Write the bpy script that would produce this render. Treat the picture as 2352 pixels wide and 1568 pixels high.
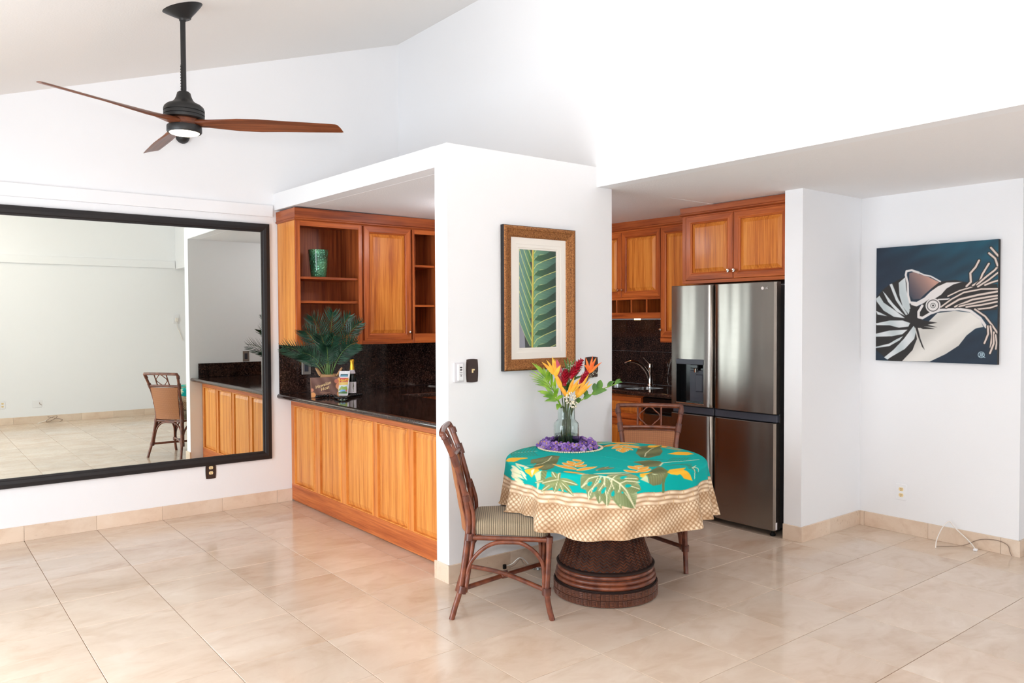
import bpy, bmesh, math, random
import numpy as np
from mathutils import Vector, Matrix, noise as mnoise

for _o in list(bpy.data.objects):
    bpy.data.objects.remove(_o)
SC = bpy.context.scene
COL = SC.collection
PI = math.pi
random.seed(7)
RNG = np.random.default_rng(7)

# ------------------------------------------------------------------ camera
CAM_H = 1.53
_yaw, _pitch, _roll = 0.904722, -0.0264391, -0.00412777
_F = Vector((math.cos(_pitch) * math.cos(_yaw), math.cos(_pitch) * math.sin(_yaw), math.sin(_pitch)))
_r = Vector((math.sin(_yaw), -math.cos(_yaw), 0))
_u = _r.cross(_F)
_c, _s = math.cos(_roll), math.sin(_roll)
_R = _c * _r + _s * _u
_U = -_s * _r + _c * _u
cam_data = bpy.data.cameras.new('camera')
cam_data.sensor_width = 36.0
cam_data.lens = 36.0 * 1799.72 / 2352.0
cam_data.clip_start = 0.05
cam = bpy.data.objects.new('camera', cam_data)
COL.objects.link(cam)
cam.matrix_world = Matrix(((_R.x, _U.x, -_F.x, 0), (_R.y, _U.y, -_F.y, 0), (_R.z, _U.z, -_F.z, CAM_H), (0, 0, 0, 1)))
SC.camera = cam

# ------------------------------------------------------------------ world, daylight, exposure
world = bpy.data.worlds.new('world')
SC.world = world
world.use_nodes = True
_bg = world.node_tree.nodes['Background']
_bg.inputs[0].default_value = (0.80, 0.90, 1.0, 1)
_bg.inputs[1].default_value = 1.0
SC.view_settings.view_transform = 'Standard'
SC.view_settings.look = 'None'
SC.view_settings.gamma = 1.0
SC.view_settings.use_curve_mapping = False
SC.view_settings.exposure = -0.04


def area_light(name, loc, direction, sx, sy, power, color):
    ld = bpy.data.lights.new(name, 'AREA')
    ld.shape = 'RECTANGLE'
    ld.size, ld.size_y = sx, sy
    ld.energy = power
    ld.color = color
    o = bpy.data.objects.new(name, ld)
    COL.objects.link(o)
    o.location = loc
    o.rotation_euler = Vector(direction).to_track_quat('-Z', 'Y').to_euler()
    return o


# daylight through the wide glass doors of the window wall (behind the camera)
area_light('window_daylight', (-1.52, 3.3, 1.15), (1, 0, 0.0), 2.2, 5.6, 312, (0.86, 0.94, 1.0))
area_light('side_window_fill', (4.95, -1.12, 1.2), (0, 1, 0.0), 1.8, 1.2, 32, (0.88, 0.95, 1.0))  # added fill for the hall side, set in an unseen window
# the photographer's flash just above the lens, and an added ceiling fill spot
def flash(name, loc, direction, energy, size, cone, color=(0.94, 0.97, 1.0)):
    ld = bpy.data.lights.new(name, 'SPOT')
    ld.energy = energy
    ld.shadow_soft_size = size
    ld.spot_size = math.radians(cone)
    ld.spot_blend = 0.7
    ld.color = color
    o = bpy.data.objects.new(name, ld)
    COL.objects.link(o)
    o.location = loc
    o.rotation_euler = Vector(direction).to_track_quat('-Z', 'Y').to_euler()


flash('camera_flash', Vector((0, 0, CAM_H)) + 0.16 * _U - 0.04 * _R, _F, 112, 0.07, 130)
flash('ceiling_fill_spot', Vector((0.0, 0.0, 1.8)), (0.32, 0.42, 1.0), 400, 0.08, 120, (1.0, 0.93, 0.86))

# ------------------------------------------------------------------ helpers
WL = {}


def lin(c):
    out = []
    for v in c[:3]:
        v = v / 255.0
        out.append(v / 12.92 if v <= 0.04045 else ((v + 0.055) / 1.055) ** 2.4)
    return (out[0], out[1], out[2], 1.0)


def nlin(a):
    a = np.asarray(a, float) / 255.0
    return np.where(a <= 0.04045, a / 12.92, ((a + 0.055) / 1.055) ** 2.4)


class MB:
    def __init__(self):
        self.v, self.f, self.m = [], [], []

    def add(self, vs, fs, m=0):
        b = len(self.v)
        self.v += [tuple(p) for p in vs]
        self.f += [tuple(i + b for i in q) for q in fs]
        self.m += [m] * len(fs)
        return self

    def box(self, x0, x1, y0, y1, z0, z1, m=0, c=0.0):
        if x1 < x0: x0, x1 = x1, x0
        if y1 < y0: y0, y1 = y1, y0
        if z1 < z0: z0, z1 = z1, z0
        if c <= 0:
            vs = [(x0, y0, z0), (x1, y0, z0), (x1, y1, z0), (x0, y1, z0), (x0, y0, z1), (x1, y0, z1), (x1, y1, z1), (x0, y1, z1)]
            fs = [(0, 3, 2, 1), (4, 5, 6, 7), (0, 1, 5, 4), (1, 2, 6, 5), (2, 3, 7, 6), (3, 0, 4, 7)]
            return self.add(vs, fs, m)
        c = min(c, (x1 - x0) * .45, (y1 - y0) * .45, (z1 - z0) * .45)
        vs, idx = [], {}
        for ix, X in ((0, x0), (1, x1)):
            for iy, Y in ((0, y0), (1, y1)):
                for iz, Z in ((0, z0), (1, z1)):
                    sx, sy, sz = (1 - 2 * ix) * c, (1 - 2 * iy) * c, (1 - 2 * iz) * c
                    idx[(ix, iy, iz)] = (len(vs), len(vs) + 1, len(vs) + 2)
                    vs += [(X, Y + sy, Z + sz), (X + sx, Y, Z + sz), (X + sx, Y + sy, Z)]
        fs = []
        for k in range(2):
            fs.append([idx[(k, a, b)][0] for a, b in ((0, 0), (1, 0), (1, 1), (0, 1))])
            fs.append([idx[(a, k, b)][1] for a, b in ((0, 0), (1, 0), (1, 1), (0, 1))])
            fs.append([idx[(a, b, k)][2] for a, b in ((0, 0), (1, 0), (1, 1), (0, 1))])
        for a in (0, 1):
            for b in (0, 1):
                fs.append([idx[(0, a, b)][1], idx[(1, a, b)][1], idx[(1, a, b)][2], idx[(0, a, b)][2]])
                fs.append([idx[(a, 0, b)][0], idx[(a, 1, b)][0], idx[(a, 1, b)][2], idx[(a, 0, b)][2]])
                fs.append([idx[(a, b, 0)][0], idx[(a, b, 1)][0], idx[(a, b, 1)][1], idx[(a, b, 0)][1]])
        for k in idx.values():
            fs.append(list(k))
        return self.add(vs, fs, m)

    def tube(self, path, r, n=10, m=0, cap=True, closed=False):
        P = [Vector(p) for p in path]
        N = len(P)
        rr = r if isinstance(r, (list, tuple)) else [r] * N
        T = []
        for i in range(N):
            if closed:
                t = P[(i + 1) % N] - P[i - 1]
            else:
                t = P[min(i + 1, N - 1)] - P[max(i - 1, 0)]
            T.append(t.normalized())
        a = T[0].orthogonal().normalized()
        vs, fs = [], []
        for i in range(N):
            a = (a - a.dot(T[i]) * T[i]).normalized()
            b = T[i].cross(a)
            for k in range(n):
                w = 2 * PI * k / n
                vs.append(P[i] + rr[i] * (math.cos(w) * a + math.sin(w) * b))
        M = N if closed else N - 1
        for i in range(M):
            j = (i + 1) % N
            for k in range(n):
                fs.append((i * n + k, i * n + (k + 1) % n, j * n + (k + 1) % n, j * n + k))
        if cap and not closed:
            fs.append(tuple(range(n - 1, -1, -1)))
            fs.append(tuple((N - 1) * n + k for k in range(n)))
        return self.add(vs, fs, m)

    def lathe(self, prof, c=(0, 0, 0), n=32, m=0, cap0=False, cap1=False):
        vs, fs = [], []
        for r, z in prof:
            for k in range(n):
                w = 2 * PI * k / n
                vs.append((c[0] + r * math.cos(w), c[1] + r * math.sin(w), c[2] + z))
        for i in range(len(prof) - 1):
            for k in range(n):
                fs.append((i * n + k, i * n + (k + 1) % n, (i + 1) * n + (k + 1) % n, (i + 1) * n + k))
        if cap0: fs.append(tuple(range(n - 1, -1, -1)))
        if cap1: fs.append(tuple((len(prof) - 1) * n + k for k in range(n)))
        return self.add(vs, fs, m)

    def ball(self, c, r, nu=10, nv=6, m=0):
        rx, ry, rz = r if isinstance(r, (list, tuple)) else (r, r, r)
        vs = [(c[0], c[1], c[2] - rz)]
        for i in range(1, nv):
            t = -PI / 2 + PI * i / nv
            for k in range(nu):
                w = 2 * PI * k / nu
                vs.append((c[0] + rx * math.cos(t) * math.cos(w), c[1] + ry * math.cos(t) * math.sin(w), c[2] + rz * math.sin(t)))
        vs.append((c[0], c[1], c[2] + rz))
        fs = [(0, 1 + (k + 1) % nu, 1 + k) for k in range(nu)]
        for i in range(nv - 2):
            for k in range(nu):
                fs.append((1 + i * nu + k, 1 + i * nu + (k + 1) % nu, 1 + (i + 1) * nu + (k + 1) % nu, 1 + (i + 1) * nu + k))
        L = len(vs) - 1
        fs += [(1 + (nv - 2) * nu + k, 1 + (nv - 2) * nu + (k + 1) % nu, L) for k in range(nu)]
        return self.add(vs, fs, m)

    def prism(self, poly, f0, f1, m=0):
        """poly: 2-D points; f0/f1 map a 2-D point to 3-D on either face"""
        n = len(poly)
        vs = [f0(*p) for p in poly] + [f1(*p) for p in poly]
        fs = [tuple(range(n - 1, -1, -1)), tuple(range(n, 2 * n))]
        fs += [(i, (i + 1) % n, n + (i + 1) % n, n + i) for i in range(n)]
        return self.add(vs, fs, m)

    def rings(self, T, u0, u1, v0, v1, prof, m=(0, 0), cap=True):
        """nested rectangles: prof = (inset, height); T(u, v, w) -> world; m = (vertical pieces, horizontal pieces)"""
        vs = []
        for ins, w in prof:
            vs += [T(u0 + ins, v0 + ins, w), T(u1 - ins, v0 + ins, w), T(u1 - ins, v1 - ins, w), T(u0 + ins, v1 - ins, w)]
        b = len(self.v)
        self.v += [tuple(p) for p in vs]
        for i in range(len(prof) - 1):
            for k in range(4):
                self.f.append((b + i * 4 + k, b + i * 4 + (k + 1) % 4, b + (i + 1) * 4 + (k + 1) % 4, b + (i + 1) * 4 + k))
                self.m.append(m[1] if k % 2 == 0 else m[0])
        if cap:
            i = len(prof) - 1
            self.f.append((b + i * 4, b + i * 4 + 1, b + i * 4 + 2, b + i * 4 + 3))
            self.m.append(m[0])
        return self

    def tbox(self, T, u0, u1, v0, v1, w0, w1, m=0, c=0.0):
        t = MB().box(u0, u1, v0, v1, w0, w1, c=c)
        return self.add([T(*p) for p in t.v], t.f, m)

    def build(self, name, mats, parent=None, local=False, smooth=None, recalc=True):
        me = bpy.data.meshes.new(name)
        off = Vector((0, 0, 0))
        if parent is not None and not local:
            off = WL.get(parent.name, Vector((0, 0, 0)))
        me.from_pydata([(p[0] - off.x, p[1] - off.y, p[2] - off.z) for p in self.v], [], self.f)
        if not isinstance(mats, (list, tuple)):
            mats = [mats]
        for mt in mats:
            me.materials.append(mt)
        if len(mats) > 1:
            me.polygons.foreach_set('material_index', self.m)
        if recalc:
            bm = bmesh.new()
            bm.from_mesh(me)
            bmesh.ops.recalc_face_normals(bm, faces=bm.faces)
            bm.to_mesh(me)
            bm.free()
        if smooth is not None:
            me.polygons.foreach_set('use_smooth', [True] * len(me.polygons))
            me.set_sharp_from_angle(angle=math.radians(smooth))
        me.update()
        return link(name, me, parent)


def link(name, me, parent=None):
    o = bpy.data.objects.new(name, me)
    COL.objects.link(o)
    if parent is not None:
        o.parent = parent
        WL[o.name] = WL.get(parent.name, Vector((0, 0, 0)))
    return o


def tag(o, label, cat, group=None):
    o['label'] = label
    o['category'] = cat
    if group: o['group'] = group
    return o


def thing(name, label, cat, loc=(0, 0, 0), group=None):
    o = bpy.data.objects.new(name, None)
    COL.objects.link(o)
    o.location = loc
    o.empty_display_size = 0.1
    WL[o.name] = Vector(loc)
    return tag(o, label, cat, group)


def structure(o, label=None):
    o['kind'] = 'structure'
    if label: o['label'] = label
    return o


def rotcopy(o, parent=None, **kw):
    c = o.copy()
    COL.objects.link(c)
    if parent is not None:
        c.parent = parent
    return c


def smoothpath(pts, k=6, closed=False):
    P = [Vector(p) for p in pts]
    n = len(P)
    out = []
    rng = range(n) if closed else range(n - 1)
    for i in rng:
        p0 = P[(i - 1) % n] if closed or i > 0 else P[0]
        p1, p2 = P[i], P[(i + 1) % n]
        p3 = P[(i + 2) % n] if closed or i + 2 < n else P[n - 1]
        for j in range(k):
            t = j / k
            out.append(0.5 * ((2 * p1) + (-p0 + p2) * t + (2 * p0 - 5 * p1 + 4 * p2 - p3) * t * t + (-p0 + 3 * p1 - 3 * p2 + p3) * t ** 3))
    if not closed: out.append(P[-1])
    return out


def text_mesh(body, size, extrude=0.0004, align='CENTER', shear=0.0):
    cu = bpy.data.curves.new('lettering', 'FONT')
    cu.body = body
    cu.size = size
    cu.extrude = extrude
    cu.align_x = align
    cu.align_y = 'CENTER'
    cu.shear = shear
    cu.resolution_u = 3
    o = bpy.data.objects.new('lettering', cu)
    COL.objects.link(o)
    dg = bpy.context.evaluated_depsgraph_get()
    me = bpy.data.meshes.new_from_object(o.evaluated_get(dg))
    bpy.data.objects.remove(o)
    return me


def lettering(body, size, origin, right, up, mat, parent, name='lettering', **kw):
    me = text_mesh(body, size, **kw)
    r, u = Vector(right).normalized(), Vector(up).normalized()
    nrm = r.cross(u)
    M = Matrix(((r.x, u.x, nrm.x, 0), (r.y, u.y, nrm.y, 0), (r.z, u.z, nrm.z, 0), (0, 0, 0, 1)))
    M.translation = Vector(origin) - WL.get(parent.name, Vector((0, 0, 0)))
    me.transform(M)
    me.materials.clear()
    me.materials.append(mat)
    return link(name, me, parent)


def VX(X):      # a front that faces -x : u = y, v = z, w = out of the front
    return lambda u, v, w: (X - w, u, v)


def VY(Y):      # a front that faces -y : u = x, v = z
    return lambda u, v, w: (u, Y - w, v)


# ------------------------------------------------------------------ raster used for prints and painted cloth
class Raster:
    def __init__(self, x0, x1, y0, y1, step, bg):
        self.x = np.arange(x0, x1 + step / 2, step)
        self.y = np.arange(y0, y1 + step / 2, step)
        self.X, self.Y = np.meshgrid(self.x, self.y)
        self.step = step
        self.im = np.zeros(self.X.shape + (3,))
        self.im[:] = bg

    def _win(self, pts, pad):
        a = np.asarray(pts, float)
        i0 = max(0, int((a[:, 0].min() - pad - self.x[0]) / self.step))
        i1 = min(len(self.x), int((a[:, 0].max() + pad - self.x[0]) / self.step) + 2)
        j0 = max(0, int((a[:, 1].min() - pad - self.y[0]) / self.step))
        j1 = min(len(self.y), int((a[:, 1].max() + pad - self.y[0]) / self.step) + 2)
        return slice(j0, max(j1, j0)), slice(i0, max(i1, i0))

    def blend(self, w, cov, col):
        if callable(col):
            col = col(self.X[w], self.Y[w])
        else:
            col = np.asarray(col, float)
        self.im[w] = self.im[w] * (1 - cov[..., None]) + col * cov[..., None]

    def segdist(self, w, pts):
        X, Y = self.X[w], self.Y[w]
        d = np.full(X.shape, 9.0)
        for (ax, ay), (bx, by) in zip(pts[:-1], pts[1:]):
            L = (bx - ax) ** 2 + (by - ay) ** 2 + 1e-12
            t = np.clip(((X - ax) * (bx - ax) + (Y - ay) * (by - ay)) / L, 0, 1)
            d = np.minimum(d, np.hypot(X - ax - t * (bx - ax), Y - ay - t * (by - ay)))
        return d

    def poly(self, pts, col):
        w = self._win(pts, self.step * 2)
        X, Y = self.X[w], self.Y[w]
        if X.size == 0: return
        ins = np.zeros(X.shape, bool)
        n = len(pts)
        for i in range(n):
            (ax, ay), (bx, by) = pts[i], pts[(i + 1) % n]
            if ay == by: continue
            c = (ay > Y) != (by > Y)
            ins ^= c & (X < (bx - ax) * (Y - ay) / (by - ay) + ax)
        d = self.segdist(w, list(pts) + [pts[0]])
        sd = np.where(ins, d, -d)
        self.blend(w, np.clip(sd / self.step + 0.5, 0, 1), col)

    def line(self, pts, width, col, taper=False):
        w = self._win(pts, width)
        if self.X[w].size == 0: return
        d = self.segdist(w, pts)
        self.blend(w, np.clip((width / 2 - d) / self.step + 0.5, 0, 1), col)

    def disc(self, c, r, col):
        w = self._win([c], r + self.step)
        d = np.hypot(self.X[w] - c[0], self.Y[w] - c[1])
        self.blend(w, np.clip((r - d) / self.step + 0.5, 0, 1), col)

    def lens(self, a, b, width, col, col2=None, vein=None):
        a, b = np.asarray(a, float), np.asarray(b, float)
        L = np.hypot(*(b - a))
        if L < 1e-5: return
        e = (b - a) / L
        w = self._win([a, b], width)
        X, Y = self.X[w] - a[0], self.Y[w] - a[1]
        t = (X * e[0] + Y * e[1]) / L
        s = -X * e[1] + Y * e[0]
        tt = np.clip(t, 0, 1)
        half = width / 2 * np.power(np.sin(PI * np.power(tt, 0.8)), 0.8)
        cov = np.clip((half - np.abs(s)) / self.step + 0.5, 0, 1) * (t > 0) * (t < 1)
        if col2 is not None:
            k = np.clip(0.12 + 0.9 * np.abs(s) / (width + 1e-9) + 0.5 * s / (width + 1e-9) + 0.10 * np.sin(70 * t - 500 * np.abs(s)), 0, 1)[..., None]
            c = np.asarray(col, float) * (1 - k) + np.asarray(col2, float) * k
            self.im[w] = self.im[w] * (1 - cov[..., None]) + c * cov[..., None]
        else:
            self.blend(w, cov, col)
        if vein is not None:
            cv = np.clip((0.0022 - np.abs(s)) / self.step + 0.5, 0, 1) * (t > 0) * (t < 0.93)
            self.blend(w, cv, vein)

    def sample(self, px, py):
        fx = np.clip((px - self.x[0]) / self.step, 0, len(self.x) - 1.001)
        fy = np.clip((py - self.y[0]) / self.step, 0, len(self.y) - 1.001)
        i, j = fx.astype(int), fy.astype(int)
        a, b = (fx - i)[..., None], (fy - j)[..., None]
        I = self.im
        return (I[j, i] * (1 - a) + I[j, i + 1] * a) * (1 - b) + (I[j + 1, i] * (1 - a) + I[j + 1, i + 1] * a) * b


def grid_mesh(name, V, colors, mat, parent=None, wrap=False, smooth=True):
    """V: (ny, nx, 3) vertices; colors (ny, nx, 3) sRGB 0..255 stored in a colour attribute"""
    ny, nx = V.shape[:2]
    off = WL.get(parent.name, Vector((0, 0, 0))) if parent is not None else Vector((0, 0, 0))
    P = (V.reshape(-1, 3) - np.array(off)).astype(np.float32)
    J, I = np.meshgrid(np.arange(ny - 1), np.arange(nx if wrap else nx - 1), indexing='ij')
    I2 = (I + 1) % nx
    F = np.stack([J * nx + I, J * nx + I2, (J + 1) * nx + I2, (J + 1) * nx + I], -1).reshape(-1, 4)
    me = bpy.data.meshes.new(name)
    me.vertices.add(len(P))
    me.vertices.foreach_set('co', P.ravel())
    me.loops.add(F.size)
    me.loops.foreach_set('vertex_index', F.ravel().astype(np.int32))
    me.polygons.add(len(F))
    me.polygons.foreach_set('loop_start', np.arange(0, F.size, 4, dtype=np.int32))
    me.update(calc_edges=True)
    if smooth:
        me.polygons.foreach_set('use_smooth', np.ones(len(F), bool))
    if colors is not None:
        at = me.color_attributes.new('print', 'FLOAT_COLOR', 'POINT')
        c = np.ones((len(P), 4), np.float32)
        c[:, :3] = nlin(colors.reshape(-1, 3))
        at.data.foreach_set('color', c.ravel())
    me.materials.append(mat)
    me.validate()
    me.update()
    return link(name, me, parent)

# ------------------------------------------------------------------ materials
def new_mat(name):
    m = bpy.data.materials.new(name)
    m.use_nodes = True
    nt = m.node_tree
    return m, nt, nt.nodes, nt.links, nt.nodes['Principled BSDF']


def plain(name, col, rough=0.5, metal=0.0, spec=0.5, coat=0.0, bump=None, bscale=60, emit=0.0, trans=0.0, ior=1.45, aniso=0.0):
    m, nt, N, L, b = new_mat(name)
    b.inputs['Base Color'].default_value = lin(col)
    b.inputs['Roughness'].default_value = rough
    b.inputs['Metallic'].default_value = metal
    b.inputs['Specular IOR Level'].default_value = spec
    b.inputs['Coat Weight'].default_value = coat
    b.inputs['IOR'].default_value = ior
    b.inputs['Transmission Weight'].default_value = trans
    b.inputs['Anisotropic'].default_value = aniso
    if emit > 0:
        b.inputs['Emission Color'].default_value = lin(col)
        b.inputs['Emission Strength'].default_value = emit
    if bump:
        tc = N.new('ShaderNodeTexCoord')
        nz = N.new('ShaderNodeTexNoise')
        nz.inputs['Scale'].default_value = bscale
        nz.inputs['Detail'].default_value = 4
        bp = N.new('ShaderNodeBump')
        bp.inputs['Strength'].default_value = bump
        bp.inputs['Distance'].default_value = 0.01
        L.new(tc.outputs['Object'], nz.inputs['Vector'])
        L.new(nz.outputs['Fac'], bp.inputs['Height'])
        L.new(bp.outputs['Normal'], b.inputs['Normal'])
    return m


def ramp(N, stops):
    r = N.new('ShaderNodeValToRGB')
    e = r.color_ramp.elements
    while len(e) > 1: e.remove(e[-1])
    e[0].position, e[0].color = stops[0][0], stops[0][1] if len(stops[0][1]) == 4 else lin(stops[0][1])
    for p, c in stops[1:]:
        k = e.new(p)
        k.color = c if len(c) == 4 else lin(c)
    return r


def randvec(N, L, amount=20.0):
    """object coordinates shifted by a random amount for each object"""
    tc = N.new('ShaderNodeTexCoord')
    oi = N.new('ShaderNodeObjectInfo')
    mu = N.new('ShaderNodeMath'); mu.operation = 'MULTIPLY'; mu.inputs[1].default_value = amount
    ad = N.new('ShaderNodeVectorMath'); ad.operation = 'ADD'
    L.new(oi.outputs['Random'], mu.inputs[0])
    L.new(tc.outputs['Object'], ad.inputs[0])
    L.new(mu.outputs[0], ad.inputs[1])
    return ad.outputs[0], oi


def wood(name, cols, axis='z', rough=0.4, coat=0.08, stretch=22.0, scale=1.0, flat=None):
    m, nt, N, L, b = new_mat(name)
    vec, oi = randvec(N, L)
    mp = N.new('ShaderNodeMapping')
    s = [stretch * scale] * 3
    s['xyz'.index(axis)] = 0.9 * scale
    if flat: s['xyz'.index(flat)] = 0.5
    mp.inputs['Scale'].default_value = s
    L.new(vec, mp.inputs['Vector'])
    n1 = N.new('ShaderNodeTexNoise'); n1.inputs['Scale'].default_value = 1.0; n1.inputs['Detail'].default_value = 3; n1.inputs['Roughness'].default_value = 0.55
    n2 = N.new('ShaderNodeTexNoise'); n2.inputs['Scale'].default_value = 4.0; n2.inputs['Detail'].default_value = 4; n2.inputs['Roughness'].default_value = 0.7
    L.new(mp.outputs[0], n1.inputs['Vector'])
    L.new(mp.outputs[0], n2.inputs['Vector'])
    mx = N.new('ShaderNodeMath'); mx.operation = 'MULTIPLY_ADD'; mx.inputs[1].default_value = 0.55
    L.new(n2.outputs['Fac'], mx.inputs[0]); L.new(n1.outputs['Fac'], mx.inputs[2])
    r = ramp(N, [(0.52, cols[2]), (0.74, cols[1]), (0.96, cols[0])])
    L.new(mx.outputs[0], r.inputs[0])
    L.new(r.outputs[0], b.inputs['Base Color'])
    b.inputs['Roughness'].default_value = rough
    b.inputs['Coat Weight'].default_value = coat
    b.inputs['Specular IOR Level'].default_value = 0.28
    b.inputs['Coat Roughness'].default_value = 0.15
    return m


WP = [(241, 166, 84), (228, 146, 68), (202, 116, 50)]
WF = [(200, 106, 48), (176, 86, 36), (138, 62, 26)]
WQ = [(236, 154, 82), (220, 132, 64), (186, 100, 46)]
WD = [(176, 92, 46), (150, 72, 36), (110, 48, 24)]
M_PANEL = wood('wood_panel_honey', WP, 'z', flat='x')
M_DIMPANEL = wood('wood_panel_dimmed', [(226, 144, 62), (208, 120, 45), (172, 87, 30)], 'z')  # darker copy of the panel wood; dimmer kitchen light put into its colour
M_STILE = wood('wood_frame_vertical', WF, 'z')
M_RAILX = wood('wood_frame_along_x', WF, 'x')
M_RAILY = wood('wood_frame_along_y', WF, 'y')
M_PSTILE = wood('wood_peninsula_vertical', WQ, 'z')
M_PRAIL = wood('wood_peninsula_along_y', [(216, 126, 66), (196, 104, 52), (164, 80, 38)], 'y')
M_CROWNX = wood('wood_crown_along_x', WD, 'x')
M_CROWNY = wood('wood_crown_along_y', WD, 'y')
M_INNER = wood('wood_inside', WD, 'z', rough=0.4)
M_BLADE = wood('wood_fan_blade', [(136, 78, 48), (112, 60, 36), (82, 42, 26)], 'x', rough=0.35)


def paint(name, col, bump=0.05, bscale=140, rough=0.75):
    return plain(name, col, rough, spec=0.3, bump=bump, bscale=bscale)


M_WALL = paint('white_wall_paint', (248, 248, 250))
M_CEIL = paint('white_ceiling_paint', (245, 242, 239), bump=0.12, bscale=90, rough=0.85)
M_KCEIL = paint('textured_soffit_paint', (247, 245, 245), bump=0.25, bscale=110, rough=0.9)


def travertine(name, base, rough=0.13, veins=True):
    m, nt, N, L, b = new_mat(name)
    vec, oi = randvec(N, L, 37.0)
    mp = N.new('ShaderNodeMapping'); mp.inputs['Scale'].default_value = (1.2, 1.9, 2.0)
    L.new(vec, mp.inputs['Vector'])
    n1 = N.new('ShaderNodeTexNoise'); n1.inputs['Scale'].default_value = 1.3; n1.inputs['Detail'].default_value = 6; n1.inputs['Roughness'].default_value = 0.62
    n1.inputs['Distortion'].default_value = 0.6
    n2 = N.new('ShaderNodeTexNoise'); n2.inputs['Scale'].default_value = 3.6; n2.inputs['Detail'].default_value = 6; n2.inputs['Distortion'].default_value = 1.2
    n3 = N.new('ShaderNodeTexNoise'); n3.inputs['Scale'].default_value = 46.0; n3.inputs['Detail'].default_value = 2
    for n in (n1, n2): L.new(mp.outputs[0], n.inputs['Vector'])
    L.new(vec, n3.inputs['Vector'])
    d = lambda k: tuple(max(0, min(255, base[i] + k[i])) for i in range(3))
    r = ramp(N, [(0.30, d((-14, -20, -24))), (0.45, d((-3, -5, -6))), (0.56, d((2, 2, 2))), (0.72, d((10, 13, 16)))])
    L.new(n1.outputs['Fac'], r.inputs[0])
    mx = N.new('ShaderNodeMix'); mx.data_type = 'RGBA'; mx.blend_type = 'MULTIPLY'; mx.inputs[0].default_value = 0.3
    r2 = ramp(N, [(0.32, (226, 210, 196)), (0.50, (255, 255, 255))])
    L.new(n2.outputs['Fac'], r2.inputs[0])
    L.new(r.outputs[0], mx.inputs[6]); L.new(r2.outputs[0], mx.inputs[7])
    mx2 = N.new('ShaderNodeMix'); mx2.data_type = 'RGBA'; mx2.blend_type = 'MULTIPLY'; mx2.inputs[0].default_value = 1.0
    mr = N.new('ShaderNodeMapRange'); mr.inputs[3].default_value = 0.93; mr.inputs[4].default_value = 1.03
    L.new(oi.outputs['Random'], mr.inputs[0])
    L.new(mx.outputs[2], mx2.inputs[6]); L.new(mr.outputs[0], mx2.inputs[7])
    L.new(mx2.outputs[2], b.inputs['Base Color'])
    rr = N.new('ShaderNodeMapRange'); rr.inputs[1].default_value = 0.3; rr.inputs[2].default_value = 0.7
    rr.inputs[3].default_value = rough * 0.7; rr.inputs[4].default_value = rough * 1.7
    L.new(n3.outputs['Fac'], rr.inputs[0]); L.new(rr.outputs[0], b.inputs['Roughness'])
    b.inputs['Specular IOR Level'].default_value = 0.55
    return m


M_TILE = travertine('travertine_floor', (223, 203, 184))
M_BASE = travertine('travertine_baseboard', (236, 214, 192), rough=0.35)
M_GROUT = plain('grout', (150, 118, 94), 0.9)


def granite(name):
    m, nt, N, L, b = new_mat(name)
    tc = N.new('ShaderNodeTexCoord')
    n1 = N.new('ShaderNodeTexNoise'); n1.inputs['Scale'].default_value = 85; n1.inputs['Detail'].default_value = 4; n1.inputs['Roughness'].default_value = 0.75
    n2 = N.new('ShaderNodeTexNoise'); n2.inputs['Scale'].default_value = 9; n2.inputs['Detail'].default_value = 3
    v = N.new('ShaderNodeTexVoronoi'); v.inputs['Scale'].default_value = 70
    for n in (n1, n2, v): L.new(tc.outputs['Object'], n.inputs['Vector'])
    r1 = ramp(N, [(0.36, (24, 17, 17)), (0.50, (54, 39, 37)), (0.60, (108, 80, 68)), (0.74, (160, 132, 116))])
    r2 = ramp(N, [(0.30, (26, 20, 21)), (0.70, (104, 68, 54))])
    mx = N.new('ShaderNodeMix'); mx.data_type = 'RGBA'; mx.inputs[0].default_value = 0.35
    L.new(n1.outputs['Fac'], r1.inputs[0]); L.new(n2.outputs['Fac'], r2.inputs[0])
    L.new(r1.outputs[0], mx.inputs[6]); L.new(r2.outputs[0], mx.inputs[7])
    mx2 = N.new('ShaderNodeMix'); mx2.data_type = 'RGBA'; mx2.blend_type = 'MULTIPLY'; mx2.inputs[0].default_value = 0.7
    r3 = ramp(N, [(0.05, (255, 255, 255)), (0.5, (130, 120, 120))])
    L.new(v.outputs['Distance'], r3.inputs[0])
    L.new(mx.outputs[2], mx2.inputs[6]); L.new(r3.outputs[0], mx2.inputs[7])
    L.new(mx2.outputs[2], b.inputs['Base Color'])
    b.inputs['Roughness'].default_value = 0.07
    b.inputs['Specular IOR Level'].default_value = 0.5
    return m


M_GRANITE = granite('brown_black_granite')


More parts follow.
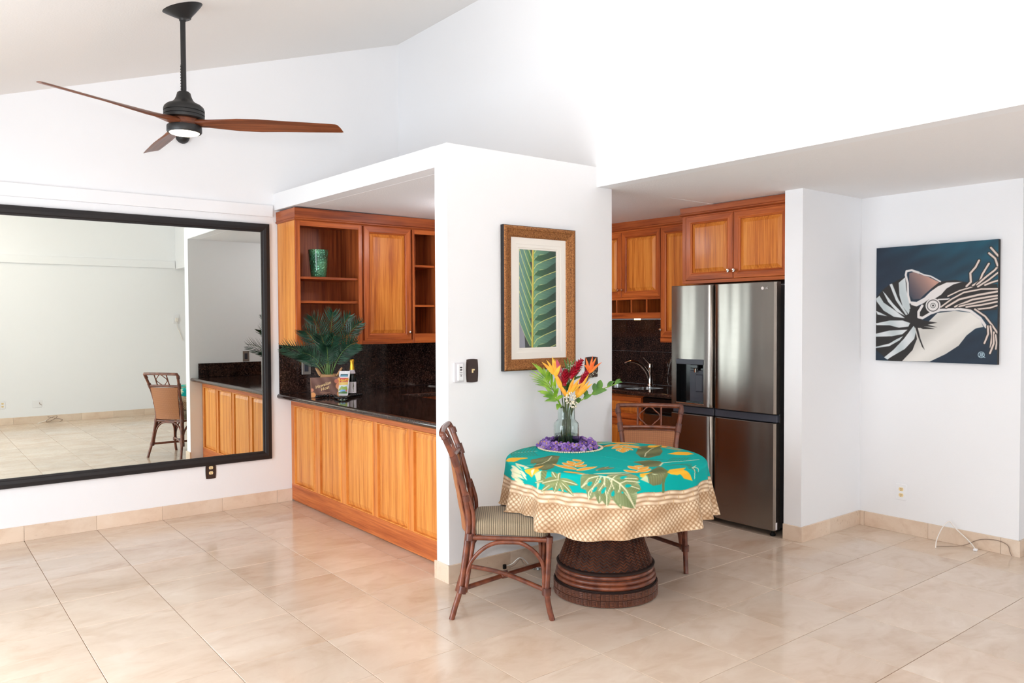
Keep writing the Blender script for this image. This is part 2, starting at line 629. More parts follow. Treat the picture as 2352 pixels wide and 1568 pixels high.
def brushed(name, col, rough=0.24):
    m, nt, N, L, b = new_mat(name)
    tc = N.new('ShaderNodeTexCoord')
    mp = N.new('ShaderNodeMapping'); mp.inputs['Scale'].default_value = (1.0, 1.0, 260.0)
    n1 = N.new('ShaderNodeTexNoise'); n1.inputs['Scale'].default_value = 3; n1.inputs['Detail'].default_value = 3
    L.new(tc.outputs['Object'], mp.inputs[0]); L.new(mp.outputs[0], n1.inputs['Vector'])
    rr = N.new('ShaderNodeMapRange'); rr.inputs[3].default_value = rough - 0.05; rr.inputs[4].default_value = rough + 0.06
    L.new(n1.outputs['Fac'], rr.inputs[0]); L.new(rr.outputs[0], b.inputs['Roughness'])
    mp2 = N.new('ShaderNodeMapping'); mp2.inputs['Scale'].default_value = (1.0, 3.2, 0.35)
    n2 = N.new('ShaderNodeTexNoise'); n2.inputs['Scale'].default_value = 1.6; n2.inputs['Detail'].default_value = 1
    L.new(tc.outputs['Object'], mp2.inputs[0]); L.new(mp2.outputs[0], n2.inputs['Vector'])
    bp = N.new('ShaderNodeBump'); bp.inputs['Strength'].default_value = 0.4; bp.inputs['Distance'].default_value = 0.03
    L.new(n2.outputs['Fac'], bp.inputs['Height']); L.new(bp.outputs['Normal'], b.inputs['Normal'])
    b.inputs['Base Color'].default_value = lin(col)
    b.inputs['Metallic'].default_value = 1.0
    return m


M_STEEL = brushed('brushed_stainless', (144, 137, 130))
M_SIDE = plain('fridge_dark_side', (58, 58, 60), 0.45)
M_CHROME = plain('polished_nickel', (226, 220, 212), 0.12, metal=1.0)
M_SINK = plain('sink_steel', (200, 200, 200), 0.2, metal=1.0)
M_BLACK = plain('black_gloss_plastic', (14, 14, 16), 0.2)
M_GREYPL = plain('charcoal_plastic', (66, 68, 78), 0.35)
M_RUBBER = plain('black_rubber', (18, 18, 18), 0.7)
M_FANBLK = plain('matte_black_metal', (34, 34, 35), 0.42, bump=0.05, bscale=300)
M_MFRAME = plain('black_painted_frame', (30, 27, 29), 0.45)
M_MIRROR = plain('mirror_glass', (232, 238, 232), 0.0, metal=1.0)
M_BRONZE = plain('dark_bronze_plate', (58, 40, 34), 0.45, bump=0.15, bscale=90)
M_IVORY = plain('ivory_plastic', (246, 222, 170), 0.4)
M_WHITEPL = plain('white_plastic', (244, 243, 245), 0.35)
M_DKGREY = plain('dark_grey_button', (70, 66, 66), 0.5)
M_SLOT = plain('socket_slot_dark', (70, 50, 30), 0.6)
M_STAINPLATE = plain('stainless_plate', (170, 164, 158), 0.35, metal=0.6)
M_MAT = plain('cream_mat_board', (244, 238, 230), 0.9)
M_MAT2 = plain('cream_mat_bevel', (232, 220, 208), 0.9)
M_TEAK = plain('black_cable', (40, 38, 38), 0.5)
M_CABLE = plain('white_cable', (238, 230, 222), 0.45)
M_CABLEG = plain('grey_cable', (150, 128, 112), 0.5)
M_FOIL = plain('crumpled_foil', (190, 194, 196), 0.25, metal=0.85)
M_LENS = plain('lit_opal_lens', (255, 246, 228), 0.4, emit=5.0)
M_PUCK = plain('lit_puck_lamp', (255, 214, 140), 0.4, emit=10.0)


def picture_frame_mat():
    m, nt, N, L, b = new_mat('antique_gold_frame')
    tc = N.new('ShaderNodeTexCoord')
    n1 = N.new('ShaderNodeTexNoise'); n1.inputs['Scale'].default_value = 160; n1.inputs['Detail'].default_value = 4
    L.new(tc.outputs['Object'], n1.inputs['Vector'])
    r = ramp(N, [(0.30, (96, 56, 30)), (0.5, (156, 100, 52)), (0.72, (192, 134, 78))])
    L.new(n1.outputs['Fac'], r.inputs[0]); L.new(r.outputs[0], b.inputs['Base Color'])
    b.inputs['Roughness'].default_value = 0.42
    b.inputs['Metallic'].default_value = 0.45
    bp = N.new('ShaderNodeBump'); bp.inputs['Strength'].default_value = 0.2; bp.inputs['Distance'].default_value = 0.003
    L.new(n1.outputs['Fac'], bp.inputs['Height']); L.new(bp.outputs['Normal'], b.inputs['Normal'])
    return m


M_GOLD = picture_frame_mat()


def vcol(name, rough=0.7, bump=0.0, bscale=300, spec=0.4, sheen=0.0):
    m, nt, N, L, b = new_mat(name)
    a = N.new('ShaderNodeAttribute'); a.attribute_name = 'print'
    L.new(a.outputs['Color'], b.inputs['Base Color'])
    b.inputs['Roughness'].default_value = rough
    b.inputs['Specular IOR Level'].default_value = spec
    b.inputs['Sheen Weight'].default_value = sheen
    if bump:
        tc = N.new('ShaderNodeTexCoord')
        nz = N.new('ShaderNodeTexNoise'); nz.inputs['Scale'].default_value = bscale; nz.inputs['Detail'].default_value = 3
        bp = N.new('ShaderNodeBump'); bp.inputs['Strength'].default_value = bump; bp.inputs['Distance'].default_value = 0.004
        L.new(tc.outputs['Object'], nz.inputs['Vector']); L.new(nz.outputs['Fac'], bp.inputs['Height']); L.new(bp.outputs['Normal'], b.inputs['Normal'])
    return m


M_PRINT = vcol('printed_paper', 0.35, spec=0.5)
M_CANVAS = vcol('painted_canvas', 0.55, bump=0.12, bscale=260)
M_CLOTH = vcol('printed_cotton_cloth', 0.8, bump=0.05, bscale=500, spec=0.15)


def rattan(name, c0, c1, rough=0.38):
    m, nt, N, L, b = new_mat(name)
    tc = N.new('ShaderNodeTexCoord')
    n1 = N.new('ShaderNodeTexNoise'); n1.inputs['Scale'].default_value = 22; n1.inputs['Detail'].default_value = 5
    n2 = N.new('ShaderNodeTexNoise'); n2.inputs['Scale'].default_value = 130; n2.inputs['Detail'].default_value = 2
    L.new(tc.outputs['Object'], n1.inputs['Vector']); L.new(tc.outputs['Object'], n2.inputs['Vector'])
    r = ramp(N, [(0.32, c1), (0.66, c0)])
    L.new(n1.outputs['Fac'], r.inputs[0]); L.new(r.outputs[0], b.inputs['Base Color'])
    bp = N.new('ShaderNodeBump'); bp.inputs['Strength'].default_value = 0.1; bp.inputs['Distance'].default_value = 0.003
    L.new(n2.outputs['Fac'], bp.inputs['Height']); L.new(bp.outputs['Normal'], b.inputs['Normal'])
    b.inputs['Roughness'].default_value = rough
    b.inputs['Coat Weight'].default_value = 0.3
    b.inputs['Coat Roughness'].default_value = 0.2
    return m


M_RATTAN = rattan('rattan_pole', (134, 72, 46), (88, 40, 26))
M_WRAP = rattan('rattan_binding', (112, 58, 40), (74, 34, 24))
M_WICKER = rattan('wicker_dark', (112, 62, 40), (66, 34, 24), rough=0.42)
M_WICKERD = plain('wicker_gap_dark', (40, 22, 17), 0.6)


def cane(name):
    m, nt, N, L, b = new_mat(name)
    tc = N.new('ShaderNodeTexCoord')
    w1 = N.new('ShaderNodeTexWave'); w1.bands_direction = 'Y'; w1.inputs['Scale'].default_value = 48
    w2 = N.new('ShaderNodeTexWave'); w2.bands_direction = 'Z'; w2.inputs['Scale'].default_value = 48
    L.new(tc.outputs['Object'], w1.inputs['Vector']); L.new(tc.outputs['Object'], w2.inputs['Vector'])
    mu = N.new('ShaderNodeMath'); mu.operation = 'MULTIPLY'
    L.new(w1.outputs['Fac'], mu.inputs[0]); L.new(w2.outputs['Fac'], mu.inputs[1])
    r = ramp(N, [(0.0, (146, 88, 52)), (0.5, (198, 130, 82)), (1.0, (220, 154, 102))])
    L.new(mu.outputs[0], r.inputs[0]); L.new(r.outputs[0], b.inputs['Base Color'])
    bp = N.new('ShaderNodeBump'); bp.inputs['Strength'].default_value = 0.5; bp.inputs['Distance'].default_value = 0.002
    L.new(mu.outputs[0], bp.inputs['Height']); L.new(bp.outputs['Normal'], b.inputs['Normal'])
    b.inputs['Roughness'].default_value = 0.5
    return m


M_CANE = cane('woven_cane')


def ribbed(name):
    m, nt, N, L, b = new_mat(name)
    tc = N.new('ShaderNodeTexCoord')
    w1 = N.new('ShaderNodeTexWave'); w1.bands_direction = 'X'; w1.inputs['Scale'].default_value = 28; w1.inputs['Distortion'].default_value = 0.4
    n1 = N.new('ShaderNodeTexNoise'); n1.inputs['Scale'].default_value = 240
    L.new(tc.outputs['Object'], w1.inputs['Vector']); L.new(tc.outputs['Object'], n1.inputs['Vector'])
    r = ramp(N, [(0.1, (116, 102, 82)), (0.5, (160, 143, 116)), (0.9, (180, 162, 134))])
    L.new(w1.outputs['Fac'], r.inputs[0])
    mx = N.new('ShaderNodeMix'); mx.data_type = 'RGBA'; mx.blend_type = 'MULTIPLY'; mx.inputs[0].default_value = 0.35
    L.new(r.outputs[0], mx.inputs[6]); L.new(n1.outputs['Fac'], mx.inputs[7])
    L.new(mx.outputs[2], b.inputs['Base Color'])
    bp = N.new('ShaderNodeBump'); bp.inputs['Strength'].default_value = 0.35; bp.inputs['Distance'].default_value = 0.003
    L.new(w1.outputs['Fac'], bp.inputs['Height']); L.new(bp.outputs['Normal'], b.inputs['Normal'])
    b.inputs['Roughness'].default_value = 0.85
    b.inputs['Sheen Weight'].default_value = 0.15
    return m


M_CUSHION = ribbed('ribbed_taupe_fabric')


def leafmat(name, c0, c1, rough=0.4):
    m, nt, N, L, b = new_mat(name)
    tc = N.new('ShaderNodeTexCoord')
    n1 = N.new('ShaderNodeTexNoise'); n1.inputs['Scale'].default_value = 14; n1.inputs['Detail'].default_value = 3
    L.new(tc.outputs['Object'], n1.inputs['Vector'])
    r = ramp(N, [(0.35, c0), (0.65, c1)])
    L.new(n1.outputs['Fac'], r.inputs[0]); L.new(r.outputs[0], b.inputs['Base Color'])
    b.inputs['Roughness'].default_value = rough
    return m


M_PALM = leafmat('dark_palm_leaf', (18, 48, 34), (44, 84, 62), 0.35)
M_PALMSTEM = leafmat('palm_stem', (70, 104, 52), (110, 140, 80))
M_LEAF = leafmat('fresh_green_leaf', (84, 132, 20), (150, 186, 44))
M_LEAFD = leafmat('deep_green_leaf', (46, 92, 26), (90, 134, 40))
M_STEM = leafmat('flower_stem', (58, 78, 34), (96, 104, 56))
M_YELLOW = leafmat('golden_bract', (244, 150, 24), (252, 196, 60), 0.45)
M_ORANGE = leafmat('orange_bract', (230, 84, 26), (250, 140, 44), 0.45)
M_RED = leafmat('red_ginger', (140, 8, 30), (206, 20, 52), 0.4)
M_PINK = leafmat('pink_bract', (190, 60, 90), (220, 110, 120), 0.45)
M_CREAMFL = plain('cream_blossom', (246, 232, 208), 0.6)
M_WHITEBEAD = plain('cream_shell_bead', (244, 228, 196), 0.35)
def orchidmat():
    m, nt, N, L, b = new_mat('purple_orchid')
    oi = N.new('ShaderNodeObjectInfo')
    r = ramp(N, [(0.0, (84, 52, 130)), (0.5, (128, 88, 170)), (1.0, (172, 138, 204))])
    L.new(oi.outputs['Random'], r.inputs[0]); L.new(r.outputs[0], b.inputs['Base Color'])
    b.inputs['Roughness'].default_value = 0.5
    return m


M_PURPLE = orchidmat()
M_GOLDTHREAD = plain('gold_orchid_lip', (226, 186, 90), 0.4)
M_GLASS = plain('clear_blue_green_glass', (240, 250, 248), 0.0, trans=1.0, ior=1.45)
M_WATER = plain('vase_water', (240, 244, 236), 0.0, trans=1.0, ior=1.33)
M_JUTE = plain('woven_jute', (196, 152, 108), 0.9, bump=0.6, bscale=160)
M_BOTTLE = plain('dark_green_bottle', (8, 16, 12), 0.08)
M_GOLDFOIL = plain('gold_foil', (236, 182, 56), 0.3, metal=0.7)
M_SILVERFOIL = plain('pale_foil_collar', (206, 198, 204), 0.4)
M_LABELPAPER = plain('cream_label_paper', (236, 230, 232), 0.7)
M_NUT = plain('black_glossy_nut', (16, 15, 18), 0.1)


def iridescent():
    m, nt, N, L, b = new_mat('teal_crackle_glass')
    tc = N.new('ShaderNodeTexCoord')
    v = N.new('ShaderNodeTexVoronoi'); v.inputs['Scale'].default_value = 62
    n = N.new('ShaderNodeTexNoise'); n.inputs['Scale'].default_value = 9
    L.new(tc.outputs['Object'], v.inputs['Vector']); L.new(tc.outputs['Object'], n.inputs['Vector'])
    r = ramp(N, [(0.25, (24, 72, 52)), (0.5, (70, 140, 106)), (0.75, (110, 170, 120))])
    L.new(n.outputs['Fac'], r.inputs[0]); L.new(r.outputs[0], b.inputs['Base Color'])
    bp = N.new('ShaderNodeBump'); bp.inputs['Strength'].default_value = 0.9; bp.inputs['Distance'].default_value = 0.006
    L.new(v.outputs['Distance'], bp.inputs['Height']); L.new(bp.outputs['Normal'], b.inputs['Normal'])
    b.inputs['Roughness'].default_value = 0.08
    b.inputs['Metallic'].default_value = 0.35
    b.inputs['Coat Weight'].default_value = 1.0
    return m


M_IRID = iridescent()

# ------------------------------------------------------------------ the room
YW = 6.42      # wall with the mirror
YO = -1.05     # opposite wall
XW = -1.45     # window wall
XU = 3.71      # upper wall above the soffit
XB = 5.64      # wall with the painting / kitchen back wall
ceil_z = lambda x: 2.9014 + 0.3208 * x
kc_z = lambda x, y: 2.434 + 0.0112 * (y - 3.93) - 0.006 * (x - 2.51)

# floor: a bed of grout with travertine tiles set on it
fl = MB().box(XW - 0.1, 8.1, YO - 0.1, YW + 0.1, -0.12, -0.003).build('floor', M_GROUT)
structure(fl, 'polished cream travertine tile floor')
PX, PY, GAP = 0.459, 0.463, 0.0030
TX0, TY0 = 0.678, 5.79


def tile_mesh(w, h):
    c = 0.0012
    b = MB()
    b.box(-w / 2, w / 2, -h / 2, h / 2, -0.012, 0.0, c=c)
    me = bpy.data.meshes.new('tile')
    me.from_pydata(b.v, [], b.f)
    bm = bmesh.new(); bm.from_mesh(me); bmesh.ops.recalc_face_normals(bm, faces=bm.faces); bm.to_mesh(me); bm.free()
    me.materials.append(M_TILE)
    return me


_tiles = {}
_cand = []
for i in range(-5, 17):
    for j in range(-15, 2):
        x0, x1 = TX0 + i * PX, TX0 + (i + 1) * PX
        y0, y1 = TY0 + j * PY, TY0 + (j + 1) * PY
        x0, x1, y0, y1 = max(x0, XW), min(x1, 8.0), max(y0, YO), min(y1, YW)
        if x1 - x0 < 0.03 or y1 - y0 < 0.03: continue
        cx, cy = (x0 + x1) / 2, (y0 + y1) / 2
        # how large the tile shows: in front of the camera and inside the view wedge, or seen in the mirror
        d = cx * _F.x + cy * _F.y
        l = cx * _R.x + cy * _R.y
        seen = d > 1.6 and abs(l) < 0.72 * d and cx < 6.0 and not (cx > 2.7 and cy > 4.4)
        mir = cy < 3.8 and 0.7 < cx < 4.2
        _cand.append((0 if seen else (1 if mir else 2), d, x0, x1, y0, y1))
_cand.sort()
_rest = MB()
for q, (rank, d, x0, x1, y0, y1) in enumerate(_cand):
    w, h = round(x1 - x0 - GAP, 3), round(y1 - y0 - GAP, 3)
    if q < 290 and rank < 2:
        if (w, h) not in _tiles: _tiles[(w, h)] = tile_mesh(w, h)
        o = link('tile', _tiles[(w, h)], fl)
        o.location = ((x0 + x1) / 2, (y0 + y1) / 2, 0)
    else:
        _rest.box(x0 + GAP / 2, x1 - GAP / 2, y0 + GAP / 2, y1 - GAP / 2, -0.012, 0.0)
_ro = _rest.build('tile_field', M_TILE, fl)
_ro['kind'] = 'stuff'

# sloped ceiling
def slab(x0, x1, y0, y1, zf, th):
    b = MB()
    vs = [(x, y, zf(x, y) + k) for k in (0, th) for (x, y) in ((x0, y0), (x1, y0), (x1, y1), (x0, y1))]
    return b.add(vs, [(0, 3, 2, 1), (4, 5, 6, 7), (0, 1, 5, 4), (1, 2, 6, 5), (2, 3, 7, 6), (3, 0, 4, 7)])


structure(slab(XW - 0.1, XU + 0.1, YO - 0.1, YW + 0.1, lambda x, y: ceil_z(x), 0.1).build('ceiling', M_CEIL), 'sloped white vaulted ceiling above the fan')
structure(slab(2.63, XB + 0.1, 3.80, YW + 0.05, kc_z, 0.09).build('ceiling', M_KCEIL), 'low textured kitchen ceiling behind the header')
structure(slab(XU + 0.1, 8.0, YO - 0.1, 3.80, lambda x, y: 2.422, 0.12).build('ceiling', M_KCEIL), 'low flat soffit ceiling above the fridge and painting')

# wall with the mirror, top follows the slope
pts = [(XW - 0.1, -0.02), (8.0, -0.02), (8.0, 2.6), (3.82, 2.6), (3.82, ceil_z(3.82) + 0.02), (XW - 0.1, ceil_z(XW - 0.1) + 0.02)]
structure(MB().prism(pts, lambda x, z: (x, YW, z), lambda x, z: (x, YW + 0.1, z)).build('wall_left', M_WALL), 'long white wall behind the mirror')
wr = MB()
fr0, fr1 = (lambda x, z: (x, YO, z)), (lambda x, z: (x, YO - 0.1, z))
wr.prism([(XW - 0.1, -0.02), (4.3, -0.02), (4.3, 2.6), (3.82, 2.6), (3.82, ceil_z(3.82) + 0.02), (XW - 0.1, ceil_z(XW - 0.1) + 0.02)], fr0, fr1)
wr.prism([(4.3, -0.02), (5.6, -0.02), (5.6, 0.3), (4.3, 0.3)], fr0, fr1)
wr.prism([(4.3, 2.1), (5.6, 2.1), (5.6, 2.6), (4.3, 2.6)], fr0, fr1)
wr.prism([(5.6, -0.02), (8.0, -0.02), (8.0, 2.6), (5.6, 2.6)], fr0, fr1)
structure(wr.build('wall_right', M_WALL), 'white wall seen only in the mirror')
w2 = MB()  # unseen window, added as the opening for the side fill light
for a, b_ in ((4.3, 4.34), (5.56, 5.6), (4.93, 4.97)):
    w2.box(a, b_, YO - 0.09, YO - 0.03, 0.3, 2.1)
w2.box(4.3, 5.6, YO - 0.09, YO - 0.03, 0.3, 0.34)
w2.box(4.3, 5.6, YO - 0.09, YO - 0.03, 2.06, 2.1)
structure(w2.build('added_side_window', M_WHITEPL), 'added side window frame in the right wall')
# upper wall over the soffit
structure(MB().box(XU, XU + 0.1, YO - 0.05, 3.80, 2.4215, 4.25).box(XU, XU + 0.1, 3.80, YW + 0.05, 2.50, 4.25).build('wall_upper', M_WALL), 'tall bright upper wall above the soffit edge')
# picture wall (between room and kitchen)
mid = MB()
mid.box(2.51, 3.852, 3.795, 3.925, 0, 2.425)
mid.box(2.51, XU, 3.795, 3.925, 2.425, 2.556)
structure(mid.build('wall_middle', M_WALL), 'white partition wall holding the framed leaf print')
# header over the peninsula, slightly out of level as in the place
hd = MB()
vs = []
for x in (2.51, 2.64):
    vs += [(x, 3.925, 2.434), (x, 6.425, 2.462), (x, 6.425, 2.60), (x, 3.925, 2.559)]
hd.add(vs, [(0, 1, 2, 3), (4, 7, 6, 5), (0, 4, 5, 1), (1, 5, 6, 2), (2, 6, 7, 3), (3, 7, 4, 0)])
structure(hd.build('wall_header', M_WALL), 'white header beam over the kitchen counter opening')
# return wall right of the fridge and the painting wall
structure(MB().box(4.86, XB, 2.98, 3.115, 0, 2.43).build('wall_corner', M_WALL), 'white return wall beside the refrigerator')
structure(MB().box(XB, 8.0, 1.92, YW + 0.05, 0, 2.46).build('wall_back', M_WALL), 'white wall behind the nautilus painting')
structure(MB().box(8.0, 8.1, YO - 0.1, 1.95, 0, 2.5).build('wall_end', M_WALL), 'white end wall of the hallway')
# window wall with the wide opening
ww = MB()
ww.box(XW - 0.1, XW, YO - 0.1, 0.45, 0, 2.46)
ww.box(XW - 0.1, XW, 6.15, YW + 0.1, 0, 2.46)
ww.box(XW - 0.1, XW, 0.45, 6.15, 2.3, 2.46)
structure(ww.build('wall_front', M_WALL), 'window wall behind the camera')
wn = MB()
for yy in (0.45, 1.87, 3.28, 4.69, 6.10):
    wn.box(XW - 0.08, XW - 0.02, yy, yy + 0.05, 0.02, 2.3)
wn.box(XW - 0.08, XW - 0.02, 0.45, 6.15, 2.25, 2.3)
wn.box(XW - 0.08, XW - 0.02, 0.45, 6.15, 0.0, 0.04)
structure(wn.build('window_1', M_WHITEPL), 'open sliding door frame in the window wall')

# ledger boards on the two long walls
t1 = MB().box(XW, 2.494, YW - 0.022, YW, 2.404, 2.498, c=0.002).build('trim_1', M_WALL)
structure(t1, 'flat white ledger board above the mirror')
t2 = MB().box(XW, 3.70, YO, YO + 0.022, 2.43, 2.55, c=0.002).build('trim_2', M_WALL)
structure(t2, 'flat white ledger board on the opposite wall')


# travertine baseboards, each a run of tile pieces
def baseboard(name, label, runs):
    root = structure(bpy.data.objects.new(name, None), label)
    COL.objects.link(root)
    for (ax, fixed, out, a0, a1, phase) in runs:
        # ax 'x': runs along x on plane y=fixed, sticks out by sign 'out'
        cuts = [a0]
        k = math.ceil((a0 - phase) / 0.457 + 0.02)
        while phase + k * 0.457 < a1 - 0.02:
            cuts.append(phase + k * 0.457); k += 1
        cuts.append(a1)
        for s, e in zip(cuts[:-1], cuts[1:]):
            b = MB()
            t = 0.013 * out
            g = 0.0007
            if ax == 'x': b.box(s + g, e - g, fixed, fixed + t, 0.0, 0.106, c=0.0015)
            else: b.box(fixed, fixed + t, s + g, e - g, 0.0, 0.106, c=0.0015)
            c = Vector(b.v[0])
            o = b.build('tile', M_BASE, root)
    return root


baseboard('baseboard_left', 'travertine skirting under the mirror', [('x', YW, -1, XW, 2.64, 0.678)])
baseboard('baseboard_right', 'travertine skirting on the opposite wall', [('x', YO, 1, XW, 8.0, 0.9)])
baseboard('baseboard_middle', 'travertine skirting of the partition wall', [('x', 3.795, -1, 2.497, 3.865, 2.497), ('y', 2.51, -1, 3.782, 3.938, 3.0), ('y', 3.852, 1, 3.782, 3.938, 3.0)])
baseboard('baseboard_corner', 'travertine skirting of the return wall', [('y', 4.86, -1, 2.967, 3.115, 2.0), ('x', 2.98, -1, 4.847, XB, 4.30)])
baseboard('baseboard_back', 'travertine skirting under the painting', [('y', XB, -1, 1.907, 2.967, 0.65), ('x', 1.92, -1, XB - 0.013, 8.0, 5.0)])

# ------------------------------------------------------------------ joinery helpers
FRAME_PROF = [(0.0, 0.0), (0.0, 0.018), (0.003, 0.021), (0.046, 0.021), (0.052, 0.0155), (0.058, 0.0135), (0.058, 0.004)]
PANEL_PROF = [(0.058, 0.004), (0.061, 0.0075), (0.066, 0.0085), (0.090, 0.0185), (0.093, 0.0185)]


def door(root, T, u0, u1, v0, v1, railmat, w=0.0, name='door', knob=None, fs=1.0):
    fp = [(i * fs, h + w) for i, h in FRAME_PROF]
    pp = [(i * fs, h + w) for i, h in PANEL_PROF]
    d = MB().rings(T, u0, u1, v0, v1, fp, (0, 1), cap=False)
    d.rings(T, u0, u1, v0, v1, [(0.0, w), (0.058 * fs, w + 0.004)], (0, 1), cap=False)
    d = d.build(name, [M_STILE, railmat], root)
    MB().rings(T, u0, u1, v0, v1, pp, (0, 0), cap=True).build('panel', M_DIMPANEL, d)
    if knob:
        ku, kv = knob
        k = MB()
        prof = [(0.0, 0.0), (0.006, 0.0), (0.006, 0.010), (0.014, 0.016), (0.0155, 0.021), (0.012, 0.027), (0.0, 0.029)]
        n = 14
        vs, fs_ = [], []
        for r, h in prof:
            for q in range(n):
                a = 2 * PI * q / n
                vs.append(T(ku + r * math.cos(a), kv + r * math.sin(a), w + 0.021 + h))
        for i in range(len(prof) - 1):
            for q in range(n):
                fs_.append((i * n + q, i * n + (q + 1) % n, (i + 1) * n + (q + 1) % n, (i + 1) * n + q))
        k.add(vs, fs_)
        k.build('knob', M_CHROME, d, smooth=50)
    return d


# ------------------------------------------------------------------ peninsula
pen = thing('peninsula_cabinet', 'honey wood peninsula base with five raised panels below the black counter', 'cabinet', (2.95, 5.15, 0))
T = VX(2.655)
MB().box(2.657, 3.27, 3.93, 6.415, 0.002, 0.874).build('carcass', M_PSTILE, pen)
py = [(5.944, 6.348), (5.464, 5.844), (4.96, 5.383), (4.474, 4.896), (3.99, 4.407)]
f = MB()
f.tbox(T, 3.93, 6.415, 0.822, 0.874, -0.002, 0.015, 1)
f.tbox(T, 3.93, 6.415, 0.012, 0.150, -0.002, 0.016, 1, c=0.002)
edges = [6.415] + [p for a, b in py for p in (b, a)] + [3.93]
for a, b in zip(edges[0::2], edges[1::2]):
    f.tbox(T, b + 0.0, a, 0.150, 0.822, -0.002, 0.0145, 0)
f.build('face_frame', [M_PSTILE, M_PRAIL], pen)
for (a, b) in py:
    p = MB().rings(T, a, b, 0.150, 0.822, [(0.0, 0.0145), (0.002, 0.020), (0.009, 0.020), (0.0095, -0.001), (0.0155, -0.001), (0.016, 0.005), (0.020, 0.006), (0.046, 0.014), (0.049, 0.014)], (0, 0), cap=True)
    p.build('raised_panel', M_PANEL, pen)


# ------------------------------------------------------------------ countertops
def bullnose_bar(b, axis, a0, a1, fixed, sign, z0=0.88, z1=0.92, r=0.02):
    """half-round nosing along an axis; 'fixed' is the flat edge it is added to"""
    n = 8
    prof = [(fixed + sign * r * math.sin(PI * k / n), (z0 + z1) / 2 - (z1 - z0) / 2 * math.cos(PI * k / n)) for k in range(n + 1)]
    vs = []
    for a in (a0, a1):
        for (p, z) in prof:
            vs.append((a, p, z) if axis == 'x' else (p, a, z))
    m = n + 1
    fs = [(k, k + 1, m + k + 1, m + k) for k in range(n)] + [(n, 0, m, m + n), tuple(range(m)), tuple(range(2 * m - 1, m - 1, -1))]
    b.add(vs, fs)


ct = MB()
ct.box(2.537, 3.30, 3.93, 5.72, 0.88, 0.92)
ct.box(2.537, XB - 0.02, 5.72, 6.416, 0.88, 0.92)
bullnose_bar(ct, 'y', 3.93, 6.416, 2.537, -1)
bullnose_bar(ct, 'y', 3.93, 5.72, 3.30, 1)
bullnose_bar(ct, 'x', 3.30, XB - 0.66, 5.72, -1)
tag(ct.build('countertop', M_GRANITE, smooth=30), 'L-shaped polished black granite counter on the peninsula', 'countertop')
sk = MB()
X0, X1, Y0, Y1 = 5.0, XB - 0.012, 4.115, 5.70
hx0, hx1, hy0, hy1 = 5.09, 5.46, 4.66, 5.34
sk.box(X0, hx0, Y0, Y1, 0.88, 0.92); sk.box(hx1, X1, Y0, Y1, 0.88, 0.92)
sk.box(hx0, hx1, Y0, hy0, 0.88, 0.92); sk.box(hx0, hx1, hy1, Y1, 0.88, 0.92)
bullnose_bar(sk, 'y', Y0, Y1, X0, -1)
tag(sk.build('countertop', M_GRANITE, smooth=30), 'black granite counter around the kitchen sink', 'countertop')

# backsplashes
tag(MB().box(2.537, XB - 0.015, YW - 0.013, YW - 0.001, 0.921, 1.352, c=0.001).build('backsplash', M_GRANITE), 'tall dark granite backsplash behind the potted palm', 'backsplash')
bs = thing('backsplash', 'dark granite backsplash of square tiles behind the faucet', 'backsplash', (XB, 4.9, 0.92))
for i in range(5):
    for j in range(2):
        a, b_ = 4.12 + i * 0.31, min(4.12 + (i + 1) * 0.31, 5.69)
        MB().box(XB - 0.012, XB - 0.001, a + 0.0006, b_ - 0.0006, 0.921 + j * 0.31 + 0.0006, min(0.921 + (j + 1) * 0.31, 1.535) - 0.0006, c=0.0006).build('slab', M_GRANITE, bs)
tag(MB().box(2.60, 3.30, 3.926, 3.946, 0.921, 1.075, c=0.003).build('backsplash', M_GRANITE), 'low black granite upstand on the kitchen side of the partition', 'backsplash')

# ------------------------------------------------------------------ upper cabinets on the mirror wall (front plane y = 6.05)
FY = 6.055
T = VY(FY)


def carcass(root, T, u0, u1, v0, v1, depth, th=0.018, open_=None, back=True):
    b = MB()
    b.tbox(T, u0, u0 + th, v0, v1, -depth, 0)
    b.tbox(T, u1 - th, u1, v0, v1, -depth, 0)
    b.tbox(T, u0 + th, u1 - th, v0, v0 + th, -depth, 0)
    b.tbox(T, u0 + th, u1 - th, v1 - th, v1, -depth, 0)
    b.tbox(T, u0 + th, u1 - th, v0 + th, v1 - th, -depth, -depth + 0.01)
    return b


def open_unit(label, u0, u1, openu, shelves, name='shelf_cabinet', zbot=1.418, leftpanel=False):
    root = thing(name, label, 'cabinet', (u0, FY, 1.335))
    carcass(root, T, u0, u1, 1.352, 2.35, YW - FY - 0.003).build('carcass', M_INNER, root)
    if leftpanel:
        MB().tbox(T, u0 - 0.003, u0, 1.335, 2.35, -(YW - FY - 0.015), 0.0).build('side_panel', M_PANEL, root)
    ff = MB()
    a, b = openu
    ff.rings(T, u0, u1, 1.335, 2.35, [(0, -0.001), (0, 0.019)], (0, 1), cap=False)
    ff = MB()
    ff.tbox(T, u0, a, 1.335, 2.35, -0.002, 0.019, 0, c=0.0015)
    ff.tbox(T, b, u1, 1.335, 2.35, -0.002, 0.019, 0, c=0.0015)
    ff.tbox(T, a, b, 2.305, 2.35, -0.002, 0.0185, 1, c=0.0015)
    ff.tbox(T, a, b, 1.335, zbot, -0.002, 0.0185, 1, c=0.0015)
    ff.build('face_frame', [M_STILE, M_RAILX], root)
    for z in shelves:
        MB().tbox(T, u0 + 0.019, u1 - 0.019, z - 0.019, z, -(YW - FY - 0.016), -0.004, c=0.001).build('shelf', M_RAILX, root)
    return root


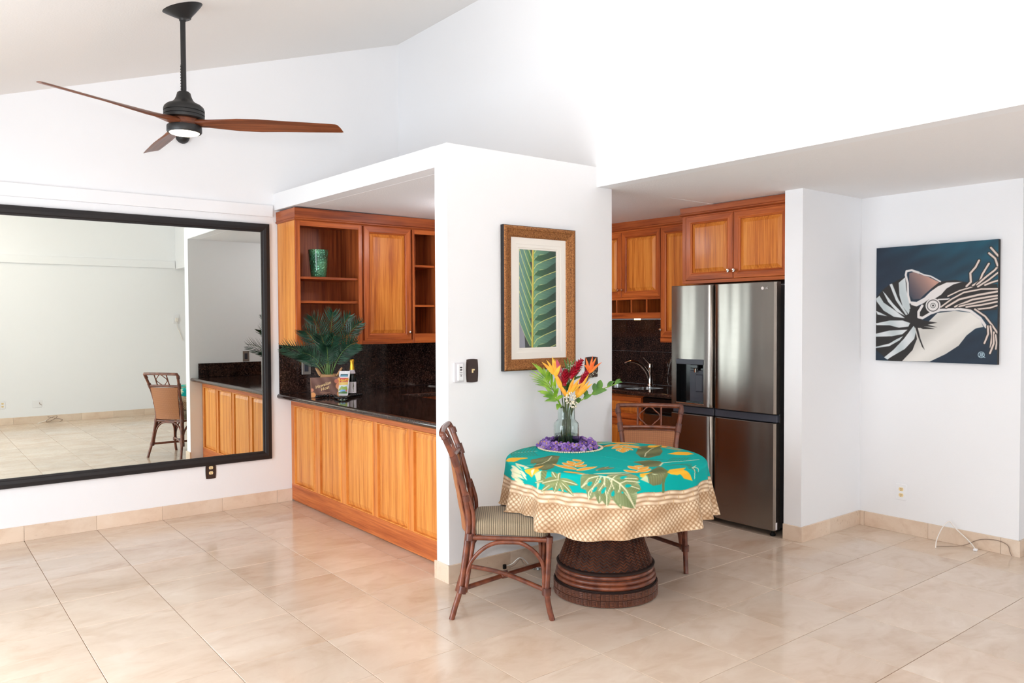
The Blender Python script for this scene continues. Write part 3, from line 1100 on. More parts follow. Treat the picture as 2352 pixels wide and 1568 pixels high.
open_unit('open wooden shelf cabinet holding the green glass vase', 2.537, 3.125, (2.575, 3.095), [1.897, 1.70, 1.418], leftpanel=True)
cb = thing('wall_cabinet', 'single raised-panel wall cabinet between two open shelf units', 'cabinet', (3.125, FY, 1.335))
carcass(cb, T, 3.127, 3.622, 1.352, 2.35, YW - FY - 0.003).build('carcass', M_INNER, cb)
MB().tbox(T, 3.127, 3.622, 1.335, 1.366, -0.002, 0.0185, 0).build('bottom_rail', M_RAILX, cb)
MB().tbox(T, 3.127, 3.622, 2.342, 2.35, -0.002, 0.0185).build('top_rail', M_RAILX, cb)
door(cb, T, 3.145, 3.605, 1.366, 2.342, M_RAILX, w=0.0, knob=(3.583, 1.435))
open_unit('narrow open shelf cabinet next to the partition wall', 3.624, 3.90, (3.645, 3.862), [2.032, 1.676, 1.418])
cb = thing('wall_cabinet', 'wall cabinet hidden behind the partition in the kitchen corner', 'cabinet', (3.902, FY, 1.335))
carcass(cb, T, 3.902, 5.28, 1.352, 2.35, YW - FY - 0.003).build('carcass', M_INNER, cb)
for i in range(3):
    door(cb, T, 3.905 + i * 0.457, 3.905 + (i + 1) * 0.457 - 0.003, 1.345, 2.345, M_RAILX)


def crown(label, name, pts_path, mats, z0, z1, out=0.0):
    """crown moulding following a plan path (list of xy), profile steps outward"""
    prof = [(0.0, z0), (0.008, z0 + 0.004), (0.016, z0 + 0.010), (0.016, z0 + 0.018), (0.008, z0 + 0.022), (0.010, z0 + 0.026), (0.012, z1), (-0.05, z1), (-0.05, z0)]
    b = MB()
    n = len(prof)
    P = [Vector((x, y, 0)) for x, y in pts_path]
    offs = []
    for i, p in enumerate(P):
        ns = []
        if i > 0: t = (p - P[i - 1]).normalized(); ns.append(Vector((t.y, -t.x, 0)))
        if i < len(P) - 1: t = (P[i + 1] - p).normalized(); ns.append(Vector((t.y, -t.x, 0)))
        m = ns[0] if len(ns) == 1 else (ns[0] + ns[1])
        if len(ns) == 2: m = m / max(0.2, (1 + ns[0].dot(ns[1])))
        offs.append(m)
    vs, fs, ms = [], [], []
    for p, m in zip(P, offs):
        for o, z in prof:
            vs.append((p.x + m.x * o, p.y + m.y * o, z))
    bb = len(b.v)
    b.v += vs
    for i in range(len(P) - 1):
        d = P[i + 1] - P[i]
        mi = 0 if abs(d.x) > abs(d.y) else 1
        for k in range(n):
            b.f.append((i * n + k, i * n + (k + 1) % n, (i + 1) * n + (k + 1) % n, (i + 1) * n + k)); b.m.append(mi)
    b.f.append(tuple(range(n))); b.m.append(0)
    b.f.append(tuple(range((len(P) - 1) * n, len(P) * n))); b.m.append(0)
    o = b.build(name, mats)
    return structure(o, label)


crown('dark wood crown moulding above the open shelf cabinets', 'trim_3', [(2.537, YW - 0.005), (2.537, FY - 0.019), (5.28, FY - 0.019)][::1], [M_CROWNX, M_CROWNY], 2.345, 2.446)

# ------------------------------------------------------------------ far kitchen run (wall x = 5.64)
UX = 5.305
T = VX(UX)
uc = thing('wall_cabinet', 'two-door wall cabinet with square wine cubbies above the sink', 'cabinet', (UX, 5.08, 1.545))
carcass(uc, T, 4.615, 5.56, 1.72, 2.35, XB - UX - 0.004).build('carcass', M_INNER, uc)
MB().tbox(T, 4.615, 5.56, 1.716, 1.737, -0.002, 0.019, 0, c=0.001).build('middle_rail', M_RAILY, uc)
MB().tbox(T, 4.615, 5.56, 1.545, 1.600, -0.002, 0.019, 0, c=0.001).build('bottom_rail', M_RAILY, uc)
MB().tbox(T, 4.615, 5.56, 2.338, 2.352, -0.002, 0.019, 0).build('top_rail', M_RAILY, uc)
door(uc, T, 4.617, 5.082, 1.738, 2.338, M_RAILY, knob=(5.062, 1.81))
door(uc, T, 5.086, 5.55, 1.738, 2.338, M_RAILY, knob=(5.112, 1.81))
cu = MB()
cu.tbox(T, 4.615, 5.56, 1.545, 1.560, -(XB - UX - 0.004), -0.002)
cu.tbox(T, 4.615, 5.56, 1.600, 1.716, -0.25, -0.24)
cu.tbox(T, 4.615, 4.622, 1.56, 1.72, -0.24, 0.0); cu.tbox(T, 5.55, 5.56, 1.56, 1.72, -0.24, 0.0)
cu.build('cubby_shell', M_INNER, uc)
for y in (4.777, 4.963, 5.149, 5.335):
    MB().tbox(T, y - 0.008, y + 0.008, 1.600, 1.716, -0.24, 0.017, c=0.001).build('divider', M_STILE, uc)
tu = thing('wall_cabinet', 'tall narrow wall cabinet beside the refrigerator', 'cabinet', (UX, 4.35, 1.335))
carcass(tu, T, 4.10, 4.613, 1.345, 2.35, XB - UX - 0.004).build('carcass', M_STILE, tu)
MB().tbox(T, 4.10, 4.613, 1.335, 1.375, -0.002, 0.02, c=0.001).build('bottom_rail', M_RAILY, tu)
MB().tbox(T, 4.10, 4.613, 2.338, 2.352, -0.002, 0.019).build('top_rail', M_RAILY, tu)
door(tu, T, 4.14, 4.611, 1.377, 2.338, M_RAILY, knob=(4.597, 1.446))
crown('dark wood crown moulding above the sink cabinets', 'trim_4', [(UX - 0.02, 5.56), (UX - 0.02, 4.10)], [M_CROWNX, M_CROWNY], 2.350, 2.434)
pl = tag(MB().lathe([(0.0, 0), (0.028, 0), (0.030, 0.006), (0.030, 0.012), (0.0, 0.012)], (5.33, 4.925, 1.532), 20).build('puck_light', M_PUCK, smooth=40), 'small glowing round lamp under the cubby cabinet', 'lamp')

FX = 4.985
T = VX(FX)
fc = thing('wall_cabinet', 'two-door cabinet directly above the stainless refrigerator', 'cabinet', (FX, 3.62, 1.815))
carcass(fc, T, 3.122, 4.105, 1.818, 2.36, XB - FX - 0.004).build('carcass', M_STILE, fc)
ff = MB()
ff.tbox(T, 3.122, 4.105, 1.816, 1.842, -0.002, 0.019, 1, c=0.001)
ff.tbox(T, 4.072, 4.105, 1.842, 2.36, -0.002, 0.019, 0, c=0.001)
ff.tbox(T, 3.122, 3.150, 1.842, 2.36, -0.002, 0.019, 0, c=0.001)
ff.tbox(T, 3.150, 4.072, 2.344, 2.36, -0.002, 0.019, 1)
ff.build('face_frame', [M_STILE, M_RAILY], fc)
door(fc, T, 3.622, 4.070, 1.844, 2.344, M_RAILY, knob=(3.65, 1.902))
door(fc, T, 3.152, 3.618, 1.844, 2.344, M_RAILY, knob=(3.598, 1.902))
crown('wood crown moulding above the refrigerator cabinet', 'trim_5', [(XB - 0.33, 4.107), (FX - 0.02, 4.107), (FX - 0.02, 3.12)][::1], [M_CROWNX, M_CROWNY], 2.352, 2.418)

# base units of the far run
BX = 5.045
T = VX(BX)
bu = thing('base_cabinet', 'wooden base cabinet with drawer and door under the sink', 'cabinet', (BX, 5.0, 0))
MB().box(BX, XB - 0.002, 4.592, 5.70, 0.1, 0.64).box(BX, 5.085, 4.592, 5.70, 0.64, 0.878).box(BX + 0.05, XB - 0.002, 4.592, 5.70, 0.002, 0.1).build('carcass', M_STILE, bu)
for k in range(2):
    a, b_ = 4.60 + k * 0.53, 4.60 + (k + 1) * 0.53 - 0.004
    door(bu, T, a, b_, 0.672, 0.862, M_RAILY, name='drawer', fs=0.75)
    door(bu, T, a, b_, 0.11, 0.662, M_RAILY)
dw = thing('dishwasher', 'dark dishwasher with black control strip beside the refrigerator', 'dishwasher', (BX, 4.35, 0))
MB().box(BX + 0.01, XB - 0.01, 4.125, 4.585, 0.08, 0.876).build('body', M_BLACK, dw)
MB().box(BX - 0.022, BX + 0.009, 4.127, 4.583, 0.755, 0.874, c=0.006).build('control_panel', M_BLACK, dw)
MB().box(BX - 0.018, BX + 0.009, 4.127, 4.583, 0.10, 0.735, c=0.006).build('door_panel', M_STEEL, dw)
MB().box(BX - 0.03, BX - 0.0225, 4.38, 4.50, 0.80, 0.835, c=0.004).build('latch', M_GREYPL, dw)
# base units of the W run (seen through the gap behind the peninsula)
wb = thing('base_cabinet', 'wooden base cabinets under the cooktop run', 'cabinet', (3.4, 5.76, 0))
MB().box(3.32, 5.03, 5.775, 6.41, 0.002, 0.878).build('carcass', M_STILE, wb)
T = VY(5.774)
for k in range(4):
    door(wb, T, 3.33 + k * 0.42, 3.33 + (k + 1) * 0.42 - 0.004, 0.11, 0.86, M_RAILX)
ck = thing('cooktop', 'flat black glass cooktop set into the back counter', 'cooktop', (4.3, 6.05, 0.92))
MB().box(3.95, 4.70, 5.80, 6.28, 0.921, 0.927, c=0.002).build('glass', M_BLACK, ck)
MB().box(3.935, 3.95, 5.79, 6.29, 0.921, 0.929, c=0.002).box(3.935, 4.715, 5.785, 5.80, 0.921, 0.929, c=0.002).build('edge_trim', M_CHROME, ck)

# sink and faucet
sn = thing('kitchen_sink', 'stainless double bowl undermount sink', 'sink', (5.27, 5.0, 0.92))
for (a, b_) in ((4.665, 4.93), (4.96, 5.335)):
    s = MB()
    zt, zb = 0.918, 0.73
    def rr_(i, z):
        pts = []
        x0, x1, y0, y1, R = 5.092 + i, 5.458 - i, a + i, b_ - i, 0.08
        for cx, cy, a0 in ((x1 - R, y1 - R, 0), (x0 + R, y1 - R, 90), (x0 + R, y0 + R, 180), (x1 - R, y0 + R, 270)):
            for k in range(6):
                w = math.radians(a0 + 18 * k)
                pts.append((cx + R * math.cos(w), cy + R * math.sin(w), z))
        return pts
    loops = [rr_(-0.004, zt), rr_(0.0, zt + 0.0015), rr_(0.008, zt - 0.002), rr_(0.012, zb + 0.03), rr_(0.04, zb)]
    vs = [p for l in loops for p in l]
    n = 24
    fs = [(i * n + k, i * n + (k + 1) % n, (i + 1) * n + (k + 1) % n, (i + 1) * n + k) for i in range(4) for k in range(n)] + [tuple(4 * n + k for k in range(n))]
    s.add(vs, fs)
    s.build('bowl', M_SINK, sn, smooth=40)
fa = thing('faucet', 'brushed nickel single lever kitchen faucet with arched spout', 'faucet', (5.52, 4.94, 0.92))
MB().lathe([(0.0, 0), (0.030, 0), (0.030, 0.006), (0.024, 0.012), (0.0215, 0.02), (0.0205, 0.15), (0.022, 0.155), (0.022, 0.185), (0.017, 0.205), (0.0, 0.21)], (5.52, 4.94, 0.921), 20).build('body', M_CHROME, fa, smooth=50)
MB().tube(smoothpath([(5.51, 4.945, 0.985), (5.485, 4.955, 1.05), (5.44, 4.975, 1.11), (5.38, 5.0, 1.143), (5.33, 5.025, 1.146), (5.285, 5.045, 1.128)], 5), [0.017] * 20 + [0.0155] * 6, 12).build('spout', M_CHROME, fa, smooth=50)
MB().tube([(5.515, 4.945, 1.12), (5.49, 4.97, 1.16), (5.47, 4.985, 1.185)], [0.007, 0.005, 0.006], 8).build('lever', M_CHROME, fa, smooth=50)


# ------------------------------------------------------------------ refrigerator
fr = thing('refrigerator', 'stainless four-door refrigerator with water dispenser in the kitchen', 'refrigerator', (5.2, 3.625, 0))
MB().box(4.885, 5.60, 3.165, 4.085, 0.05, 1.775, c=0.006).build('body', M_SIDE, fr)
MB().box(4.90, 5.55, 3.20, 4.05, 0.02, 0.05).build('base_grille', M_RUBBER, fr)
MB().box(4.87, 4.886, 3.18, 4.07, 0.80, 0.872).build('recess', M_RUBBER, fr)
for y in (3.20, 4.05):
    MB().lathe([(0.0, 0.0), (0.018, 0.0), (0.02, 0.012), (0.012, 0.02), (0.012, 0.035), (0.0, 0.035)], (4.86, y, 0.0), 14).build('foot', M_RUBBER, fr, smooth=40)
for y in (3.20, 3.95):
    MB().box(4.84, 4.95, y, y + 0.10, 1.775, 1.792, c=0.004).build('hinge_cover', M_GREYPL, fr)


def fridge_door(y0, y1, z0, z1, hole=None, left_round=True, pocket=None):
    """curved stainless front; y runs along the width, front faces -x"""
    ny = 36
    ys = [y0 + (y1 - y0) * k / ny for k in range(ny + 1)]
    if hole:
        ys = sorted(set([y for y in ys if min(abs(y - hole[0]), abs(y - hole[1])) > 0.006] + [hole[0], hole[1]]))
    zs = [z0 + 0.0 * z1, z0 + 0.004] + ([hole[2], hole[3]] if hole else []) + [z1 - 0.004, z1]

    def xf(y, edge):
        t = (y - y0) / (y1 - y0)
        s = 2 * t - 1
        x = 4.803 + 0.010 * s * s
        # rounded vertical edges
        e = min(y - y0, y1 - y)
        if e < 0.012: x += 0.012 - math.sqrt(max(0, 0.012 ** 2 - (0.012 - e) ** 2))
        if pocket == 'lo' and y - y0 < 0.06:   # hand groove beside the centre split
            x += 0.014 * (1 - (y - y0) / 0.06) ** 2
        if pocket == 'hi' and y1 - y < 0.06:
            x += 0.014 * (1 - (y1 - y) / 0.06) ** 2
        return x + (0.004 if edge else 0.0)
    b = MB()
    nv = len(zs)
    vs, idx = [], {}
    for j, z in enumerate(zs):
        for i, y in enumerate(ys):
            idx[(i, j)] = len(vs)
            vs.append((xf(y, j in (0, nv - 1)), y, z))
    nfront = len(vs)
    fs = []
    for j in range(nv - 1):
        for i in range(len(ys) - 1):
            if hole and hole[0] - 1e-6 <= ys[i] and ys[i + 1] <= hole[1] + 1e-6 and abs(zs[j] - hole[2]) < 1e-6:
                continue
            fs.append((idx[(i, j)], idx[(i + 1, j)], idx[(i + 1, j + 1)], idx[(i, j + 1)]))
    # sides and back
    ring = [idx[(i, 0)] for i in range(len(ys))] + [idx[(len(ys) - 1, j)] for j in range(1, nv)] + [idx[(i, nv - 1)] for i in range(len(ys) - 2, -1, -1)] + [idx[(0, j)] for j in range(nv - 2, 0, -1)]
    back = []
    for r_ in ring:
        back.append(len(vs)); vs.append((4.872, vs[r_][1], vs[r_][2]))
    n = len(ring)
    for k in range(n):
        fs.append((ring[k], ring[(k + 1) % n], back[(k + 1) % n], back[k]))
    b.add(vs, fs)
    return b.build('door', M_STEEL, fr, smooth=35)


HOLE = (3.772, 4.028, 0.892, 1.226)
dl = fridge_door(3.698, 4.094, 0.866, 1.797, hole=HOLE, pocket='lo')
dr = fridge_door(3.153, 3.689, 0.866, 1.797, pocket='hi')
fridge_door(3.698, 4.094, 0.046, 0.803, pocket='lo')
dlr = fridge_door(3.153, 3.689, 0.046, 0.803, pocket='hi')
for y0, y1 in ((3.70, 4.09), (3.156, 3.686)):
    MB().box(4.838, 4.872, y0, y1, 0.806, 0.860, c=0.004).build('handle_strip', M_GREYPL, fr)
# dispenser in the left door
y0, y1, z0, z1 = HOLE
dp = MB()
X = 4.806
dp.box(X - 0.004, X + 0.012, y0 - 0.004, y1 + 0.004, z1 - 0.038, z1 + 0.003, c=0.002)
dp.build('dispenser_display', M_GREYPL, dl)
dp = MB()
dp.box(X, X + 0.06, y0 - 0.003, y0, z0, z1 - 0.03); dp.box(X, X + 0.06, y1, y1 + 0.003, z0, z1 - 0.03)
dp.box(X + 0.06, X + 0.064, y0 - 0.003, y1 + 0.003, z0, z1); dp.box(X, X + 0.064, y0 - 0.003, y1 + 0.003, z0 - 0.003, z0)
dp.build('dispenser_recess', M_BLACK, dl)
MB().box(X - 0.003, X + 0.004, y0 - 0.004, y1 + 0.004, z0 - 0.008, z0 - 0.001, c=0.001).build('dispenser_sill', M_CHROME, dl)
MB().box(X + 0.048, X + 0.061, y0 + 0.004, y0 + 0.165, z0 + 0.006, z0 + 0.25, c=0.003).build('dispenser_panel', M_GREYPL, dl)
MB().box(X + 0.034, X + 0.05, y0 + 0.03, y0 + 0.105, z0 + 0.085, z0 + 0.22, c=0.008).build('dispenser_paddle', M_GREYPL, dl)
MB().box(X + 0.012, X + 0.058, y0 + 0.06, y0 + 0.135, z0 + 0.265, z0 + 0.297, c=0.006).build('dispenser_spout', M_BLACK, dl)
MB().lathe([(0.0, 0), (0.012, 0), (0.014, 0.03), (0.0, 0.03)], (X + 0.036, y0 + 0.10, z0 + 0.235), 12).build('dispenser_nozzle', M_CHROME, dl, smooth=40)
# badge and wordmark on the right door
M_BADGE = plain('pale_logo', (226, 218, 214), 0.4)
MB().add([(4.8065, 3.255 + 0.011 * math.cos(a * PI / 10), 1.752 + 0.011 * math.sin(a * PI / 10)) for a in range(20)] + [(4.8035, 3.255 + 0.011 * math.cos(a * PI / 10), 1.752 + 0.011 * math.sin(a * PI / 10)) for a in range(20)],
         [tuple(range(20, 40))] + [(a, (a + 1) % 20, 20 + (a + 1) % 20, 20 + a) for a in range(20)]).build('badge', M_BADGE, dr)
lettering('LG', 0.021, (4.8045, 3.224, 1.752), (0, -1, 0), (0, 0, 1), M_BADGE, dr)
MB().box(4.822, 4.840, 3.1515, 3.1535, 0.055, 0.105).build('rating_label', M_LABELPAPER, dlr)

# unseen globe added to brighten the kitchen, hidden behind the partition
gl = thing('fill_globe', 'added white fill globe on the kitchen ceiling behind the partition', 'lamp', (3.7, 4.95, 2.2))
MB().lathe([(0.0, 2.425), (0.07, 2.425), (0.07, 2.40), (0.05, 2.385), (0.05, 2.37), (0.0, 2.37)], (3.7, 4.95, 0), 24).build('base', M_WHITEPL, gl, smooth=40)
MB().ball((3.7, 4.95, 2.27), 0.11, 20, 12).build('globe', plain('fill_globe_glow', (250, 250, 255), 0.4, emit=31.0), gl, smooth=60)

# ------------------------------------------------------------------ mirror
mr = thing('wall_mirror', 'large rectangular wall mirror in a wide black frame', 'mirror', (1.2, YW, 0.382))
ML, MRX, MZ0, MZ1, FW = -0.50, 2.462, 0.382, 2.342, 0.070
T = VY(YW)
fp = [(0.0, 0.002), (0.0, 0.022), (0.004, 0.027), (0.030, 0.030), (0.052, 0.026), (0.058, 0.020), (0.070, 0.018), (0.070, 0.006)]
MB().rings(T, ML, MRX, MZ0, MZ1, fp, (0, 0), cap=False).build('frame', M_MFRAME, mr)
MB().tbox(T, ML + FW, MRX - FW, MZ0 + FW, MZ1 - FW, 0.004, 0.010).build('mirror_glass', M_MIRROR, mr)


# ------------------------------------------------------------------ outlets and switches
def barrel_plate(T, cu_, cv, w, h, d=0.007, bul=0.10):
    """plate with gently bowed sides"""
    pts = []
    n = 8
    for k in range(n + 1):
        t = -1 + 2 * k / n
        pts.append((cu_ + t * w / 2 * (1 - bul), cv - h / 2 + 0.0 - 0.028 * h * (1 - t * t)))
    for k in range(1, n + 1):
        t = -1 + 2 * k / n
        pts.append((cu_ + w / 2 * (1 - bul * t * t), cv + t * h / 2))
    for k in range(1, n + 1):
        t = 1 - 2 * k / n
        pts.append((cu_ + t * w / 2 * (1 - bul), cv + h / 2 + 0.028 * h * (1 - t * t)))
    for k in range(1, n):
        t = 1 - 2 * k / n
        pts.append((cu_ - w / 2 * (1 - bul * t * t), cv + t * h / 2))
    b = MB()
    b.prism(pts, lambda u, v: T(u, v, 0.0), lambda u, v: T(u, v, d))
    ins = [((u - cu_) * 0.86 + cu_, (v - cv) * 0.9 + cv) for u, v in pts]
    b.prism(ins, lambda u, v: T(u, v, d - 0.001), lambda u, v: T(u, v, d + 0.002))
    return b


def sockets(root, T, u, v, w, mat, dz=0.021, r=0.0165):
    for s in (1, -1):
        pts = [(u + r * math.cos(a), v + s * dz + max(-0.0125, min(0.0125, r * math.sin(a)))) for a in [2 * PI * k / 20 for k in range(20)]]
        f_ = MB().prism(pts, lambda a, b: T(a, b, w), lambda a, b: T(a, b, w + 0.002)).build('socket', mat, root)
        b = MB()
        for du in (-0.006, 0.006):
            b.tbox(T, u + du - 0.001, u + du + 0.001, v + s * dz - 0.002, v + s * dz + 0.007, w + 0.0018, w + 0.0026)
        b.tbox(T, u - 0.0022, u + 0.0022, v + s * dz - 0.010, v + s * dz - 0.005, w + 0.0018, w + 0.0026)
        b.build('slots', M_SLOT, f_)


TW = VY(YW)
o = thing('wall_outlet', 'dark bronze outlet plate with ivory sockets below the mirror', 'outlet', (1.963, YW, 0.325))
barrel_plate(TW, 1.963, 0.335, 0.082, 0.118).build('plate', M_BRONZE, o)
sockets(o, TW, 1.963, 0.342, 0.009, M_IVORY)
TP = VY(3.795)
for nm, u, v, lb in (('light_switch', 2.678, 1.236, 'dark bronze switch plate beside the white remote holder'), ('light_switch', 3.655, 1.218, 'dark bronze switch plate behind the flower bouquet')):
    o = thing(nm, lb, 'switch', (u, 3.795, v))
    barrel_plate(TP, u, v, 0.084 if u < 3 else 0.118, 0.132).build('plate', M_BRONZE, o)
    MB().tbox(TP, u - 0.006, u + 0.004, v - 0.013, v + 0.010, 0.009, 0.011).tbox(TP, u - 0.004, u + 0.008, v + 0.002, v + 0.010, 0.011, 0.022, c=0.002).build('toggle', M_IVORY, o)
# remote in its wall cradle
rm = thing('remote_control', 'white fan remote in a wall cradle on the partition edge', 'remote', (2.58, 3.795, 1.17))
MB().tbox(TP, 2.545, 2.616, 1.172, 1.287, 0.0, 0.012, c=0.003).build('cradle', plain('cradle_plastic', (224, 222, 226), 0.4), rm)
h = MB().tbox(TP, 2.563, 2.606, 1.180, 1.280, 0.012, 0.024, c=0.006).build('handset', M_WHITEPL, rm)
for k, (du, dv, ww_, hh) in enumerate([(0, 0.028, 0.009, 0.0045), (0, 0.014, 0.009, 0.0045)] + [(du, dv, 0.0022, 0.0022) for dv in (0.0, -0.011) for du in (-0.007, 0, 0.007)] + [(0, -0.021, 0.005, 0.003)]):
    u, v = 2.585 + du, 1.231 + dv
    pts = [(u + ww_ * math.cos(a), v + hh * math.sin(a)) for a in [2 * PI * q / 10 for q in range(10)]]
    MB().prism(pts, lambda a, b: TP(a, b, 0.0238), lambda a, b: TP(a, b, 0.0252)).build('button', M_DKGREY, h)


def flat_plate(name, label, cat, T, loc, u, v, w, h, mat, inner, slot=True, group=None):
    o = thing(name, label, cat, loc, group)
    MB().tbox(T, u - w / 2, u + w / 2, v - h / 2, v + h / 2, 0, 0.006, c=0.002).build('plate', mat, o)
    MB().tbox(T, u - w * .23, u + w * .23, v - h * .28, v + h * .28, 0.0055, 0.008, c=0.001).build('insert', inner, o)
    return o


TG = VY(YW - 0.013)
flat_plate('wall_outlet', 'grey metal outlet on the granite behind the palm', 'outlet', TG, (2.775, YW, 1.13), 2.775, 1.132, 0.082, 0.115, M_STAINPLATE, M_GREYPL)
TB = lambda u, v, w: (u, 3.925 + w, v)
flat_plate('wall_outlet', 'grey metal outlet on the kitchen side of the partition', 'outlet', TB, (3.1, 3.925, 1.14), 3.13, 1.14, 0.075, 0.118, M_STAINPLATE, M_GREYPL)
TX = VX(XB)
o = thing('wall_outlet', 'white outlet with ivory sockets below the nautilus painting', 'outlet', (XB, 2.668, 0.293))
MB().tbox(TX, 2.632, 2.704, 0.236, 0.35, 0, 0.006, c=0.002).build('plate', M_WALL, o)
sockets(o, TX, 2.668, 0.293, 0.006, M_IVORY)
TO = lambda u, v, w: (u, YO + w, v)
o = thing('wall_outlet', 'white outlet with ivory sockets reflected at the mirror left edge', 'outlet', (1.22, YO, 0.3))
MB().tbox(TO, 1.19, 1.262, 0.245, 0.36, 0, 0.006, c=0.002).build('plate', M_WHITEPL, o)
sockets(o, TO, 1.226, 0.302, 0.006, M_IVORY)
o = thing('cable_jack', 'white cable jack plate reflected low in the mirror', 'outlet', (1.68, YO, 0.28))
MB().tbox(TO, 1.61, 1.735, 0.235, 0.35, 0, 0.006, c=0.002).build('plate', M_WHITEPL, o)
MB().tube([(1.70, YO + 0.006, 0.31), (1.705, YO + 0.03, 0.285), (1.73, YO + 0.04, 0.272)], 0.004, 6).build('stub', M_CABLEG, o)
o = thing('wall_phone_jack', 'white wall box with hanging cord reflected in the mirror', 'jack', (3.72, YO, 1.55))
MB().tbox(TO, 3.66, 3.76, 1.51, 1.66, 0, 0.010, c=0.003).build('plate', M_WHITEPL, o)
MB().tbox(TO, 3.69, 3.735, 1.54, 1.60, 0.010, 0.05, c=0.006).build('plug', M_CABLE, o)
MB().tube(smoothpath([(3.715, YO + 0.03, 1.54), (3.72, YO + 0.03, 1.45), (3.76, YO + 0.02, 1.36), (3.80, YO + 0.02, 1.22)], 4), 0.006, 6).build('cord', M_CABLE, o)
# black dome sensor on the mirror wall, peeking out behind the fan light
tag(MB().lathe([(0.052, 0.0), (0.052, 0.006), (0.047, 0.03), (0.033, 0.048), (0.015, 0.056), (0.0, 0.058)], (0, 0, 0), 24).build('wall_sensor', M_FANBLK, smooth=50), 'small black dome on the upper wall behind the fan light', 'sensor')
_ws = bpy.data.objects['wall_sensor']
_ws.location = (1.785, YW, 2.972)
_ws.rotation_euler = (PI / 2, 0, 0)

# ------------------------------------------------------------------ framed palm print
pc = thing('framed_picture', 'framed close-up print of a green palm frond', 'picture', (3.19, 3.795, 1.218))
PU0, PU1, PV0, PV1 = 2.897, 3.487, 1.222, 2.114
T = VY(3.795)
MB().rings(T, PU0, PU1, PV0, PV1, [(0.0, 0.0), (0.0, 0.030), (0.002, 0.032)], (0, 0), cap=False).build('frame_edge', M_MFRAME, pc)
MB().rings(T, PU0, PU1, PV0, PV1, [(0.002, 0.031), (0.010, 0.036), (0.022, 0.036), (0.030, 0.031), (0.060, 0.022), (0.067, 0.018), (0.070, 0.012)], (0, 0), cap=False).build('frame', M_GOLD, pc)
m0 = 0.070
MB().rings(T, PU0, PU1, PV0, PV1, [(m0, 0.012), (m0 + 0.040, 0.012), (m0 + 0.0415, 0.0108)], (0, 0), cap=False).build('mat_board', M_MAT, pc)
iu0, iu1, iv0, iv1 = 3.036, 3.338, 1.362, 1.972
b = MB()
vs = []
for (a, bb, c, d, w) in ((PU0 + m0 + 0.0415, PU1 - m0 - 0.0415, PV0 + m0 + 0.0415, PV1 - m0 - 0.0415, 0.0108), (iu0 - 0.012, iu1 + 0.012, iv0 - 0.012, iv1 + 0.012, 0.0106), (iu0 - 0.010, iu1 + 0.010, iv0 - 0.010, iv1 + 0.010, 0.0085), (iu0 - 0.002, iu1 + 0.002, iv0 - 0.002, iv1 + 0.002, 0.0083), (iu0, iu1, iv0, iv1, 0.0065)):
    vs += [T(a, c, w), T(bb, c, w), T(bb, d, w), T(a, d, w)]
fs = [(i * 4 + k, i * 4 + (k + 1) % 4, (i + 1) * 4 + (k + 1) % 4, (i + 1) * 4 + k) for i in range(4) for k in range(4)]
bo = MB().add(vs, fs)
bo.m = [1 if (i // 4) in (1, 3) else 0 for i in range(len(fs))]
bo.build('mat_bevel', [M_MAT, M_MAT2], pc)
ra = Raster(0, 0.30, 0, 0.61, 0.0022, (62, 66, 66))
ra.im += (RNG.random(ra.X.shape + (1,)) - 0.5) * 8
ra.poly([(0, 0), (0.045, 0), (0.03, 0.3), (0.0, 0.4)], (150, 150, 160))
stem_x = 0.107


def leafcol(c0, c1, ox, oy, dx, dy):
    def f_(X, Y):
        t = (X - ox) * dx + (Y - oy) * dy
        s = -(X - ox) * dy + (Y - oy) * dx
        k = np.clip(t / 0.2, 0, 1)
        st = 0.5 + 0.5 * np.sin(s * 700 + t * 30)
        c = np.asarray(c0, float) * (1 - k[..., None]) + np.asarray(c1, float) * k[..., None]
        return c * (0.86 + 0.18 * st[..., None])
    return f_


for k in range(8):     # left leaflets
    y = 0.62 - k * 0.088
    ra.poly([(stem_x, y), (0.085, y + 0.005), (0.05, y + 0.06), (0.0, y + 0.16), (-0.02, y + 0.21), (-0.02, y + 0.30), (0.03, y + 0.22), (0.075, y + 0.12), (0.10, y + 0.05)], leafcol((92, 138, 82), (120, 160, 152), stem_x, y, -0.5, 0.86))
    ra.line([(0.085, y + 0.004), (0.05, y + 0.06), (0.0, y + 0.16)], 0.003, (206, 214, 150))
    ra.line([(stem_x - 0.002, y + 0.02), (0.07, y + 0.09), (0.03, y + 0.18), (0.0, y + 0.26)], 0.004, (222, 226, 140))
for k in range(8):     # right leaflets
    y = 0.585 - k * 0.094
    ra.poly([(stem_x + 0.005, y), (0.118, y + 0.055), (0.15, y + 0.085), (0.22, y + 0.10), (0.31, y + 0.15), (0.31, y + 0.015), (0.24, y + 0.005), (0.17, y - 0.002), (0.13, y - 0.022), (0.113, y - 0.045)], leafcol((128, 176, 140), (70, 104, 96), stem_x, y, 0.95, 0.15))
    ra.poly([(0.118, y + 0.055), (0.15, y + 0.085), (0.22, y + 0.10), (0.31, y + 0.15), (0.31, y + 0.085), (0.2, y + 0.05)], leafcol((80, 128, 88), (52, 74, 62), stem_x, y, 0.95, 0.3))
    ra.line([(0.113, y - 0.045), (0.13, y - 0.022), (0.17, y - 0.002), (0.24, y + 0.006), (0.31, y + 0.016)], 0.003, (214, 218, 150))
    ra.line([(0.116, y), (0.14, y + 0.03), (0.20, y + 0.055), (0.31, y + 0.09)], 0.004, (226, 226, 140))
ra.line([(stem_x - 0.004, 0), (stem_x + 0.004, 0.61)], 0.015, (190, 190, 70))
ra.line([(stem_x - 0.008, 0), (stem_x, 0.61)], 0.006, (232, 196, 110))
uu, vv = np.meshgrid(np.linspace(0, 1, 130), np.linspace(0, 1, 260))
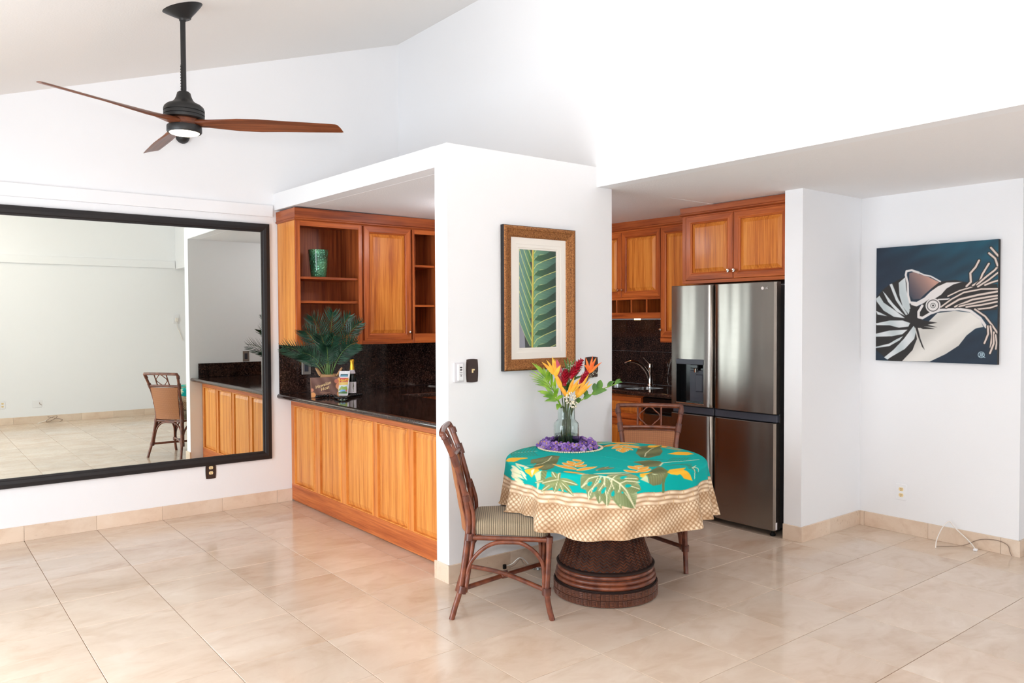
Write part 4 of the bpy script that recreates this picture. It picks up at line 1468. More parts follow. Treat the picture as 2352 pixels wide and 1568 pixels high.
V = np.stack([iu0 + uu * (iu1 - iu0), np.full_like(uu, 3.795 - 0.0068), iv0 + vv * (iv1 - iv0)], -1)
grid_mesh('print', V, ra.sample(uu * 0.30, vv * 0.61), M_PRINT, pc)

# ------------------------------------------------------------------ nautilus painting
NA = [["p","k",[[-0.003,0.555],[0.062,0.63],[0.133,0.68],[0.263,0.738],[0.299,0.499],[0.388,0.473],[0.403,0.361],[0.388,0.301],[0.416,0.115],[0.253,0.001],[0.122,-0.002],[-0.004,0.097]]],["p","s",[[0.202,0.685],[0.259,0.731],[0.27,0.62],[0.307,0.461],[0.292,0.408],[0.239,0.478],[0.209,0.578]]],["p","s",[[0.121,0.673],[0.144,0.68],[0.201,0.54],[0.284,0.408],[0.269,0.401],[0.178,0.533]]],["p","s",[[-0.001,0.551],[0.03,0.577],[0.07,0.514],[0.163,0.45],[0.261,0.375],[0.162,0.388],[0.069,0.444],[0.006,0.524]]],["p","s",[[0.058,0.619],[0.086,0.59],[0.155,0.503],[0.262,0.394],[0.186,0.434],[0.109,0.52]]],["p","s",[[-0.0,0.442],[0.038,0.426],[0.104,0.394],[0.014,0.409]]],["p","s",[[-0.002,0.33],[0.124,0.355],[0.239,0.356],[0.306,0.333],[0.291,0.303],[0.208,0.292],[0.124,0.313],[0.006,0.314]]],["p","s",[[-0.002,0.237],[0.123,0.267],[0.284,0.276],[0.238,0.235],[0.146,0.217],[-0.003,0.21]]],["p","s",[[-0.003,0.12],[0.123,0.152],[0.185,0.19],[0.246,0.22],[0.215,0.182],[0.123,0.129],[-0.003,0.109]]],["p","s",[[0.076,0.028],[0.161,0.098],[0.253,0.197],[0.336,0.31],[0.358,0.272],[0.343,0.197],[0.261,0.107],[0.146,0.037],[0.107,0.01]]],["p","b",[[0.347,0.294],[0.388,0.29],[0.461,0.345],[0.533,0.417],[0.674,0.435],[0.796,0.418],[0.87,0.359],[0.896,0.302],[0.836,0.288],[0.769,0.232],[0.707,0.146],[0.602,0.072],[0.474,0.005],[0.237,0.0],[0.328,0.1],[0.365,0.197]]],["p","k",[[0.347,0.302],[0.369,0.302],[0.395,0.197],[0.431,0.104],[0.409,0.13],[0.376,0.212]]],["p","k",[[0.299,0.453],[0.359,0.459],[0.388,0.361],[0.533,0.336],[0.454,0.319],[0.533,0.298],[0.424,0.305],[0.515,0.284],[0.417,0.282],[0.366,0.302],[0.314,0.31]]],["p","k",[[0.388,0.473],[0.447,0.538],[0.519,0.557],[0.583,0.533],[0.674,0.558],[0.844,0.594],[0.995,0.601],[0.994,0.44],[0.877,0.43],[0.708,0.449],[0.547,0.446],[0.461,0.419],[0.403,0.376],[0.366,0.399]]],["p","k",[[0.491,0.633],[0.555,0.681],[0.675,0.689],[0.764,0.666],[0.844,0.644],[0.995,0.643],[0.995,0.587],[0.844,0.587],[0.674,0.566],[0.576,0.533],[0.462,0.523]]],["p","h",[[0.293,0.763],[0.338,0.775],[0.389,0.749],[0.462,0.723],[0.52,0.69],[0.548,0.678],[0.491,0.633],[0.433,0.583],[0.389,0.54],[0.329,0.535],[0.3,0.574],[0.293,0.68]]],["p","w",[[0.3,0.521],[0.359,0.515],[0.425,0.55],[0.476,0.6],[0.534,0.641],[0.605,0.671],[0.73,0.671],[0.661,0.653],[0.605,0.62],[0.562,0.57],[0.519,0.543],[0.462,0.534],[0.418,0.502],[0.359,0.476],[0.314,0.489]]],["l","w",[[0.375,0.765],[0.315,0.788],[0.27,0.783],[0.263,0.75],[0.281,0.68],[0.286,0.574],[0.303,0.51]],0.018],["l","w",[[0.375,0.765],[0.419,0.744],[0.477,0.729],[0.555,0.681]],0.012],["l","w",[[0.407,0.48],[0.377,0.429],[0.377,0.384],[0.41,0.376],[0.476,0.415],[0.554,0.442],[0.708,0.449],[0.796,0.432],[0.87,0.373],[0.916,0.301]],0.022],["l","w",[[0.541,0.531],[0.66,0.534]],0.012],["l","k",[[0.562,0.468],[0.646,0.531],[0.743,0.584],[0.877,0.607],[0.995,0.605]],0.024699999999999996],["l","q",[[0.562,0.468],[0.646,0.531],[0.743,0.584],[0.877,0.607],[0.995,0.605]],0.013],["l","k",[[0.604,0.466],[0.708,0.528],[0.844,0.559],[0.995,0.584]],0.0304],["l","q",[[0.604,0.466],[0.708,0.528],[0.844,0.559],[0.995,0.584]],0.016],["l","k",[[0.674,0.468],[0.81,0.524],[0.995,0.552]],0.028499999999999998],["l","q",[[0.674,0.468],[0.81,0.524],[0.995,0.552]],0.015],["l","k",[[0.708,0.47],[0.844,0.5],[0.995,0.53]],0.0266],["l","q",[[0.708,0.47],[0.844,0.5],[0.995,0.53]],0.014],["l","k",[[0.763,0.465],[0.877,0.479],[0.995,0.502]],0.0266],["l","q",[[0.763,0.465],[0.877,0.479],[0.995,0.502]],0.014],["l","k",[[0.843,0.445],[0.942,0.454],[0.994,0.472]],0.024699999999999996],["l","q",[[0.843,0.445],[0.942,0.454],[0.994,0.472]],0.013],["l","k",[[0.618,0.557],[0.709,0.6],[0.811,0.628]],0.0209],["l","q",[[0.618,0.557],[0.709,0.6],[0.811,0.628]],0.011],["l","k",[[0.763,0.634],[0.797,0.668],[0.792,0.74],[0.832,0.787],[0.857,0.839]],0.0304],["l","q",[[0.763,0.634],[0.797,0.668],[0.792,0.74],[0.832,0.787],[0.857,0.839]],0.016],["l","k",[[0.811,0.639],[0.864,0.671],[0.884,0.727],[0.931,0.809]],0.028499999999999998],["l","q",[[0.811,0.639],[0.864,0.671],[0.884,0.727],[0.931,0.809]],0.015],["l","k",[[0.844,0.644],[0.911,0.704],[0.976,0.756],[0.997,0.783]],0.028499999999999998],["l","q",[[0.844,0.644],[0.911,0.704],[0.976,0.756],[0.997,0.783]],0.015],["l","k",[[0.851,0.628],[0.93,0.678],[0.999,0.734]],0.0266],["l","q",[[0.851,0.628],[0.93,0.678],[0.999,0.734]],0.014],["l","k",[[0.904,0.639],[0.956,0.659],[0.999,0.671]],0.0266],["l","q",[[0.904,0.639],[0.956,0.659],[0.999,0.671]],0.014],["l","k",[[0.931,0.893],[0.977,0.848],[0.996,0.79]],0.028499999999999998],["l","q",[[0.931,0.893],[0.977,0.848],[0.996,0.79]],0.015],["l","k",[[0.945,0.935],[0.999,0.867]],0.028499999999999998],["l","q",[[0.945,0.935],[0.999,0.867]],0.015],["l","k",[[0.83,0.445],[0.909,0.386],[0.961,0.315],[1.0,0.255]],0.0266],["l","q",[[0.83,0.445],[0.909,0.386],[0.961,0.315],[1.0,0.255]],0.014],["l","k",[[0.929,0.308],[0.932,0.245],[0.905,0.171]],0.0266],["l","q",[[0.929,0.308],[0.932,0.245],[0.905,0.171]],0.014],["l","k",[[0.948,0.308],[0.961,0.231],[0.951,0.139]],0.0266],["l","q",[[0.948,0.308],[0.961,0.231],[0.951,0.139]],0.014],["l","k",[[0.974,0.259],[0.974,0.168],[0.947,0.09]],0.0266],["l","q",[[0.974,0.259],[0.974,0.168],[0.947,0.09]],0.014],["l","k",[[0.987,0.238],[0.996,0.175],[0.99,0.126]],0.0228],["l","q",[[0.987,0.238],[0.996,0.175],[0.99,0.126]],0.012],["c","w",[0.497,0.481],0.062],["c","k",[0.497,0.481],0.05],["c","w",[0.497,0.481],0.044],["c","G",[0.497,0.481],0.022],["c","w",[0.497,0.481],0.017],["c","k",[0.497,0.481],0.008],["c","S",[0.882,0.076],0.026],["c","B",[0.882,0.076],0.021],["l","S",[[0.875,0.09],[0.875,0.065],[0.868,0.061]],0.005],["l","S",[[0.885,0.09],[0.885,0.06]],0.005],["l","S",[[0.885,0.09],[0.895,0.086],[0.894,0.077],[0.885,0.076],[0.898,0.06]],0.005],["l","S",[[0.898,0.063],[0.911,0.053]],0.005]]
pt = thing('canvas_painting', 'square canvas painting of a black and white nautilus on teal', 'painting', (XB, 2.45, 1.232))
CY0, CY1, CZ0, CZ1, CD = 2.046, 2.846, 1.232, 2.044, 0.035
MB().box(XB - CD, XB - 0.001, CY0, CY1, CZ0, CZ1).build('stretched_edge', plain('painting_edge_black', (22, 20, 22), 0.6), pt)
rs = Raster(0, 1, 0, 1, 0.0026, (26, 44, 62))
nz = np.zeros(rs.X.shape)
for k in range(26):
    a = RNG.uniform(0.2, 0.6); fx, ph = RNG.uniform(5, 60), RNG.uniform(0, 6.28)
    nz += np.sin((rs.Y * math.cos(a) - rs.X * math.sin(a)) * fx + ph + 3 * np.sin(rs.X * RNG.uniform(2, 7) + ph))
nz = nz / 8
tl = np.clip((rs.X * 0.9 + rs.Y * 1.0 - 0.95) * 1.1, 0, 1) * np.clip(0.8 + 0.35 * nz, 0, 1.2)
rs.im = np.array((26, 42, 60)) * (1 - tl[..., None]) + np.array((18, 88, 108)) * tl[..., None] + nz[..., None] * np.array((1.5, 3, 4))


def shade(c0, c1, f_):
    def g_(X, Y):
        k = np.clip(f_(X, Y), 0, 1)[..., None]
        return np.asarray(c0, float) * (1 - k) + np.asarray(c1, float) * k
    return g_


NC = {'k': (38, 34, 33), 'w': (228, 222, 220), 'S': (190, 214, 224), 'B': (30, 50, 70), 'G': (90, 96, 92),
      'q': (224, 206, 196), 's': shade((226, 228, 230), (186, 196, 198), lambda X, Y: 0.5 + 0.35 * np.sin(X * 30 + Y * 12)),
      'b': shade((232, 228, 222), (196, 192, 186), lambda X, Y: 0.4 + 0.4 * np.sin(X * 14 - Y * 18) - 0.4 * (X - 0.4)),
      'h': shade((60, 62, 76), (196, 150, 134), lambda X, Y: (X - 0.30) * 3.4 + (Y - 0.56) * 2.4)}
for it in NA:
    if it[0] == 'p': rs.poly(it[2], NC[it[1]])
    elif it[0] == 'l': rs.line(it[2], it[3], NC[it[1]])
    else: rs.disc(it[2], it[3], NC[it[1]])
uu, vv = np.meshgrid(np.linspace(0, 1, 340), np.linspace(0, 1, 340))
V = np.stack([np.full_like(uu, XB - CD - 0.0006), CY1 - uu * (CY1 - CY0), CZ0 + vv * (CZ1 - CZ0)], -1)
grid_mesh('painted_face', V, rs.sample(uu, vv), M_CANVAS, pt)


# ------------------------------------------------------------------ loose cables
c = thing('loose_cable', 'thin white cable looping on the floor under the painting', 'cable', (5.5, 2.25, 0))
MB().tube(smoothpath([(5.42, 2.335, 0.004), (5.47, 2.35, 0.05), (5.56, 2.35, 0.12), (5.60, 2.325, 0.155), (5.60, 2.29, 0.12), (5.59, 2.19, 0.045), (5.57, 2.15, 0.012), (5.565, 2.145, 0.012)], 6), 0.0035, 6).build('white_lead', M_CABLE, c)
MB().tube(smoothpath([(5.44, 2.345, 0.012), (5.52, 2.30, 0.006), (5.59, 2.23, 0.015), (5.605, 2.14, 0.07), (5.61, 2.04, 0.088), (5.612, 1.975, 0.07), (5.612, 1.96, 0.03), (5.60, 1.945, 0.008)], 6), 0.003, 6).build('grey_lead', M_CABLEG, c)
MB().box(5.555, 5.578, 2.135, 2.16, 0.001, 0.016, c=0.004).build('plug', M_WHITEPL, c)
c = thing('loose_cable', 'white and grey wires with crumpled foil under the table', 'cable', (3.0, 3.74, 0))
MB().tube(smoothpath([(2.905, 3.778, 0.026), (2.95, 3.765, 0.035), (2.985, 3.755, 0.06), (3.01, 3.75, 0.066), (3.04, 3.745, 0.045), (3.06, 3.74, 0.02)], 5), 0.0035, 6).build('white_wire', M_CABLE, c)
MB().tube(smoothpath([(2.93, 3.77, 0.02), (2.96, 3.755, 0.03), (3.0, 3.745, 0.06), (3.02, 3.735, 0.03), (3.035, 3.70, 0.006), (3.05, 3.66, 0.006)], 5), 0.004, 6).build('grey_wire', M_CABLEG, c)
MB().box(2.89, 2.91, 3.765, 3.781, 0.012, 0.04, c=0.002).build('wall_clip', M_BLACK, c)
fo = MB()
for k in range(9):
    fo.ball((3.055 + RNG.uniform(-.03, .03), 3.645 + RNG.uniform(-.025, .025), 0.012 + RNG.uniform(0, .01)), (0.013, 0.011, 0.009), 6, 4)
fo.build('foil_wad', M_FOIL, c)
c = thing('loose_cable', 'coiled grey cable on the floor reflected in the mirror', 'cable', (1.8, YO + 0.08, 0))
MB().tube(smoothpath([(1.66, YO + 0.10, 0.005), (1.75, YO + 0.09, 0.03), (1.80, YO + 0.08, 0.05)], 4), 0.005, 6).build('white_tail', M_CABLE, c)
MB().tube([(1.85 + 0.075 * math.cos(a), YO + 0.08 + 0.05 * math.sin(a), 0.055 + 0.045 * math.sin(a + 0.8)) for a in [2 * PI * k / 24 for k in range(24)]], 0.004, 6, closed=True).build('coil', M_CABLEG, c)
MB().tube(smoothpath([(1.80, YO + 0.05, 0.09), (1.90, YO + 0.06, 0.06), (2.0, YO + 0.06, 0.03), (1.95, YO + 0.10, 0.006)], 4), 0.004, 6).build('grey_tail', M_CABLEG, c)

# ------------------------------------------------------------------ ceiling fan
FXY = (1.325, 4.725)
fan = thing('ceiling_fan', 'black ceiling fan with three carved wooden blades and lit lamp', 'fan', (FXY[0], FXY[1], 2.60))
# canopy tilts with the ceiling
cz = ceil_z(FXY[0])
cn = MB().lathe([(0.0, -0.068), (0.026, -0.068), (0.030, -0.060), (0.040, -0.052), (0.064, -0.036), (0.096, -0.013), (0.112, 0.0), (0.112, 0.004), (0.0, 0.004)], (0, 0, 0), 32)
ang = math.atan(0.3208)
cn.v = [(x * math.cos(ang) - z * math.sin(ang) + FXY[0], y + FXY[1], x * math.sin(ang) + z * math.cos(ang) + cz) for x, y, z in cn.v]
cn.build('canopy', M_FANBLK, fan, smooth=40)
MB().lathe([(0.0, cz - 0.075), (0.018, cz - 0.075), (0.022, cz - 0.06), (0.016, cz - 0.05), (0.0, cz - 0.05)], (FXY[0], FXY[1], 0), 16).tube([(FXY[0], FXY[1], cz - 0.06), (FXY[0], FXY[1], 2.83)], 0.0145, 16).build('down_rod', M_FANBLK, fan, smooth=40)
ch = MB()
for k in range(9):
    ch.ball((FXY[0] - 0.018, FXY[1] - 0.012, 2.86 + k * 0.016), 0.004, 6, 4)
ch.tube([(FXY[0] - 0.018, FXY[1] - 0.012, 2.85), (FXY[0] - 0.018, FXY[1] - 0.012, 3.0)], 0.0012, 5)
ch.build('safety_cable', M_FANBLK, fan, smooth=40)
MB().lathe([(0.0, 2.85), (0.028, 2.85), (0.036, 2.843), (0.042, 2.82), (0.052, 2.80), (0.068, 2.785), (0.092, 2.775), (0.106, 2.762), (0.111, 2.748), (0.111, 2.737), (0.106, 2.7355), (0.106, 2.7325), (0.111, 2.731), (0.111, 2.716), (0.107, 2.7145), (0.107, 2.712), (0.111, 2.7105), (0.109, 2.697), (0.06, 2.695), (0.0, 2.695)], (FXY[0], FXY[1], 0), 40).build('motor_housing', M_FANBLK, fan, smooth=35)
MB().lathe([(0.0, 2.698), (0.075, 2.698), (0.082, 2.69), (0.082, 2.657), (0.06, 2.652), (0.0, 2.652)], (FXY[0], FXY[1], 0), 30).build('blade_hub', M_BLADE, fan, smooth=40)


def blade(angle):
    st = [(0.03, 0.085, 0.040, 0), (0.08, 0.090, 0.038, 3), (0.13, 0.088, 0.030, 8), (0.20, 0.094, 0.022, 18), (0.30, 0.114, 0.016, 23), (0.42, 0.126, 0.013, 21), (0.55, 0.122, 0.012, 17), (0.70, 0.112, 0.011, 16), (0.82, 0.102, 0.010, 15), (0.868, 0.096, 0.009, 15), (0.88, 0.086, 0.004, 15)]
    n = 14
    vs, fs = [], []
    ca, sa = math.cos(angle), math.sin(angle)
    for i, (x, c, t, ph) in enumerate(st):
        p = math.radians(ph)
        for k in range(n):
            a = 2 * PI * k / n
            y = c / 2 * math.cos(a)
            z = t / 2 * math.copysign(abs(math.sin(a)) ** 0.7, math.sin(a)) + 0.004 * (1 - (2 * y / c) ** 2)
            y2 = y * math.cos(p) + z * math.sin(p)
            z2 = -y * math.sin(p) + z * math.cos(p)
            xx = x + (0.03 * y / c if i >= len(st) - 2 else 0)
            zz = 2.672 + z2 - 0.010 * (x / 0.88)
            vs.append((FXY[0] + xx * ca - y2 * sa, FXY[1] + xx * sa + y2 * ca, zz))
    for i in range(len(st) - 1):
        for k in range(n):
            fs.append((i * n + k, i * n + (k + 1) % n, (i + 1) * n + (k + 1) % n, (i + 1) * n + k))
    fs += [tuple(range(n)), tuple((len(st) - 1) * n + k for k in range(n))]
    # mesh in blade-local axes so the grain follows the length
    b = MB()
    loc = []
    for (x, y, z) in vs:
        dx, dy = x - FXY[0], y - FXY[1]
        loc.append((dx * ca + dy * sa, -dx * sa + dy * ca, z - 2.60))
    b.add(loc, fs)
    o = b.build('blade', M_BLADE, fan, local=True, smooth=50)
    o.rotation_euler = (0, 0, angle)
    return o


for a in (88, 208.5, 328.5):
    blade(math.radians(a))
MB().lathe([(0.0, 2.655), (0.093, 2.655), (0.095, 2.65), (0.095, 2.622), (0.090, 2.615), (0.083, 2.615), (0.083, 2.622), (0.0, 2.622)], (FXY[0], FXY[1], 0), 40).build('light_ring', M_FANBLK, fan, smooth=40)
MB().lathe([(0.082, 2.620), (0.078, 2.612), (0.06, 2.606), (0.03, 2.603), (0.0, 2.602)], (FXY[0], FXY[1], 0), 36).build('light_lens', M_LENS, fan, smooth=60)


# ------------------------------------------------------------------ rattan chair (local: x forward, y left)
def lerp_tab(tab, z):
    for (a, va), (b, vb) in zip(tab[:-1], tab[1:]):
        if z <= b:
            t = (z - a) / (b - a)
            return va + (vb - va) * t
    return tab[-1][1]


POST_U = [(0, 0.0), (0.07, 0.020), (0.146, 0.043), (0.28, 0.064), (0.41, 0.080), (0.5, 0.086), (0.62, 0.072), (0.72, 0.046), (0.81, 0.019), (0.88, -0.008), (0.945, -0.034)]
POST_S = [(0, 0.215), (0.146, 0.196), (0.41, 0.166), (0.5, 0.163), (0.72, 0.178), (0.81, 0.190), (0.945, 0.214)]
U0 = 0.25


def post_pt(z, side, du=0.0, ds=0.0):
    return (lerp_tab(POST_U, z) + du - U0, side * (lerp_tab(POST_S, z) + ds), z)


def chair_proto():
    root = thing('rattan_chair', 'rattan dining chair with woven cane back on the left of the table', 'chair', (0, 0, 0))
    R0 = 0.0148

    def pole(name, pts, r=R0, k=4, n=10, mat=M_RATTAN, parent=root):
        return MB().tube(smoothpath(pts, k), r, n).build(name, mat, parent, local=True, smooth=60)

    def wrap(p, q, r=0.0195, parent=root):
        return MB().tube([p, q], r, 10).build('binding', M_WRAP, parent, local=True, smooth=60)
    for sd in (-1, 1):
        leg = pole('rear_post', [post_pt(z, sd) for z in (0.0, 0.07, 0.146, 0.28, 0.41, 0.5, 0.62, 0.72, 0.81, 0.88, 0.935)])
        pole('post_doubler', [post_pt(0.135, sd, 0.030), post_pt(0.28, sd, 0.030), post_pt(0.41, sd, 0.030), post_pt(0.52, sd, 0.028), post_pt(0.58, sd, 0.022), post_pt(0.645, sd, 0.012)], 0.011, parent=leg)
        for z0, z1, r in ((0.13, 0.165, 0.024), (0.395, 0.43, 0.025), (0.60, 0.63, 0.020), (0.785, 0.84, 0.020), (0.90, 0.93, 0.019)):
            wrap(post_pt(z0, sd, 0.012 if z0 < 0.5 else 0.004), post_pt(z1, sd, 0.012 if z1 < 0.5 else 0.004), r, leg)
        fl_ = pole('front_leg', [(0.516 - U0, sd * 0.232, 0.0), (0.500 - U0, sd * 0.230, 0.06), (0.489 - U0, sd * 0.228, 0.146), (0.496 - U0, sd * 0.226, 0.28), (0.503 - U0, sd * 0.225, 0.424)])
        wrap((0.487 - U0, sd * 0.227, 0.128), (0.488 - U0, sd * 0.227, 0.165), 0.023, fl_)
        wrap((0.502 - U0, sd * 0.225, 0.395), (0.503 - U0, sd * 0.225, 0.427), 0.019, fl_)
        # arched brace under the side rail
        br = [(0.068, 0.145), (0.076, 0.21), (0.098, 0.286), (0.155, 0.352), (0.222, 0.388), (0.30, 0.394), (0.365, 0.388), (0.43, 0.345), (0.468, 0.284), (0.474, 0.20), (0.473, 0.13)]
        pole('arched_brace', [(u - U0, sd * (0.186 + 0.09 * (u - 0.07)), z) for u, z in br], 0.0105)
        pole('side_rail', [(0.085 - U0, sd * 0.168, 0.410), (0.30 - U0, sd * 0.197, 0.410), (0.503 - U0, sd * 0.225, 0.410)], 0.0125)
    for u, hw in ((0.085, 0.168), (0.500, 0.225)):
        pole('cross_rail', [(u - U0, -hw, 0.410), (u - U0, 0, 0.410), (u - U0, hw, 0.410)], 0.0125)
        du = 0.0
        br = [(-1.0, 0.15 if u < 0.2 else 0.16), (-0.98, 0.24), (-0.80, 0.335), (-0.45, 0.388), (0, 0.394), (0.45, 0.388), (0.80, 0.335), (0.98, 0.24), (1.0, 0.15 if u < 0.2 else 0.16)]
        pole('arched_brace', [(u - U0 - (0.022 if u < 0.2 else 0.012) * (1 - (z - 0.15) / 0.25), t * (hw + (0.012 if u < 0.2 else -0.008)), z) for t, z in br], 0.0095)
    # crossed stretchers
    pole('stretcher', [(0.055 - U0, -0.192, 0.150), (0.27 - U0, 0.018, 0.152), (0.487 - U0, 0.226, 0.150)], 0.0125)
    pole('stretcher', [(0.055 - U0, 0.192, 0.150), (0.27 - U0, -0.018, 0.172), (0.487 - U0, -0.226, 0.150)], 0.0125)
    MB().tube([(0.255 - U0, 0, 0.158), (0.29 - U0, 0, 0.166)], 0.021, 10).build('binding', M_WRAP, root, local=True, smooth=60)
    # back rails and ornament
    zt, zl = 0.952, 0.812
    ut, ul = -0.037, lerp_tab(POST_U, zl)
    pole('top_rail', [(-0.030 - U0, -0.212, 0.928), (ut - 0.002 - U0, -0.208, zt - 0.004), (ut - 0.010 - U0, -0.19, zt), (ut - 0.018 - U0, 0, zt + 0.002), (ut - 0.010 - U0, 0.19, zt), (ut - 0.002 - U0, 0.208, zt - 0.004), (-0.030 - U0, 0.212, 0.928)], 0.0155, 6)
    pole('back_rail', [(ul - U0, -0.192, zl), (ul - 0.012 - U0, 0, zl + 0.004), (ul - U0, 0.192, zl)], 0.013)
    for s in (-0.078, 0.078):
        pole('spindle', [(ul - 0.010 - U0, s, zl), (ut - 0.015 - U0, s, zt)], 0.0065, n=8)
    cz_ = (zt + zl) / 2
    loop = []
    for k in range(40):
        a = 2 * PI * k / 40
        r = 1 + 0.10 * math.cos(4 * a)
        yy, zz = 0.064 * r * math.cos(a), 0.056 * r * math.sin(a)
        tt = (zz + 0.07) / 0.14
        loop.append((ul - 0.011 + (ut - ul - 0.006) * tt - U0, yy, cz_ + zz))
    MB().tube(loop, 0.0045, 6, closed=True).build('oval_ornament', M_RATTAN, root, local=True, smooth=60)
    # woven cane panel, bowed backwards
    nz_, ns = 14, 12
    front, back = [], []
    for j in range(nz_ + 1):
        z = 0.435 + (0.795 - 0.435) * j / nz_
        hw = lerp_tab(POST_S, z) - 0.012
        for i in range(ns + 1):
            t = -1 + 2 * i / ns
            tz = j / nz_
            u = lerp_tab(POST_U, z) - 0.006 - 0.028 * (1 - t * t) - 0.018 * math.sin(PI * tz)
            front.append((u - U0, t * hw, z)); back.append((u - 0.006 - U0, t * hw, z))
    w = ns + 1
    fs = [(j * w + i, j * w + i + 1, (j + 1) * w + i + 1, (j + 1) * w + i) for j in range(nz_) for i in range(ns)]
    N0 = len(front)
    fs2 = [tuple(N0 + q for q in f_[::-1]) for f_ in fs]
    rim = [i for i in range(w)] + [j * w + ns for j in range(1, nz_ + 1)] + [nz_ * w + i for i in range(ns - 1, -1, -1)] + [j * w for j in range(nz_ - 1, 0, -1)]
    fs3 = [(rim[k], rim[(k + 1) % len(rim)], N0 + rim[(k + 1) % len(rim)], N0 + rim[k]) for k in range(len(rim))]
    pn = MB().add(front + back, fs + fs2 + fs3).build('cane_panel', M_CANE, root, local=True, smooth=50)
    MB().tube([tuple(Vector(front[k]) + Vector((0.002, 0, 0))) for k in rim], 0.0055, 6, closed=True).build('panel_edge', M_RATTAN, pn, local=True, smooth=60)
    # cushion
    def foot(ins, z, n=5):
        r = max(0.012, 0.035 - ins * 0.3)
        u0, u1, h0, h1 = 0.112 + ins, 0.498 - ins, 0.172 - ins, 0.222 - ins
        cs = [((u1 - r), (h1 - r), 0), ((u0 + r), (h0 - r), 90), ((u0 + r), -(h0 - r), 180), ((u1 - r), -(h1 - r), 270)]
        out = []
        for cu_, cs_, a0 in cs:
            for k in range(n):
                a = math.radians(a0 + 90 * k / (n - 1))
                out.append((cu_ + r * math.cos(a) - U0, cs_ + r * math.sin(a), z))
        return out
    prof = [(0.010, 0.422), (0.0, 0.427), (-0.002, 0.432), (0.0, 0.437), (-0.004, 0.455), (-0.002, 0.482), (0.008, 0.493), (0.04, 0.501), (0.09, 0.506), (0.14, 0.507)]
    vs, n = [], 20
    for ins, z in prof: vs += foot(ins, z)
    fs = [(i * n + k, i * n + (k + 1) % n, (i + 1) * n + (k + 1) % n, (i + 1) * n + k) for i in range(len(prof) - 1) for k in range(n)] + [tuple(range(n)), tuple((len(prof) - 1) * n + k for k in range(n))]
    MB().add(vs, fs).build('seat_cushion', M_CUSHION, root, local=True, smooth=50)
    return root


def copy_tree(o, parent=None):
    c_ = o.copy()
    COL.objects.link(c_)
    c_.parent = parent
    for k in list(o.children):
        copy_tree(k, c_)
    return c_


CH1 = ((2.542, 3.341), math.radians(-38.07))
CH2 = ((3.772, 3.392), math.radians(-139.5))
ch1 = chair_proto()
ch2 = copy_tree(ch1)
ch1.location = (CH1[0][0], CH1[0][1], 0); ch1.rotation_euler = (0, 0, CH1[1])
ch2.location = (CH2[0][0], CH2[0][1], 0); ch2.rotation_euler = (0, 0, CH2[1])
ch1['group'] = ch2['group'] = 'rattan chairs at the round table'
ch2['label'] = 'rattan dining chair behind the table in front of the refrigerator'

# ------------------------------------------------------------------ pedestal table
CT = np.array([3.136, 3.143])
tb = thing('pedestal_table', 'round dining table on a flared dark wicker pedestal', 'table', (CT[0], CT[1], 0))
c3 = (CT[0], CT[1], 0)
MB().lathe([(0.0, 0.72), (0.527, 0.72), (0.534, 0.728), (0.534, 0.748), (0.527, 0.756), (0.0, 0.756)], c3, 64).build('table_top', M_RATTAN, tb, smooth=40)
FLARE = [(0.262, 0.176), (0.255, 0.195), (0.240, 0.232), (0.222, 0.278), (0.208, 0.33), (0.200, 0.39), (0.197, 0.45), (0.204, 0.54), (0.225, 0.63), (0.26, 0.72)]
MB().lathe(FLARE, c3, 64).build('flared_column', M_WICKERD, tb, smooth=60)
MB().lathe([(0.262, 0.166), (0.2745, 0.168), (0.2765, 0.176), (0.270, 0.182), (0.258, 0.182)], c3, 64).build('collar', M_WICKERD, tb, smooth=50)
for i, (r, z) in enumerate(((0.272, 0.150), (0.279, 0.124), (0.284, 0.099))):
    MB().lathe([(r - 0.014 + 0.015 * math.cos(a), z + 0.0135 * math.sin(a)) for a in [-PI / 2 + PI * k / 8 for k in range(9)]], c3, 64).build('bent_rattan_ring', M_RATTAN, tb, smooth=60)
MB().lathe([(0.25, 0.17), (0.265, 0.165), (0.272, 0.088), (0.28, 0.084), (0.28, 0.003), (0.0, 0.003)], c3, 64).build('base_core', M_WICKERD, tb, smooth=40)
# basket-weave band of the foot: each woven block a piece of its own
band = MB().lathe([(0.285, 0.080), (0.2885, 0.078), (0.2885, 0.004), (0.285, 0.0015)], c3, 64).build('base_band', M_WICKERD, tb, smooth=40)


def block_mesh(vertical):
    b = MB()
    W, H_ = 0.0235, 0.0355
    for k in range(4):
        if vertical:
            a0, a1 = -W / 2 + k * W / 4 + 0.0003, -W / 2 + (k + 1) * W / 4 - 0.0003
            b.box(0.0, 0.0055, a0, a1, -H_ / 2 + 0.0006, H_ / 2 - 0.0006, c=0.0015)
        else:
            a0, a1 = -H_ / 2 + k * H_ / 4 + 0.0004, -H_ / 2 + (k + 1) * H_ / 4 - 0.0004
            b.box(0.0, 0.0050, -W / 2 + 0.0004, W / 2 - 0.0004, a0, a1, c=0.0015)
    me = bpy.data.meshes.new('woven_block')
    me.from_pydata(b.v, [], b.f)
    bm = bmesh.new(); bm.from_mesh(me); bmesh.ops.recalc_face_normals(bm, faces=bm.faces); bm.to_mesh(me); bm.free()
    me.materials.append(M_WICKER)
    return me


_bk = (block_mesh(True), block_mesh(False))
NB = 76
for row in range(2):
    for k in range(NB):
        a = 2 * PI * k / NB
        o = link('woven_block', _bk[(k + row) % 2], band)
        o.location = (0.288 * math.cos(a), 0.288 * math.sin(a), 0.0215 + row * 0.037)
        o.rotation_euler = (0, 0, a)
# herringbone strips of the flared column
ws_ = MB()
ncol = 84
fz = [p[1] for p in FLARE]


def flare_r(z):
    return float(np.interp(z, fz, [p[0] for p in FLARE]))


